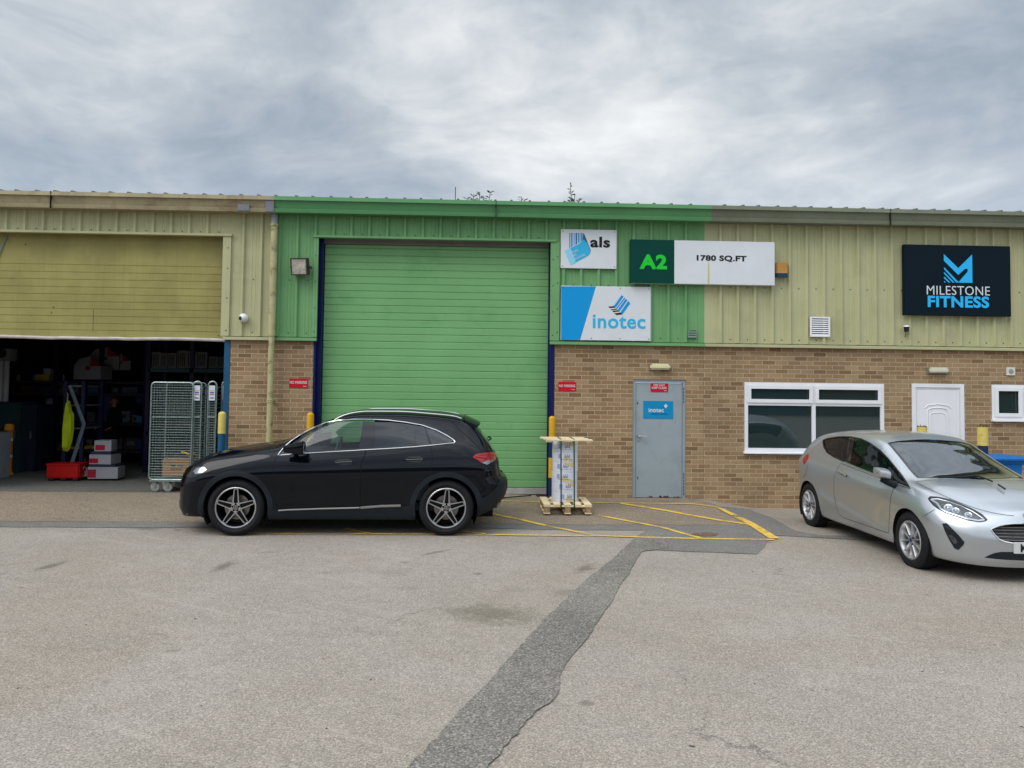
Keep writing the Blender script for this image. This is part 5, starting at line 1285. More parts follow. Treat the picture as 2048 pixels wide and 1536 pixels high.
def piece(T_, name, polys, Y, m, d=.003):
    mb = MB()
    for P in (polys if isinstance(polys[0][0], (tuple, list)) else [polys]): mb.prism(P, Y, Y-d, 'y')
    return mb.build(name, m, T_)
# label-printer sign
Y1 = -.104; T_, R_ = box_sign('company_sign', 'white sign lettered als with blue folded barcode emblem above the inotec sign', (1121.5, 459, 1233.2, 537), -.090, Y1, SIGNW, bolts=4)
w_ = wpt((1100, 450), 6.4, Y1-.0006)
piece(T_, 'emblem_dark', [w_(425, 105), w_(440, 118), w_(521, 325), w_(517, 352), w_(500, 380), w_(440, 300), w_(420, 190)], Y1, S_DBLUE, .002)
piece(T_, 'emblem_fold', [w_(190, 332), w_(200, 322), w_(285, 285), w_(380, 235), w_(432, 185), w_(480, 240), w_(514, 330), w_(512, 365), w_(488, 394), w_(275, 510), w_(258, 500)], Y1-.002, S_LBLUE, .0015)
piece(T_, 'emblem_glow', [w_(190, 332), w_(200, 322), w_(262, 296), w_(330, 470), w_(275, 510), w_(258, 500)], Y1-.0035, S_PALE, .001)
for (a, b) in ((248, 257), (268, 288), (299, 304), (312, 318), (328, 346), (358, 378), (390, 398), (403, 416)):
    zb_ = lambda c: 297-(c-248)*.56
    piece(T_, 'barcode_bar', [w_(a, 103), w_(b, 103), w_(b, zb_(b)), w_(a, zb_(a))], Y1, S_DBLUE if (a in (248, 328, 403)) else S_BLUE, .0018)
def lettering(T_, s, box, wf, Y, m, bold=0., rot=0., name='lettering'):
    a = wf(box[0], box[3]); b = wf(box[2], box[1]); mb = MB(); text_xz(mb, s, a[0], b[0], a[1], b[1], Y, bold, 0, rot, None, .003); return mb.build(name, m, T_)
lettering(T_, 'als', (515, 153, 769, 287), w_, Y1, INK, .034)
for s_, bx in (('APPLIED', (245, 358, 375, 384)), ('LABEL', (268, 395, 355, 420)), ('SOLUTIONS', (300, 432, 468, 458))): lettering(T_, s_, bx, w_, Y1-.0045, SIGNW, 0., radians(24))
# inotec sign
T_, R_ = box_sign('company_sign', 'large white and blue sign lettered inotec beside the green shutter', (1121.6, 572.5, 1301.5, 681), -.090, Y1, SIGNW, bolts=8)
piece(T_, 'blue_field', [w_(143, 785), w_(589, 785), w_(386, 1469), w_(141, 1469)], Y1, S_BLUE, .0015)
for P in ([(815, 1040), (915, 897), (941, 914), (845, 1056)], [(848, 1066), (951, 928), (963, 938), (858, 1075)], [(868, 1085), (968, 945), (991, 963), (890, 1103)], [(898, 1122), (1000, 973), (1029, 1003), (925, 1146)]): piece(T_, 'emblem_stripe', [w_(*p) for p in P], Y1, S_BLUE)
for P in ([(742, 1045), (818, 1038), (842, 1056), (765, 1062)], [(776, 1080), (848, 1072), (862, 1082), (788, 1089)], [(794, 1099), (872, 1091), (890, 1106), (812, 1114)], [(822, 1130), (902, 1121), (926, 1144), (850, 1153)]): piece(T_, 'emblem_stripe', [w_(*p) for p in P], Y1, INK)
lettering(T_, 'inotec', (545, 1155, 1222, 1322), w_, Y1, S_LBLUE, .022)
# unit number sign (box)
T_, R_ = box_sign('unit_number_sign', 'long box sign with green A2 end and white 1780 SQ.FT panel', (1261.5, 481.5, 1549.5, 568.5), -.088, -.190, SIGNW)
xm = float(W(1348.5, 520, -.19)[0]); mb = MB(); mb.box(R_[0]-.002, xm, -.19, -.193, R_[2]-.001, R_[3]+.001); mb.box(R_[0]-.003, R_[0]-.0005, -.076, -.19, R_[2], R_[3]); mb.build('green_panel', S_GREEN, T_)
w1 = wpt((880, 360), 3.793, -.193); lettering(T_, 'A2', (1513, 567, 1722, 675), w1, -.193, S_LIME, .045)
w2 = wpt((1340, 480), 7.877, -.19); lettering(T_, '1780 SQ.FT', (420, 250, 1205, 340), w2, -.19, INK, .042)
piece(T_, 'yellow_tape', [w2(597, 350), w2(620, 350), w2(622, 686), w2(595, 686)], -.19, mat('old_tape', (.55, .46, .20), .6), .001)
# gym sign
T_, R_ = box_sign('gym_sign', 'black box sign lettered MILESTONE FITNESS with blue M emblem', (1808.5, 490.5, 2021.5, 631.5), -.088, -.165, S_NAVY)
w3 = wpt((1790, 480), 7.938, -.165)
piece(T_, 'emblem', [w3(*p) for p in [(775, 225), (1003, 447), (1222, 232), (1228, 680), (1000, 677), (1150, 507), (1156, 465), (1140, 455), (1110, 458), (1003, 555), (775, 330)]], -.165, S_CYAN)
for P in ([(778, 432), (1000, 660), (1000, 676), (972, 676), (778, 464)], [(778, 505), (945, 676), (914, 676), (778, 536)], [(778, 580), (880, 676), (850, 676), (778, 610)], [(780, 648), (806, 674), (780, 674)]): piece(T_, 'emblem_stripe', [w3(*p) for p in P], -.165, S_CYAN)
lettering(T_, 'MILESTONE', (505, 740, 1503, 866), w3, -.165, SIGNW, -.004)
lettering(T_, 'FITNESS', (520, 898, 1492, 1066), w3, -.165, S_CYAN, .034)
# small red and blue signs
for (rc, tb, lab) in (((578.3, 757.2, 615.7, 776), (579.8, 762.0, 614, 767.6), 'small red NO PARKING sign beside the drainpipe'), ((1116.6, 763.8, 1152.2, 782.4), (1118, 769.2, 1150.4, 774.0), 'small red NO PARKING sign right of the green shutter')):
    T_, R_ = box_sign('warning_sign', lab, rc, -.001, -.006, S_RED, 'red warning signs', rnd=.012)
    wa = wpt((0, 0), 1., -.006); lettering(T_, 'NO PARKING', tb, wa, -.006, SIGNW, .015); lettering(T_, 'inotec', (rc[2]-9, rc[3]-4.6, rc[2]-2.6, rc[3]-2.6), wa, -.006, SIGNW, .02)
dy = .035
T_, R_ = box_sign('warning_sign', 'red FIRE EXIT KEEP CLEAR sign on the grey door', (1301.2, 766.3, 1336.3, 784.2), dy-.001, dy-.006, S_RED, 'red warning signs', rnd=.012)
wb_ = wpt((1270, 755), 16.17, dy-.006); lettering(T_, 'FIRE EXIT', (600, 218, 970, 280), wb_, dy-.006, SIGNW, .015); lettering(T_, 'KEEP CLEAR', (545, 305, 1025, 368), wb_, dy-.006, SIGNW, .015); lettering(T_, 'inotec', (942, 412, 1025, 438), wb_, dy-.006, SIGNW, .02)
T_, R_ = box_sign('door_sign', 'small light blue inotec sign on the grey fire door', (1286.5, 802, 1346.3, 837.5), dy-.001, dy-.006, mat('sign_mid_blue', (.004, .23, .46), .35, var=.03))
lettering(T_, 'inotec', (440, 990, 935, 1120), wb_, dy-.006, SIGNW, .02); lettering(T_, 'barcode security', (550, 1152, 1050, 1205), wb_, dy-.006, S_DBLUE, .01)
piece(T_, 'emblem', [wb_(*p) for p in [(990, 850), (1056, 915), (990, 1003), (935, 925)]], dy-.006, SIGNW, .002); piece(T_, 'emblem_shadow', [wb_(*p) for p in [(932, 930), (985, 1003), (950, 1003), (900, 945)]], dy-.006, S_DBLUE, .001)

def at(u, v, Y): p = W(u, v, Y); return float(p[0]), float(p[1]), float(p[2])
# drainpipe
DP = mat('drainpipe_paint', (.400, .385, .200), .5, var=.1, vs=3, dirt=(.16, .12, .07), dirt_f=.8, ds=7)
x, _, zt = at(547, 434, -.16); xb_ = at(540.5, 860, -.16)[0]; x = (x+xb_)/2
T_ = thing('drainpipe', 'cream drainpipe between the two roller shutters', 'drainpipe', (x, -.16, 0))
mb = MB(); z1 = at(545, 671, -.16)[2]; z2 = at(542, 800, -.16)[2]; ztop = at(547, 427, -.2)[2]
mb.lathe([(.058, z1), (.058, ztop-.16)], (x, -.155, 0), 'z', 20, 0); mb.build('upper_pipe', DP, T_)
mb = MB(); mb.lathe([(.050, .0), (.050, z1-.0)], (x-.0, -.155, 0), 'z', 20, 0); mb.lathe([(.06, z1-.01), (.062, z1), (.062, z1+.06), (.058, z1+.06)], (x, -.155, 0), 'z', 20); mb.build('lower_pipe', DP, T_)
mb = MB(); mb.lathe([(.066, ztop-.21), (.070, ztop-.20), (.070, ztop-.17), (.060, ztop-.165)], (x, -.155, 0), 'z', 20); mb.build('collar', DP, T_)
mb = MB(); mb.lathe([(.058, ztop-.17), (.060, ztop-.12), (.056, ztop-.115), (.062, ztop-.06), (.056, ztop-.05), (.060, ztop+.05)], (x, -.155, 0), 'z', 20); mb.build('gutter_outlet', mat('grey_outlet', (.24, .27, .29), .5), T_)
for zz in (z2, z2-.03, .9):
    mb = MB(); mb.lathe([(.052, zz-.012), (.060, zz-.01), (.060, zz+.01), (.052, zz+.012)], (x, -.155, 0), 'z', 18); mb.box(x-.02, x+.02, -.11, .0, zz-.008, zz+.008); mb.build('bracket', DP, T_)
# floodlight
fx, fy, fz = at(599, 533, -.22); T_ = thing('floodlight', 'square floodlight on the green cladding left of the shutter', 'floodlight', (fx, fy, fz), radians(-8))
T_.scale = (.86, .86, .86)
RX = Matrix.Rotation(radians(12), 4, 'X')
def rbox(name, b, m, p, bev=.012, rx=RX):
    mb = MB(); mb.bbox(*b, bev); mb.v = [tuple(rx@Vector(v)) for v in mb.v]; return mb.build(name, m, p, L=True)
hs_ = rbox('housing', (-.165, .165, -.03, .11, -.165, .165), mat('lamp_housing', (.05, .05, .048), .5), T_)
mb = MB(); frame(mb, -.165, .165, -.165, .165, .022, -.045, -.028); mb.v = [tuple(RX@Vector(v)) for v in mb.v]; mb.build('bezel', mat('lamp_housing', (.05, .05, .048)), T_, L=True)
rbox('reflector', (-.143, .143, -.034, -.031, -.06, .143), mat('dusty_reflector', (.50, .47, .40), .3, .4, var=.25, vs=14), T_, .001); rbox('lower_baffle', (-.143, .143, -.037, -.031, -.143, -.062), mat('dusty_baffle', (.40, .37, .32), .5, var=.4, vs=20), T_, .001)
mb = MB(); mb.box(-.19, -.172, 0, .17, -.02, .02); mb.box(.172, .19, 0, .17, -.02, .02); mb.box(-.19, .19, .155, .17, -.02, .02); mb.build('bracket', mat('lamp_housing', (.05, .05, .048)), T_, L=True)
# dome camera
cx_, cy2, cz_ = at(487, 636, -.10); T_ = thing('security_camera', 'white dome camera on the cream cladding under the drainpipe top', 'camera', (cx_, -.075, cz_))
mb = MB(); mb.lathe([(0, .0), (.075, .0), (.078, -.02), (.070, -.045)], (0, 0, 0), 'y', 24, 0, cap=False); mb.build('mount', WHITE, T_, L=True)
mb = MB(); prof = [(.072*cos(a), -.045-.070*sin(a)) for a in np.linspace(0, pi/2, 10)]; mb.lathe(prof, (0, 0, 0), 'y', 24); mb.build('ball', WHITE, T_, L=True)
mb = MB(); mb.lathe([(.0, -.008), (.032, -.006), (.036, .01)], (0, 0, 0), 'y', 20); Rm = Matrix.Translation((-.035, -.100, -.008))@Matrix.Rotation(radians(-40), 4, 'Z'); mb.v = [tuple(Rm@Vector(v)) for v in mb.v]; mb.build('lens', GLOSSB, T_, L=True)
# alarm box
a = at(1553, 525, -.17); b = at(1578, 553.5, -.17); T_ = thing('alarm_box', 'orange alarm box with dark blue base right of the unit sign', 'alarm box', (a[0], -.075, b[2]))
zmid = b[2]+(a[2]-b[2])*.26
def dbox(z0, z1, ins): 
    P = [(a[0]+ins, -.075), (a[0]+ins, -.12), (a[0]+.03, -.165), (b[0]-.03, -.165), (b[0]-ins, -.12), (b[0]-ins, -.075)]; mb = MB(); mb.prism(P, z0, z1, 'z'); return mb
dbox(zmid, a[2], 0).build('cover', mat('alarm_orange', (.42, .22, .055), .5, var=.1, vs=8), T_); dbox(b[2], zmid-.002, .006).build('base', mat('alarm_blue', (.006, .045, .09), .3, var=0), T_)
# vents
a = at(1375, 659, -.08); b = at(1392.5, 675.5, -.08); T_ = thing('louvre_vent', 'small grey green louvre vent low on the green cladding', 'vent', (a[0], -.075, b[2]))
GV = mat('vent_grey', (.17, .25, .21), .5)
mb = MB(); frame(mb, a[0], b[0], b[2], a[2], .014, -.10, -.072); mb.build('frame', GV, T_)
for k in range(3): z = b[2]+.014+(a[2]-b[2]-.028)*k/3; h = (a[2]-b[2]-.028)/3; mb = MB(); mb.prism([(-.102, z), (-.075, z+h*.9), (-.073, z+h*.9), (-.100, z)], a[0]+.014, b[0]-.014, 'x'); mb.build('slat', GV, T_)
a = at(1619.5, 633.5, -.08); b = at(1659.5, 674, -.08); T_ = thing('louvre_vent', 'white square louvre vent on the cream cladding above the window', 'vent', (a[0], -.075, b[2]))
mb = MB(); frame(mb, a[0], b[0], b[2], a[2], .028, -.10, -.072); mb.build('frame', WHITE, T_); mb = MB(); mb.box(a[0]+.02, b[0]-.02, -.076, -.073, b[2]+.02, a[2]-.02); mb.build('backing', DARK, T_)
for k in range(8): h = (a[2]-b[2]-.056)/8; z = b[2]+.028+h*k; mb = MB(); mb.prism([(-.098, z), (-.080, z+h*.62), (-.077, z+h*.62), (-.095, z-.001)], a[0]+.028, b[0]-.028, 'x'); mb.build('slat', WHITE, T_)
# small bullet camera
p_ = at(1812, 658, -.12); T_ = thing('security_camera', 'small black camera with white cap below the gym sign', 'camera', (p_[0], -.075, p_[2]))
mb = MB(); mb.lathe([(.036, -.05), (.050, .035), (.0, .036)], (0, -.06, 0), 'z', 16, 0, cap=False); mb.lathe([(0, -.05), (.036, -.05)], (0, -.06, 0), 'z', 16); mb.build('body', GLOSSB, T_, L=True)
mb = MB(); mb.lathe([(.052, .036), (.045, .055), (.0, .068)], (0, -.06, 0), 'z', 16); mb.bbox(-.02, .02, -.03, .01, .0, .05, .004); mb.build('cap', WHITE, T_, L=True)
mb = MB(); mb.tube([(0, -.03, -.05), (.02, -.01, -.09), (.0, -.004, -.14)], .006, 6); mb.build('cable', BLACKP, T_, L=True)
# bulkhead lights
DIFF = mat('yellowed_diffuser', (.60, .57, .34), .3, var=.12, vs=8, coat=.3)
a = at(1301, 727, -.1); b = at(1341.5, 739.5, -.1); T_ = thing('bulkhead_light', 'yellowed oblong bulkhead light above the grey fire door', 'wall light', (a[0], 0, b[2]), group='bulkhead lights over the doors')
mb = MB(); mb.bbox(a[0]-.012, b[0]+.012, -.03, .0, b[2]-.012, a[2]+.004, .008); mb.build('base', mat('lamp_base', (.22, .20, .16), .6), T_); mb = MB(); mb.bbox(a[0], b[0], -.105, -.03, b[2], a[2], .028); mb.build('diffuser', DIFF, T_)
a = at(1860, 734.5, -.1); b = at(1900, 746, -.1); T_ = thing('bulkhead_light', 'cream oblong bulkhead light above the white door', 'wall light', (a[0], 0, b[2]), group='bulkhead lights over the doors')
mb = MB(); mb.bbox(a[0]-.01, b[0]+.01, -.035, .0, b[2]-.018, a[2]+.002, .008); mb.build('base', mat('lamp_base', (.22, .20, .16)), T_); mb = MB(); mb.bbox(a[0]+.01, b[0]-.01, -.095, -.035, b[2], a[2], .02); mb.build('diffuser', mat('cream_diffuser', (.55, .54, .42), .35, var=.1), T_)
# extractor grille
a = at(2013.5, 734.5, -.03); b = at(2031, 751, -.03); T_ = thing('extractor_vent', 'small white round grilled extractor vent above the small window', 'vent', (a[0], 0, b[2])); cxm_, czm = (a[0]+b[0])/2, (a[2]+b[2])/2
mb = MB(); mb.bbox(a[0], b[0], -.03, .0, b[2], a[2], .006); mb.build('cover', mat('aged_white', (.62, .60, .54), .5), T_); mb = MB(); mb.lathe([(0, -.034), (.042, -.034), (.045, -.029)], (cxm_, 0, czm), 'y', 24); mb.build('grille', mat('vent_mesh', (.17, .17, .16), .7), T_)
for k in range(4): mb = MB(); zz = czm-.03+.02*k; hw = sqrt(.042**2-(zz-czm)**2); mb.box(cxm_-hw, cxm_+hw, -.038, -.033, zz-.003, zz+.003); mb.build('slat', mat('aged_white', (.62, .60, .54)), T_)
# water pipe stub and cable at the base of the wall skipped; black cable behind the SUV
mb = MB(); P = [at(985, 993, -.5), at(1010, 992, -.4), at(1035, 990.5, -.25), at(1062, 989, -.12)]; P = [(p[0], p[1], .075 if i else .06) for i, p in enumerate(P)]
mb.tube(P, .011, 6); tag(mb.build('black_cable', BLACKP), 'black cable lying along the foot of the green shutter', 'cable')

# bollards
YEL = mat('yellow_paint', (.62, .34, .015), .5, var=.1, vs=6, dirt=(.30, .18, .03), dirt_f=.3, ds=9); PYEL = mat('faded_yellow', (.62, .50, .13), .6, var=.12, vs=6, dirt=(.2, .15, .06), dirt_f=.6, ds=6); NAVYB = mat('navy_band', (.012, .025, .075), .5, var=.15)
def bollard(label, u, vt, Y, r, bands, ma, mb_, dome=True, broken=False):
    x, y, zt = at(u, vt, Y); T_ = thing('bollard', label, 'bollard', (x, y, gz(x, min(y, 0))), 0, 'yellow bollards along the terrace')
    zs_ = [zt]+[at(u, v, Y)[2] for v in bands]+[gz(x, y)-.1]; cols = [ma, mb_]
    for k in range(len(zs_)-1):
        z1, z0 = zs_[k], zs_[k+1]; mb = MB(); rr = r+(.004 if k % 2 == 0 else 0)
        prof = [(rr, z0), (rr, z1)]
        if k == 0 and dome: prof = [(rr, z0), (rr, z1-.045)]+[(rr*cos(a), z1-.045+.045*sin(a)) for a in np.linspace(.2, pi/2, 6)]
        if k == 0 and broken: prof = [(rr, z0), (rr, z1-.04), (rr*.8, z1-.04), (rr*.8, z1-.12)]
        mb.lathe(prof, (x, y, 0), 'z', 20); mb.build(['sleeve', 'post'][k % 2], cols[k % 2], T_)
    if broken:
        mb = MB()
        for k in range(9):
            a = k*.7; h = .015+.03*((k*37) % 5)/5; mb.prism([(x+rr*.9*cos(a)-.012, zt-.042), (x+rr*.9*cos(a)+.012, zt-.042), (x+rr*.9*cos(a), zt-.042+h)], y+rr*.9*sin(a)-.004, y+rr*.9*sin(a)+.004, 'y')
        mb.build('broken_rim', mat('scorched', (.05, .035, .015), .9), T_)
    return T_
bollard('bright yellow domed bollard behind the wrapped pallet load', 1104.5, 832, -.20, .052, (880, 915, 955), YEL, NAVYB)
bollard('yellow bollard between drainpipe and green shutter, behind the SUV roof', 621.2, 825, -.20, .054, (915,), YEL, NAVYB)
bollard('pale chipped yellow bollard by the roll cages', 444.5, 823, -.24, .057, (867,), PYEL, TEALB)
bollard('yellow bollard with broken top in front of the white door', 1844, 849, -.55, .074, (892,), PYEL, NAVYB, False, True)
bollard('yellow bollard with broken top and navy foot beside the blue bin', 1965, 849, -.55, .078, (891,), PYEL, NAVYB, False, True)

# wheelie bin
x, y, zt = at(1996, 912, -.75); g_ = gz(x, y); T_ = thing('wheelie_bin', 'blue wheelie bin standing behind the silver hatchback', 'bin', (x, y, g_)); BBL = mat('bin_blue', (.006, .13, .42), .4, var=.06); h = zt-g_
mb = MB(); vs = [(sx_*w__, sy_*d__, z_) for (w__, d__, z_) in ((.18, .20, .06), (.235, .25, h-.12), (.285, .285, h-.09), (.285, .285, h-.05)) for sx_, sy_ in ((-1, -1), (1, -1), (1, 1), (-1, 1))]
mb.add(vs, [(4*k+j, 4*k+(j+1) % 4, 4*k+4+(j+1) % 4, 4*k+4+j) for k in range(3) for j in range(4)]+[(3, 2, 1, 0), (12, 13, 14, 15)]); mb.build('body', BBL, T_, L=True)
mb = MB(); vs = [(sx_*w__, sy_*d__-(.03 if sy_ < 0 else 0), z_) for (w__, d__, z_) in ((.30, .30, h-.048), (.305, .305, h-.02), (.22, .22, h+.02)) for sx_, sy_ in ((-1, -1), (1, -1), (1, 1), (-1, 1))]
mb.add(vs, [(4*k+j, 4*k+(j+1) % 4, 4*k+4+(j+1) % 4, 4*k+4+j) for k in range(2) for j in range(4)]+[(3, 2, 1, 0), (8, 9, 10, 11)]); mb.tube([(-.22, .33, h-.03), (.22, .33, h-.03)], .018, 8); mb.build('lid', BBL, T_, L=True)
for sx_ in (-1, 1): mb = MB(); mb.lathe([(0, -.025), (.09, -.025), (.10, -.015), (.10, .015), (.09, .025), (0, .025)], (sx_*.23, .20, .10), 'x', 20); mb.v = [(v[0] if 1 else 0, v[1], v[2]) for v in mb.v]; mb.build('wheel', RUBBER, T_, L=True)

# pallet load
WOOD = mat('new_pallet_wood', (.76, .62, .39), .75, var=.12, vs=5, dirt=(.42, .30, .16), dirt_f=.4, ds=5); WOODB = mat('pressed_block', (.34, .22, .11), .9, var=.25, vs=30)
c_ = G(1135, 1026, .0); PX, PYf = float(c_[0]), float(c_[1]); PXc = float((G(1087, 1030)[0]+G(1184, 1030)[0])/2); PY0 = float(G(1135, 1030)[1]); pw = float(G(1184, 1030)[0]-G(1087, 1030)[0]); pd = .80
T_ = thing('pallet', 'new wooden pallet on the ground under the stacked rolls', 'pallet', (PXc, PY0+pd/2, .012)); H_ = .145
for k in range(5):
    x = -pw/2+.055+(pw-.11)*k/4; mb = MB(); mb.bbox(x-.053, x+.053, -pd/2, pd/2, H_-.022, H_, .003); mb.build('deck_board', WOOD, T_, L=True)
for k in range(3): y = -pd/2+.05+(pd-.1)*k/2; mb = MB(); mb.bbox(-pw/2+.002, pw/2-.002, y-.048, y+.048, H_-.042, H_-.0225, .003); mb.build('stringer_board', WOOD, T_, L=True)
for k in range(3):
    x = -pw/2+.055+(pw-.11)*k/2; mb = MB(); mb.bbox(x-.05, x+.05, -pd/2+.004, pd/2-.004, .0, .02, .003); mb.build('bottom_board', WOOD, T_, L=True)
    for j in range(3): y = -pd/2+.055+(pd-.11)*j/2; mb = MB(); mb.bbox(x-.044, x+.044, y-.048, y+.048, .0205, H_-.0425, .004); mb.build('block', WOODB, T_, L=True)
WRAP = mat('white_wrap', (.66, .69, .78), .25, var=.06, vs=7, coat=.5); WYE = mat('wrap_yellow', (.62, .50, .26), .4, var=.1)
rcx = float(W(1129.5, 950, PY0+.40)[0]); rcy = PY0+.40; rr = .199; z0 = .012+H_+.001; ztopw = float(W(1129, 884, rcy-rr)[2]); nl = 6; lh = (ztopw-z0)/nl
names = ['lowest', 'second from the bottom', 'third from the bottom', 'fourth from the bottom', 'fifth from the bottom', 'topmost']
rnd_ = random.Random(8)
for k in range(nl):
    T_ = thing('wrapped_roll', 'white wrapped label roll, '+names[k]+' in the strapped stack', 'roll', (rcx, rcy, z0+k*lh), 0, 'wrapped rolls stacked on the pallet'); ox = rnd_.uniform(-.004, .004)
    mb = MB(); mb.lathe([(.0, .002), (rr-.002, .001), (rr, .003), (rr, lh-.003), (rr-.002, lh-.001), (.0, lh-.002)], (ox, 0, 0), 'z', 40); mb.build('wrapping', WRAP, T_, L=True)
    def cyl(mb, a0, a1, z_0, z_1, z_2=None, z_3=None, e=.0012):
        n = 6; vs = []
        for i in range(n+1):
            f = i/n; a = a0+(a1-a0)*f; lo = z_0+(z_2-z_0)*f if z_2 is not None else z_0; hi = z_1+(z_3-z_1)*f if z_3 is not None else z_1
            vs += [(ox+(rr+e)*sin(a), -(rr+e)*cos(a), lo), (ox+(rr+e)*sin(a), -(rr+e)*cos(a), hi)]
        mb.add(vs, [(2*i, 2*i+2, 2*i+3, 2*i+1) for i in range(n)], 0, True)
    s_ = rnd_.uniform(-.25, .25)
    mb = MB(); cyl(mb, -.15+s_, .75+s_, lh-.012, lh-.008, lh-.10, lh-.008) if k % 2 else cyl(mb, -.2+s_, .8+s_, .012, .085, .012, .014); mb.build('yellow_print', WYE, T_, L=True)
    mb = MB()
    for j, hh in enumerate((.055, .035, .060, .030, .055)): a = -.10+s_+j*.085; cyl(mb, a, a+.035, .062, .062+hh, e=.002)
    for j in range(9): a = -.45+s_+j*.11; cyl(mb, a, a+.06*(.5+.5*((j*7+k) % 3)/2), .036, .046, e=.002)
    mb.build('black_print', INK, T_, L=True)
    mb = MB(); cyl(mb, -.62+s_, -.35+s_, .05, .12, e=.0016); mb.build('blue_print', mat('wrap_blue', (.30, .36, .62), .4, var=0), T_, L=True)
zt_ = z0+nl*lh
T_ = thing('wooden_cover', 'slatted wooden top frame strapped over the rolls', 'crate lid', (rcx+.03, rcy, zt_)); lw, ld = .70, .58
for k in range(3): y = -ld/2+.05+(ld-.1)*k/2; sh_ = .03*(1-k); mb = MB(); mb.bbox(-lw/2+sh_-.02, lw/2+sh_-.02, y-.060, y+.060, .021, .046, .003); mb.build('top_board', WOOD, T_, L=True)
for k in range(4): x = -lw/2+.05+(lw-.1)*k/3; mb = MB(); mb.bbox(x-.04, x+.04, -ld/2, ld/2, .0, .0205, .003); mb.build('cross_board', WOOD, T_, L=True)
STR = mat('green_strap', (.012, .06, .055), .35, var=0)
for (u, lab) in ((1120.5, 'left green packing strap round the roll stack'), (1146.5, 'right green packing strap round the roll stack')):
    x = float(W(u, 940, rcy-rr-.02)[0]); yf = rcy-ld/2-.004; yb = rcy+ld/2+.004; w_s = .011; zb_ = .012+H_-.042; yl = PY0-.004; ybk = PY0+pd+.004
    yf, yb = rcy-.294, rcy+.294; P = [(yl, zb_), (yf, zt_), (yf, zt_+.049), (yb, zt_+.049), (yb, zt_), (ybk, zb_)]
    mb = MB(); vs = []
    for (yy, zz) in P: vs += [(x-w_s, yy, zz), (x+w_s, yy, zz)]
    # a thin closed band
    vs2 = vs+[(v[0], v[1]-.002*(1 if i < 4 else (-1 if i >= 8 else 0)), v[2]+(.002 if 3 < i < 8 else 0)) for i, v in enumerate(vs)]; n = len(P)
    mb.add(vs2, [(2*i, 2*i+1, 2*i+3, 2*i+2) for i in range(n-1)]+[(2*n+2*i, 2*n+2*i+2, 2*n+2*i+3, 2*n+2*i+1) for i in range(n-1)]+[(2*i, 2*i+2, 2*n+2*i+2, 2*n+2*i) for i in range(n-1)]+[(2*i+1, 2*n+2*i+1, 2*n+2*i+3, 2*i+3) for i in range(n-1)])
    tag(mb.build('packing_strap', STR), lab, 'strap', 'packing straps')

# ---------------------------------------------------------------- growth and aerial behind the roof
LEAF = mat('leaf_green', (.045, .070, .030), .7, var=.3, vs=6); TWIG = mat('twig_brown', (.045, .035, .025), .8, var=.2)
def sapling(label, tips, Y, seed):
    rg_ = random.Random(seed); bx, by, _ = at(sum(t[0] for t in tips)/len(tips), 500, Y); T_ = thing('buddleia_bush', label, 'bush', (bx, by, 0), 0, 'bush tops showing above the roof')
    st_ = MB(); lf_ = MB()
    st_.tube([(bx, by, 0), (bx+.1, by, 2.5), (bx, by+.1, 4.8)], [.09, .06, .04], 8)
    for (u, v) in tips:
        tx, ty, tz = at(u, v, Y+rg_.uniform(-.3, .3)); P = [Vector((bx, by+.1, 4.6)).lerp(Vector((tx, ty, tz)), f)+Vector((rg_.uniform(-.06, .06), 0, .15*sin(f*pi))) for f in np.linspace(0, 1, 9)]
        P[-1] = Vector((tx, ty, tz)); st_.tube(P, [.034*(1-.72*f) for f in np.linspace(0, 1, 9)], 5)
        for i in range(2, 9):
            for q_ in range(13 if i > 4 else 5):
                p = P[i-1].lerp(P[i], rg_.random()); a = rg_.uniform(0, 2*pi); up = rg_.uniform(.2, .9); L_ = rg_.uniform(.10, .21); d = Vector((cos(a), sin(a)*.7, up)).normalized()
                s_ = d.cross(Vector((rg_.uniform(-1, 1), rg_.uniform(-1, 1), rg_.uniform(-1, 1)))).normalized()*L_*.13
                lf_.add([p, p+d*L_*.5+s_, p+d*L_+Vector((0, 0, -.02)), p+d*L_*.5-s_], [(0, 1, 2, 3)])
    st_.build('stem', TWIG, T_); lf_.build('crown', LEAF, T_)
sapling('bush shoots poking over the roof left of centre', [(948, 388), (960, 386), (981, 383), (934, 396), (968, 393)], 12., 1)
sapling('single tall bush shoot above the roof over the als sign', [(1141, 371), (1150, 388), (1158, 398)], 12.5, 2)
sapling('tiny bush tip above the roof between the taller shoots', [(1043, 394), (1049, 399)], 12.2, 3)
a_ = at(911, 374, 8.); mb = MB(); mb.tube([(a_[0], 8., 5.75), (a_[0], 8., a_[2])], .012, 6); tag(mb.build('aerial_rod', TWIG), 'thin upright aerial rod on the green unit roof', 'aerial')
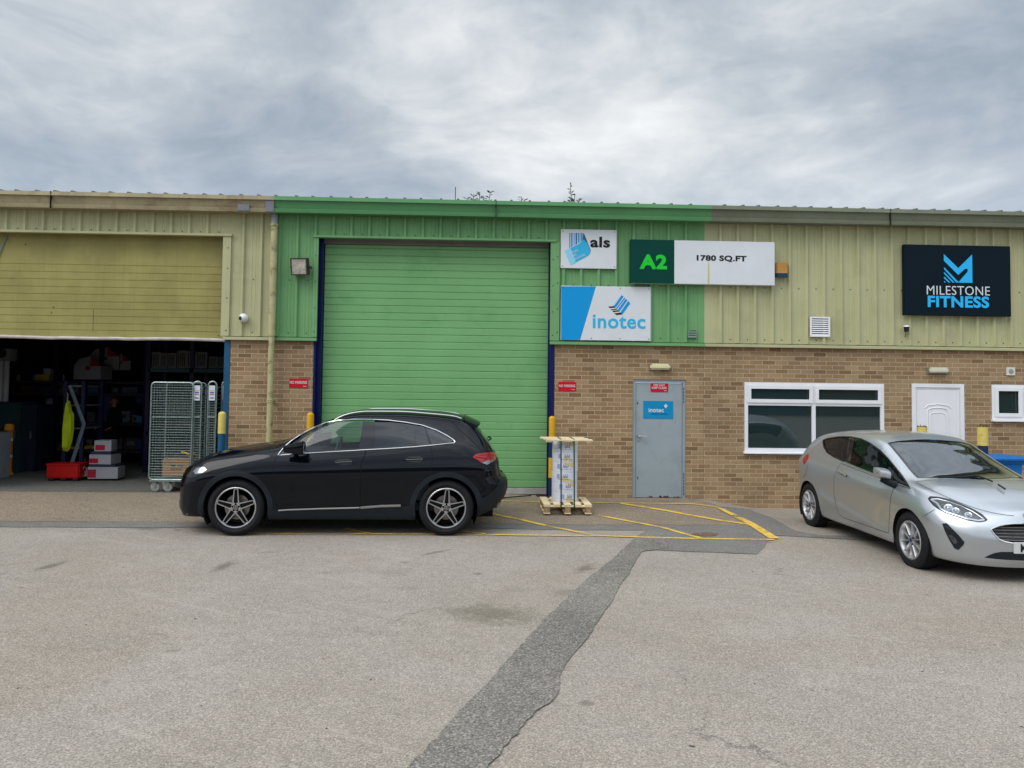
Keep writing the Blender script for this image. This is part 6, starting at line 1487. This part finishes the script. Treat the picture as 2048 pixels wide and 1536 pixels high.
# ---------------------------------------------------------------- things in the open store
GALV = mat('galvanised_wire', (.27, .34, .325), .4, .75, var=.2, vs=20)
FZ = .062
def cage_full(label, u0, u1, Y, dep, group):
    x0 = at(u0, 960, Y)[0]; x1 = at(u1, 960, Y)[0]; zt = at((u0+u1)/2, 765, Y)[2]; T_ = thing('roll_cage', label, 'roll cage', (x0, Y, FZ), 0, group); zb = FZ+.21
    def side(y, shift=0.):
        mb = MB(); r = .06; A_ = []
        for (cx, cz, a0) in ((x1-r, zt-r, 0), (x0+r, zt-r, pi/2), (x0+r, zb+r, pi), (x1-r, zb+r, 1.5*pi)): A_ += [(cx+r*cos(a0+t), y, cz+r*sin(a0+t)) for t in np.linspace(0, pi/2, 5)]
        mb.tube(A_+[A_[0]], .0125, 6)
        n = 37
        for k in range(1, n): z = zb+(zt-zb)*k/n; mb.tube([(x0+.01, y, z), (x1-.01, y, z)], .0032, 4, 0, False)
        for k in range(1, 16): x = x0+(x1-x0)*k/16; mb.tube([(x, y+.005, zb+.01), (x, y+.005, zt-.01)], .0022, 4, 0, False)
        return mb.build('side_panel', GALV, T_)
    side(Y); side(Y+dep)
    mb = MB(); mb.bbox(x0+.01, x1-.01, Y-.01, Y+dep+.01, zb-.035, zb-.005, .005); mb.build('base', GALV, T_)
    zm = at(340, 834, Y)[2]; mb = MB(); mb.bbox(x0+.03, x1-.01, Y-.015, Y+.01, zm-.012, zm+.012, .004); mb.build('cross_bar', GALV, T_)
    mb = MB()
    for k in range(1, 20): z = zb+(zt-zb)*k/20; mb.tube([(x0, Y+.01, z), (x0, Y+dep-.01, z)], .0028, 4, 0, False)
    for k in range(0, 6): y = Y+dep*k/5; mb.tube([(x0, y, zb), (x0, y, zt-.03)], .0028, 4, 0, False)
    mb.build('back_panel', GALV, T_)
    castors(T_, x0+.09, x0+.30 if x1-x0 > .6 else x1-.03, Y+.06, Y+dep-.08)
    return T_, (x0, x1, zb, zt)
CAST = mat('castor_grey', (.27, .27, .26), .6, var=.15, vs=20)
def castors(T_, xa, xb, ya, yb):
    for x in (xa, xb):
        for y in (ya, yb):
            mb = MB(); mb.lathe([(0, -.022), (.05, -.024), (.075, -.018), (.080, 0), (.075, .018), (.05, .024), (0, .022)], (x, y, FZ+.080), 'y', 22); c = mb.build('castor', CAST, T_)
            mb = MB(); mb.prism([(x-.05, FZ+.178), (x+.03, FZ+.178), (x+.012, FZ+.07), (x-.012, FZ+.07)], y-.034, y-.028, 'y'); mb.prism([(x-.05, FZ+.178), (x+.03, FZ+.178), (x+.012, FZ+.07), (x-.012, FZ+.07)], y+.028, y+.034, 'y'); mb.box(x-.05, x+.03, y-.034, y+.034, FZ+.165, FZ+.178); mb.build('fork', GALV, c)
GRP = 'roll cages parked inside the store doorway'
C1, (cx0, cx1, czb, czt) = cage_full('wide wire mesh roll cage with a carton inside, by the store doorway', 297.5, 381, .06, .62, GRP)
def cage_fold(label, uc, wpx, Y, dep, tilt=0.):
    x0 = at(uc-wpx/2, 800, Y)[0]; x1 = at(uc+wpx/2, 800, Y)[0]; zt = at(uc, 763, Y)[2]; T_ = thing('roll_cage', label, 'roll cage', ((x0+x1)/2, Y, FZ), 0, GRP); zb = FZ+.21; r = (x1-x0)/2; cx = (x0+x1)/2
    for yy in (Y, Y+dep):
        mb = MB(); mb.tube([(x0, yy, zb), (x0, yy, zt-r)]+[(cx-r*cos(a), yy, zt-r+r*sin(a)) for a in np.linspace(.2, pi-.2, 9)]+[(x1, yy, zt-r), (x1, yy, zb), (x0, yy, zb)], .013, 6)
        for k in range(1, 38): z = zb+(zt-r-zb)*k/38; mb.tube([(x0, yy, z), (x1, yy, z)], .0032, 4, 0, False)
        for k in range(1, 4): x = x0+(x1-x0)*k/4; mb.tube([(x, yy, zb), (x, yy, zt-.06)], .0022, 4, 0, False)
        mb.build('end_frame', GALV, T_)
    for xx in (x0+.012, x1-.012):
        mb = MB(); mb.tube([(xx, Y+.03, zb), (xx, Y+.03, zt-.16), (xx, Y+.1, zt-.1), (xx, Y+dep-.1, zt-.1), (xx, Y+dep-.03, zt-.16), (xx, Y+dep-.03, zb)], .010, 6)
        for k in range(1, 22): z = zb+(zt-zb-.1)*k/22; mb.tube([(xx, Y+.03, z), (xx, Y+dep-.03, z)], .0028, 4, 0, False)
        mb.build('side_panel', GALV, T_)
    lz1, lz0 = at(uc, 771, Y-.02)[2], at(uc, 801, Y-.02)[2]; mb = MB(); mb.bbox(x0+.018, x1-.018, Y-.022, Y-.016, lz0, lz1, .002); lb = mb.build('label_plate', mat('label_white', (.58, .62, .66), .4, var=.05), T_); h = lz1-lz0
    for f0, f1, mt in ((.62, .68, YEL), (.48, .56, mat('label_blue', (.02, .06, .40), .4, var=0)), (.36, .42, S_RED), (.14, .20, INK)):
        mb = MB(); mb.box(x0+.035, x1-.035, -.0225+Y, Y-.0245, lz0+h*f0, lz0+h*f1); mb.build('print', mt, lb)
    mb = MB(); mb.bbox(x0, x1, Y, Y+dep, zb-.03, zb, .004); mb.build('base', GALV, T_)
    zm = at(uc, 834, Y)[2]; mb = MB(); mb.bbox(x0, x1, Y-.015, Y+.005, zm-.014, zm+.014, .003); mb.build('cross_bar', GALV, T_)
    castors(T_, x0+.04, x1-.0, Y+.08, Y+dep-.1)
cage_fold('folded roll cage with label, right beside the wide cage', 394.5, 16.5, .10, .75)
cage_fold('folded roll cage with label, middle of the three narrow ones', 424.5, 16.5, .12, .75)
cage_fold('folded roll cage half hidden behind the blue door post', 451, 15, .27, .75)
def carton(label, u0, v0, u1, v1, Y, dep, mt, rot=0., grp=None, name='carton', marks=None, cat='box', lift=0.):
    a = at(u0, v0, Y); b = at(u1, v1, Y); x0, x1, z0, z1 = a[0], b[0], b[2]+lift, a[2]+lift; T_ = thing(name, label, cat, ((x0+x1)/2, Y+dep/2, z0), rot, grp); w_h = (x1-x0)/2; mb = MB(); mb.bbox(-w_h, w_h, -dep/2, dep/2, 0, z1-z0, .004)
    mb.build('body' , mt, T_, L=True); h = z1-z0
    mb = MB(); mb.box(-w_h-.001, w_h+.001, -.025, .025, h*.0, h+.0012); mb.build('tape', mat('parcel_tape', (.30, .22, .12), .3, var=0), T_, L=True) if marks is None else None
    for (fx0, fx1, fz0, fz1, mm) in (marks or ()):
        mb = MB(); mb.box(-w_h+2*w_h*fx0, -w_h+2*w_h*fx1, -dep/2-.0015, -dep/2-.0002, h*fz0, h*fz1); mb.build('print', mm, T_, L=True)
    return T_
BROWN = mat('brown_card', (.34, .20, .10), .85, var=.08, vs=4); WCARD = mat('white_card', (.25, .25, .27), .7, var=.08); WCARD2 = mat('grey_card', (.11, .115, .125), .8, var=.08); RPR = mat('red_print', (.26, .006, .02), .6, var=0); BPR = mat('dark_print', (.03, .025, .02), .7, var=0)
a = at(325, 921, .45); b = at(376, 955, .45)
carton('brown cardboard box at the bottom of the wide roll cage', 325, 921, 379, 955, .26, .36, BROWN, 0, None, 'carton', [(.32, .48, .58, .66, BPR), (.55, .75, .56, .64, BPR), (.30, .72, .38, .46, BPR), (.0, 1., .80, .815, BPR)], lift=.02)
mb = MB(); c_ = at(378, 910, .5); mb.tube([(c_[0]-.13, .5, c_[2]+.05), (c_[0], .5, c_[2]+.02), (c_[0]+.03, .5, c_[2]-.06), (c_[0]+.1, .5, c_[2]+.04)], .02, 6); tag(mb.build('yellow_strap', YEL), 'yellow webbing strap tangled in the wide roll cage', 'strap')
# stack of white and red boxes
mk = [(.02, .50, .08, .62, RPR)]
G_ = 'white and red printed boxes on the store floor'
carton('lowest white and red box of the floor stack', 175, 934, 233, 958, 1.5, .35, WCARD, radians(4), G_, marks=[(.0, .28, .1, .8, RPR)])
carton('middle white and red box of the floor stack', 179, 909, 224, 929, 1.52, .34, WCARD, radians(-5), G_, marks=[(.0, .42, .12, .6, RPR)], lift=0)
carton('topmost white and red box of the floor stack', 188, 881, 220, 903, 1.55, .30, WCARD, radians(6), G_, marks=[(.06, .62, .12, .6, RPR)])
carton('dark tray between the lowest and middle white boxes', 177, 929.5, 230, 934, 1.51, .34, mat('dark_card', (.02, .025, .04), .8), 0, None, marks=[])
carton('dark tray between the middle and topmost white boxes', 181, 903.5, 222, 909, 1.53, .34, mat('dark_card', (.02, .025, .04), .8), 0, None, marks=[])
# red crate, rack, vest
T_ = thing('red_toolbox', 'low bright red plastic box on the store floor', 'toolbox', (at(125, 950, 1.4)[0], 1.6, FZ)); a, b = at(92, 928, 1.4), at(157, 957, 1.4); RDP = mat('red_plastic', (.36, .003, .002), .5, var=.05); w_h = (b[0]-a[0])/2; h = a[2]-FZ
mb = MB(); mb.bbox(-w_h, w_h, -.2, .2, .05, h, .02); mb.build('body', RDP, T_, L=True)
mb = MB(); mb.bbox(-w_h-.01, w_h+.01, -.21, .21, h-.03, h+.005, .01); mb.build('lid', RDP, T_, L=True)
for k in range(3): x = -w_h+.08+(2*w_h-.16)*k/2; mb = MB(); mb.bbox(x-.05, x+.05, -.19, .19, 0, .049, .01); mb.build('foot', BLACKP, T_, L=True)
NVS = mat('rack_blue', (.005, .006, .038), .5, var=.1); GST = mat('grey_strut', (.13, .17, .20), .5, var=.1)
T_ = thing('shelving_rack', 'navy steel rack frame with bent grey braces in the store', 'shelving', (at(150, 950, 2.6)[0], 1.9, FZ))
for (u, v0) in ((168.5, 762), (133.5, 762)):
    for Y in (1.9, 2.6):
        p = at(u, v0, 1.9); mb = MB(); mb.box(p[0]-.035, p[0]+.035, Y-.03, Y+.03, FZ, p[2]); mb.build('upright', NVS, T_)
for P in ([(139, 771), (168, 848)], [(168, 848), (144, 925)]): mb = MB(); mb.bar(at(*P[0], 1.85), at(*P[1], 1.85), .05); mb.build('brace', GST, T_)
for v in (771, 810, 856): a = at(137, v, 1.88); b = at(166, v, 1.88); mb = MB(); mb.box(a[0], b[0], 1.88, 2.6, a[2]-.02, a[2]); mb.build('shelf', GST, T_)
T_ = thing('safety_vest', 'bright yellow safety vest hanging from the navy rack', 'vest', at(135, 850, 1.75)); HV = mat('hi_vis_yellow', (.36, .45, .01), .8, var=.12, vs=6, bump=.01, bs=12)
out = [(134, 800), (139, 803), (142, 815), (143, 822), (147, 828), (147, 860), (144, 880), (139, 898), (134, 903), (125, 902), (123, 880), (123, 862), (128, 830), (131, 812)]
P = [at(u, v, 1.75) for u, v in out]; cx = sum(p[0] for p in P)/len(P); cz = sum(p[2] for p in P)/len(P); n = len(P)
mb = MB(); vs = [(p[0], 1.77, p[2]) for p in P]+[(cx+(p[0]-cx)*.7+.01*((i % 3)-1), 1.71-.012*(i % 2), cz+(p[2]-cz)*.85) for i, p in enumerate(P)]+[(cx, 1.69, cz)]
mb.add(vs, [(i, (i+1) % n, n+(i+1) % n, n+i) for i in range(n)]+[(n+i, n+(i+1) % n, 2*n) for i in range(n)], 0, True); mb.add(vs[:n], [list(range(n))[::-1]]); mb.build('fabric', HV, T_)
mb = MB(); mb.tube([at(134.5, 802, 1.77), at(136, 792, 1.80), at(135, 786, 1.86)], .008, 6); mb.build('hanging_loop', HV, T_)
# machine cabinets, orange post, grey box
TEALC = mat('teal_cabinet', (.02, .05, .06), .5, var=.1); DKC = mat('dark_cabinet', (.018, .022, .045), .5, var=.1)
def cabinet(label, u0, v0, u1, Y, dep, mt, doors=1, v1=None):
    a = at(u0, v0, Y); b = at(u1, v0, Y); T_ = thing('steel_cabinet', label, 'cabinet', ((a[0]+b[0])/2, Y+dep/2, FZ)); w_h = (b[0]-a[0])/2; h = a[2]-FZ
    mb = MB(); mb.bbox(-w_h, w_h, -dep/2, dep/2, 0, h, .01); mb.build('body', mt, T_, L=True)
    for k in range(doors):
        x0 = -w_h+.03+(2*w_h-.06)*k/doors; x1 = x0+(2*w_h-.06)/doors-.01; mb = MB(); mb.bbox(x0, x1, -dep/2-.015, -dep/2-.001, .10, h-.05, .004); d_ = mb.build('door', mt, T_, L=True)
        mb = MB(); mb.box(x1-.05, x1-.03, -dep/2-.04, -dep/2-.015, h*.5, h*.5+.14); mb.build('handle', GST, d_, L=True)
    return T_
cabinet('large teal steel cabinet at the left edge of the store', -60, 804, 41, 2.7, .7, TEALC, 2)
cabinet('dark navy steel cabinet right of the teal one', 42, 810, 73, 2.9, .7, DKC, 1)
T_ = thing('guard_post', 'orange guard post with two white reflective bands', 'bollard', at(17, 945, 2.3)[:2]+(FZ,)); ORG = mat('orange_plastic', (.62, .24, .012), .5, var=.06); x = at(17, 900, 2.3)[0]; zt = at(17, 848, 2.3)[2]
mb = MB(); mb.lathe([(.10, FZ), (.10, FZ+.03), (.072, FZ+.06), (.066, zt-.14), (.085, zt-.12), (.085, zt-.05), (.07, zt), (0, zt+.005)], (x, 2.3, 0), 'z', 20); mb.build('post', ORG, T_)
for v in (879, 912): z = at(17, v, 2.3)[2]; mb = MB(); mb.lathe([(.0675, z-.03), (.0725, z-.028), (.0725, z+.028), (.0675, z+.03)], (x, 2.3, 0), 'z', 20); mb.build('reflective_band', WHITE, T_)
T_ = cabinet('pale grey metal bin at the far left of the doorway', -50, 866, -10, 1.5, .5, mat('pale_grey_steel', (.24, .26, .29), .5), 1)
# electrical box and pipes on the side
a = at(-12, 697, 2.5); b = at(22, 722, 2.5); T_ = thing('electrical_box', 'white electrical box with pipes high on the left', 'box', (a[0], 2.5, b[2])); mb = MB(); mb.bbox(a[0], b[0], 2.5, 2.7, b[2], a[2], .01); mb.build('housing', mat('off_white_steel', (.20, .20, .20), .6), T_)
mb = MB(); mb.lathe([(0, 2.488), (.09, 2.488), (.1, 2.499)], (at(3, 706, 2.5)[0], 0, at(3, 706, 2.5)[2]), 'y', 20); mb.build('fan_grille', BLACKP, T_)
for u in (1, 12): p = at(u, 722, 1.85); q_ = at(u, 803, 1.85); mb = MB(); mb.tube([(p[0], 1.88, p[2]-.001), (p[0], 1.88, q_[2])], .05, 10); mb.build('pipe', mat('off_white_steel', (.40, .40, .38)), T_)
# long workbench shelf with things on it
T_ = thing('storage_rack', 'long dark storage rack across the back of the store', 'shelving', (at(110, 780, 4.2)[0], 4.2, FZ))
rx0, rx1 = at(20, 780, 4.2)[0], at(290, 780, 4.2)[0]; lv = [at(120, v, 4.2)[2] for v in (762, 786, 845, 900)]
for k, z in enumerate(lv): mb = MB(); mb.box(rx0, rx1, 4.2, 4.9, z-.05, z); mb.build('shelf', mat('rack_dark', (.03, .032, .045), .6), T_)
for x in np.linspace(rx0, rx1, 4):
    for y in (4.22, 4.88): mb = MB(); mb.box(x-.04, x+.04, y-.03, y+.03, FZ, lv[0]+.9); mb.build('upright', NVS, T_)
# open display boxes, red and white, on top
def open_box(label, u0, v0, u1, v1, Y, rot):
    a, b = at(u0, v0, Y), at(u1, v1, Y); w_h = (b[0]-a[0])/2; h = (a[2]-b[2])*.58; T_ = thing('open_carton', label, 'box', ((a[0]+b[0])/2, Y+.22, b[2]), rot, 'open red and white cartons on the rack'); d = .20
    mb = MB(); mb.box(-w_h, w_h, -d, -d+.006, 0, h); mb.box(-w_h, w_h, d-.006, d, 0, h); mb.box(-w_h, -w_h+.006, -d+.006, d-.006, 0, h); mb.box(w_h-.006, w_h, -d+.006, d-.006, 0, h); mb.box(-w_h+.006, w_h-.006, -d+.006, d-.006, 0, .006); mb.build('body', WCARD, T_, L=True)
    f = h*.75
    mb = MB(); mb.add([(-w_h, -d, h), (w_h*.2, -d, h), (w_h*.1, -d+.05, h+f), (-w_h*.9+f*.3, -d+.02, h+f*.7)], [(0, 1, 2, 3)]); mb.build('flap', WCARD, T_, L=True)
    mb = MB(); mb.add([(w_h*.2, -d-.001, h), (w_h, -d-.001, h), (w_h*.1, -d+.049, h+f)], [(0, 1, 2)]); mb.build('red_flap', RPR, T_, L=True)
    mb = MB(); mb.box(-w_h*.15, w_h*.2, -d-.002, -d-.0005, h*.7, h*.98); mb.build('print', RPR, T_, L=True)
open_box('open red and white carton nearest the front of the rack', 148, 712, 205, 759, 3.9, radians(-8)); open_box('open red and white carton standing behind the nearer one', 178, 694, 232, 738, 4.3, radians(10)); open_box('open red and white carton at the right of the three', 214, 708, 250, 740, 4.4, radians(25))
items = [('yellow plastic tray on the back rack', 67, 748, 95, 762, (.40, .30, .02)), ('small pale box behind the yellow tray', 84, 737, 98, 748, (.32, .33, .42)), ('pale blue bag beside the yellow tray', 54, 750, 64, 762, (.20, .24, .42)),
         ('olive tub at the left of the back rack', 22, 749, 31, 763, (.22, .20, .03)), ('white bottle on the back rack', 116, 748, 119, 762, (.4, .4, .42)), ('dark blue folder boxes on the middle shelf', 178, 771, 200, 786, (.04, .07, .16)),
         ('purple bundle on the middle shelf', 84, 795, 104, 815, (.06, .04, .12)), ('navy crate at the right of the middle shelf', 204, 790, 222, 845, (.03, .035, .11)), ('turquoise carton deep in the store', 270, 833, 286, 846, (.03, .18, .26)),
         ('navy carton below the turquoise one', 268, 879, 284, 899, (.03, .05, .14)), ('dark blue bag right of the middle shelf', 262, 790, 284, 810, (.025, .03, .12)), ('brown carton on the bottom shelf of the back rack', 98, 885, 120, 900, (.14, .09, .05)),
         ('grey carton on the bottom shelf near the cabinet', 76, 882, 92, 900, (.12, .12, .13)), ('yellow spirit level lying on a low shelf', 139, 894, 168, 899, (.42, .34, .02)), ('small orange reel beside the yellow level', 172, 892, 182, 899, (.30, .12, .01)), ('brown carton standing behind the red toolbox', 150, 918, 160, 929, (.22, .13, .06))]
for lab, u0, v0, u1, v1, c in items:
    nm = 'storage_item' if 0 else {'tray': 'plastic_tray', 'box ': 'small_box', 'bag ': 'bag'}.get('', 'stored_'+('bottle' if 'bottle' in lab else 'bag' if 'bag' in lab else 'tub' if 'tub' in lab else 'tray' if 'tray' in lab else 'bundle' if 'bundle' in lab else 'reel' if 'reel' in lab else 'level' if 'level' in lab else 'box'))
    Y = 2.05 if v0 > 886 and u0 > 130 else 4.25; dep = .3 if u1-u0 > 12 else .08
    a, b = at(u0, v0, Y), at(u1, v1, Y); T_ = thing(nm, lab, nm.split('_')[1], ((a[0]+b[0])/2, Y+.2, b[2])); w_h = (b[0]-a[0])/2; h = a[2]-b[2]; mt = mat('item_'+str(u0), c, .6, var=.15, vs=6); mb = MB()
    if 'bottle' in lab or 'tub' in lab or 'reel' in lab: mb.lathe([(0, 0), (w_h, 0), (w_h, h*.75), (w_h*.5, h*.9), (w_h*.5, h), (0, h)], (0, 0, 0), 'z', 16)
    elif 'bag' in lab or 'bundle' in lab:
        bm = bmesh.new(); bmesh.ops.create_icosphere(bm, subdivisions=3, radius=1)
        for v in bm.verts: v.co = Vector((v.co.x*w_h*(1+.1*sin(5*v.co.z)), v.co.y*dep*.5, h/2+v.co.z*h/2*(1+.08*sin(7*v.co.x))))
        mb.bm(bm, 0, True)
    else: mb.bbox(-w_h, w_h, -dep/2, dep/2, 0, h, min(.01, h*.2))
    mb.build('body', mt, T_, L=True)
    if 'carton' in lab or 'crate' in lab or 'box' in lab: mb = MB(); mb.bbox(-w_h-.004, w_h+.004, -dep/2-.004, dep/2+.004, h*.82, h+.003, .003); mb.build('lid', mt, T_, L=True)
# crowded dim stock, one box like the next
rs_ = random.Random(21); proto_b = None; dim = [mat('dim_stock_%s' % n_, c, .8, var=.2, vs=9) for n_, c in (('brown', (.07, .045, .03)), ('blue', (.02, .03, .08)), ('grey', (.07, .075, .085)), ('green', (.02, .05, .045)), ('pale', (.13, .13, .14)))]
for z in lv[:4]:
    x = rx0+.1
    while x < rx1-.35:
        w_ = rs_.uniform(.14, .34); h = rs_.uniform(.12, .36 if z < lv[0] else .5); gap = rs_.uniform(.01, .12)
        if not (z == lv[0] and any(at(a, 750, 4.25)[0]-.15 < x+w_/2 < at(b, 750, 4.25)[0]+.15 for a, b in ((20, 120), (148, 255)))) and rs_.random() < .86:
            if z < lv[0]: h = min(h, .26)
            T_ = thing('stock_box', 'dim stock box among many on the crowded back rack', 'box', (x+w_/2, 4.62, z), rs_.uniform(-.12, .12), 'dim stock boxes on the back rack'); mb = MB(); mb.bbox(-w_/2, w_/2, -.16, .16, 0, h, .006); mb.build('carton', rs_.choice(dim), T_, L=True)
            mb = MB(); mb.box(-w_*.3, w_*.25, -.1615, -.1602, h*.35, h*.75); mb.build('label', rs_.choice(dim), T_, L=True)
        x += w_+gap
# printed cartons high on the right
T_ = thing('carton_rack', 'tall rack above the roll cages carrying printed white cartons', 'shelving', (at(375, 740, 2.9)[0], 2.9, FZ)); ux0, ux1 = at(296, 740, 2.9)[0], min(at(470, 740, 2.9)[0], X_A-.15); zz = at(375, 737, 2.9)[2]
for z in (zz, zz-1.3): mb = MB(); mb.box(ux0, ux1, 2.9, 3.8, z-.08, z); mb.build('shelf', mat('rack_teal', (.02, .05, .06), .6), T_)
for x in (ux0, (ux0+ux1)/2, ux1):
    for y in (2.93, 3.77): mb = MB(); mb.box(x-.04, x+.04, y-.03, y+.03, FZ, zz+.9); mb.build('upright', NVS, T_)
for k, (u0, v0, u1) in enumerate(((301, 704, 321), (322, 706, 334), (336, 706, 352), (355, 701, 374), (375, 702, 392), (393, 704, 414), (418, 713, 434), (435, 714, 450))):
    lab = ['white carton with zigzag print, far left on the tall rack', 'narrow white carton second from the left on the tall rack', 'small white carton third from the left on the tall rack', 'tall white carton left of centre on the tall rack', 'white carton at the centre of the tall rack', 'wide white carton right of centre on the tall rack', 'low white carton second from the right on the tall rack', 'low white carton far right on the tall rack'][k]
    mk = [(.08+.2*j, .20+.2*j, .12, .88, BPR) for j in range(4)]+[(.05, .95, .46, .52, WCARD2)]
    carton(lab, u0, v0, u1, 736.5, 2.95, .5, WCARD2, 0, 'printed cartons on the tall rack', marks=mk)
# clutter beside the toolbox
T_ = thing('tangled_hoses', 'tangle of pale hoses and fittings right of the red toolbox', 'hoses', (at(166, 955, 1.5)[0], 1.5, FZ)); rg_ = random.Random(5)
for j in range(4):
    P = [Vector(at(158+17*rg_.random(), 930+26*rg_.random(), 1.55+.2*rg_.random())) for _ in range(6)]; P = [Vector((p.x, p.y, max(p.z, FZ+.02))) for p in P]; mb = MB(); mb.tube(P, .011, 6); mb.build('hose', mat('pale_hose', (.34, .34, .30), .6), T_)
# person standing in the dark
def person(label, x, y, z, h, rot):
    T_ = thing('person', label, 'person', (x, y, z), rot); k = h/1.75
    J = {'pel': (0, 0, .95, .15), 'wai': (0, -.01, 1.10, .135), 'che': (0, -.01, 1.32, .165), 'nec': (0, .0, 1.48, .062), 'hd0': (0, -.015, 1.56, .060), 'hd1': (0, -.01, 1.64, .088), 'hd2': (0, .0, 1.70, .070)}
    Ed = [('pel', 'wai'), ('wai', 'che'), ('che', 'nec'), ('nec', 'hd0'), ('hd0', 'hd1'), ('hd1', 'hd2')]
    for s_, n_ in ((1, 'l'), (-1, 'r')):
        J.update({n_+'hip': (s_*.10, 0, .90, .105), n_+'kne': (s_*.11, -.02, .50, .070), n_+'ank': (s_*.11, .03, .09, .045), n_+'toe': (s_*.13, -.15, .035, .035), n_+'sho': (s_*.19, 0, 1.42, .062), n_+'elb': (s_*.25, .03, 1.14, .045), n_+'wri': (s_*.22, -.18, 1.02, .028), n_+'pal': (s_*.21, -.25, 1.00, .030)})
        Ed += [('pel', n_+'hip'), (n_+'hip', n_+'kne'), (n_+'kne', n_+'ank'), (n_+'ank', n_+'toe'), ('che', n_+'sho'), (n_+'sho', n_+'elb'), (n_+'elb', n_+'wri'), (n_+'wri', n_+'pal')]
        for f in range(4):
            L_ = (.065, .075, .070, .055)[f]; bx_ = s_*(.180+.018*f); J[n_+'f%da' % f] = (bx_+s_*.005, -.285, .995, .010); J[n_+'f%db' % f] = (bx_+s_*.005, -.285-L_*.6, .975, .009); J[n_+'f%dc' % f] = (bx_, -.285-L_*.8, .950, .008)
            Ed += [(n_+'pal', n_+'f%da' % f), (n_+'f%da' % f, n_+'f%db' % f), (n_+'f%db' % f, n_+'f%dc' % f)]
        J[n_+'ta'] = (s_*.165, -.24, .99, .011); J[n_+'tb'] = (s_*.15, -.28, .98, .009); Ed += [(n_+'wri', n_+'ta'), (n_+'ta', n_+'tb')]
    keys = list(J); me = bpy.data.meshes.new('b'); me.from_pydata([tuple(c*k for c in J[q][:3]) for q in keys], [(keys.index(a), keys.index(b)) for a, b in Ed], []); o = bpy.data.objects.new('b', me); COL.objects.link(o)
    md = o.modifiers.new('s', 'SKIN'); o.modifiers.new('u', 'SUBSURF').levels = 1
    for i, q in enumerate(keys): r_ = J[q][3]*k; me.skin_vertices[0].data[i].radius = (r_, r_*.85)
    me.skin_vertices[0].data[0].use_root = True
    dg = bpy.context.evaluated_depsgraph_get(); dg.update(); m2 = bpy.data.meshes.new_from_object(o.evaluated_get(dg)); bpy.data.objects.remove(o)
    SK = mat('skin', (.20, .085, .06), .6, var=.05); CL = mat('dark_clothing', (.005, .005, .006), .95, var=.2, vs=8, spec=.05); m2.materials.clear(); m2.materials.append(CL); m2.materials.append(SK)
    for p in m2.polygons:
        c = p.center/k; p.use_smooth = True; p.material_index = 1 if (c.z > 1.50 or (c.y < -.19 and c.z > .9)) else 0
    b_ = bpy.data.objects.new('body', m2); COL.objects.link(b_); b_.parent = T_
    mb = MB(); bm = bmesh.new(); bmesh.ops.create_uvsphere(bm, u_segments=20, v_segments=12, radius=.1)
    for v in list(bm.verts):
        v.co = Vector((v.co.x*.98, v.co.y*1.12+.012, v.co.z*1.15))
    bmesh.ops.delete(bm, geom=[v for v in bm.verts if v.co.z < -.02 or (v.co.y < -.05 and v.co.z < .05)], context='VERTS'); bmesh.ops.transform(bm, matrix=Matrix.Translation((0, 0, 1.655*k)), verts=bm.verts); mb.bm(bm, 0, True); mb.build('hair', mat('dark_hair', (.02, .014, .01), .8, var=.2), T_, L=True)
    mb = MB(); mb.add([(0, -.125*k, 1.60*k), (-.013*k, -.088*k, 1.585*k), (.013*k, -.088*k, 1.585*k), (0, -.088*k, 1.655*k)], [(0, 1, 2), (0, 3, 1), (0, 2, 3)]); mb.build('nose', SK, T_, L=True)
    for s_ in (-1, 1): mb = MB(); mb.lathe([(0, -.094*k), (.010*k, -.092*k), (.011*k, -.08*k)], (s_*.030*k, 0, 1.640*k), 'y', 10); mb.build('eye', INK, T_, L=True); mb = MB(); mb.bbox(s_*.082*k, s_*.098*k, -.01, .02, 1.60*k, 1.655*k, .006); mb.build('ear', SK, T_, L=True)
    mb = MB(); mb.bbox(-.024*k, .024*k, -.094*k, -.085*k, 1.560*k, 1.568*k, .003); mb.build('mouth', mat('lips', (.25, .08, .07), .6, var=0), T_, L=True)
pp = at(229, 803, 3.2); person('person in dark clothes standing in the shadow behind the white boxes', pp[0], 3.2, FZ, (pp[2]-FZ)/1.62*1.75, radians(-35))
# retro: small dead leaves and grit on the yard
GRIT = mat('dead_leaf', (.10, .055, .025), .9, var=.3); mb = MB(); rg_ = random.Random(11)
for k in range(70):
    u, v = rg_.uniform(0, 2048), 985+rg_.random()**2*480; x, y = gp(u, v)
    if -4.5 < x < .7 and -5.2 < y < -3.2: continue
    a = rg_.uniform(0, 6.3); s_ = rg_.uniform(.006, .018); z = gz(x, y)+.018
    mb.add([(x+s_*cos(a), y+s_*sin(a), z), (x-s_*.4*sin(a), y+s_*.4*cos(a), z+.006), (x-s_*cos(a), y-s_*sin(a), z), (x+s_*.4*sin(a), y-s_*.4*cos(a), z+.004)], [(0, 1, 2, 3)])
tag(mb.build('scattered_leaf_litter', GRIT), 'tiny dead leaves and grit scattered over the asphalt yard', 'leaf litter', None, 'stuff')
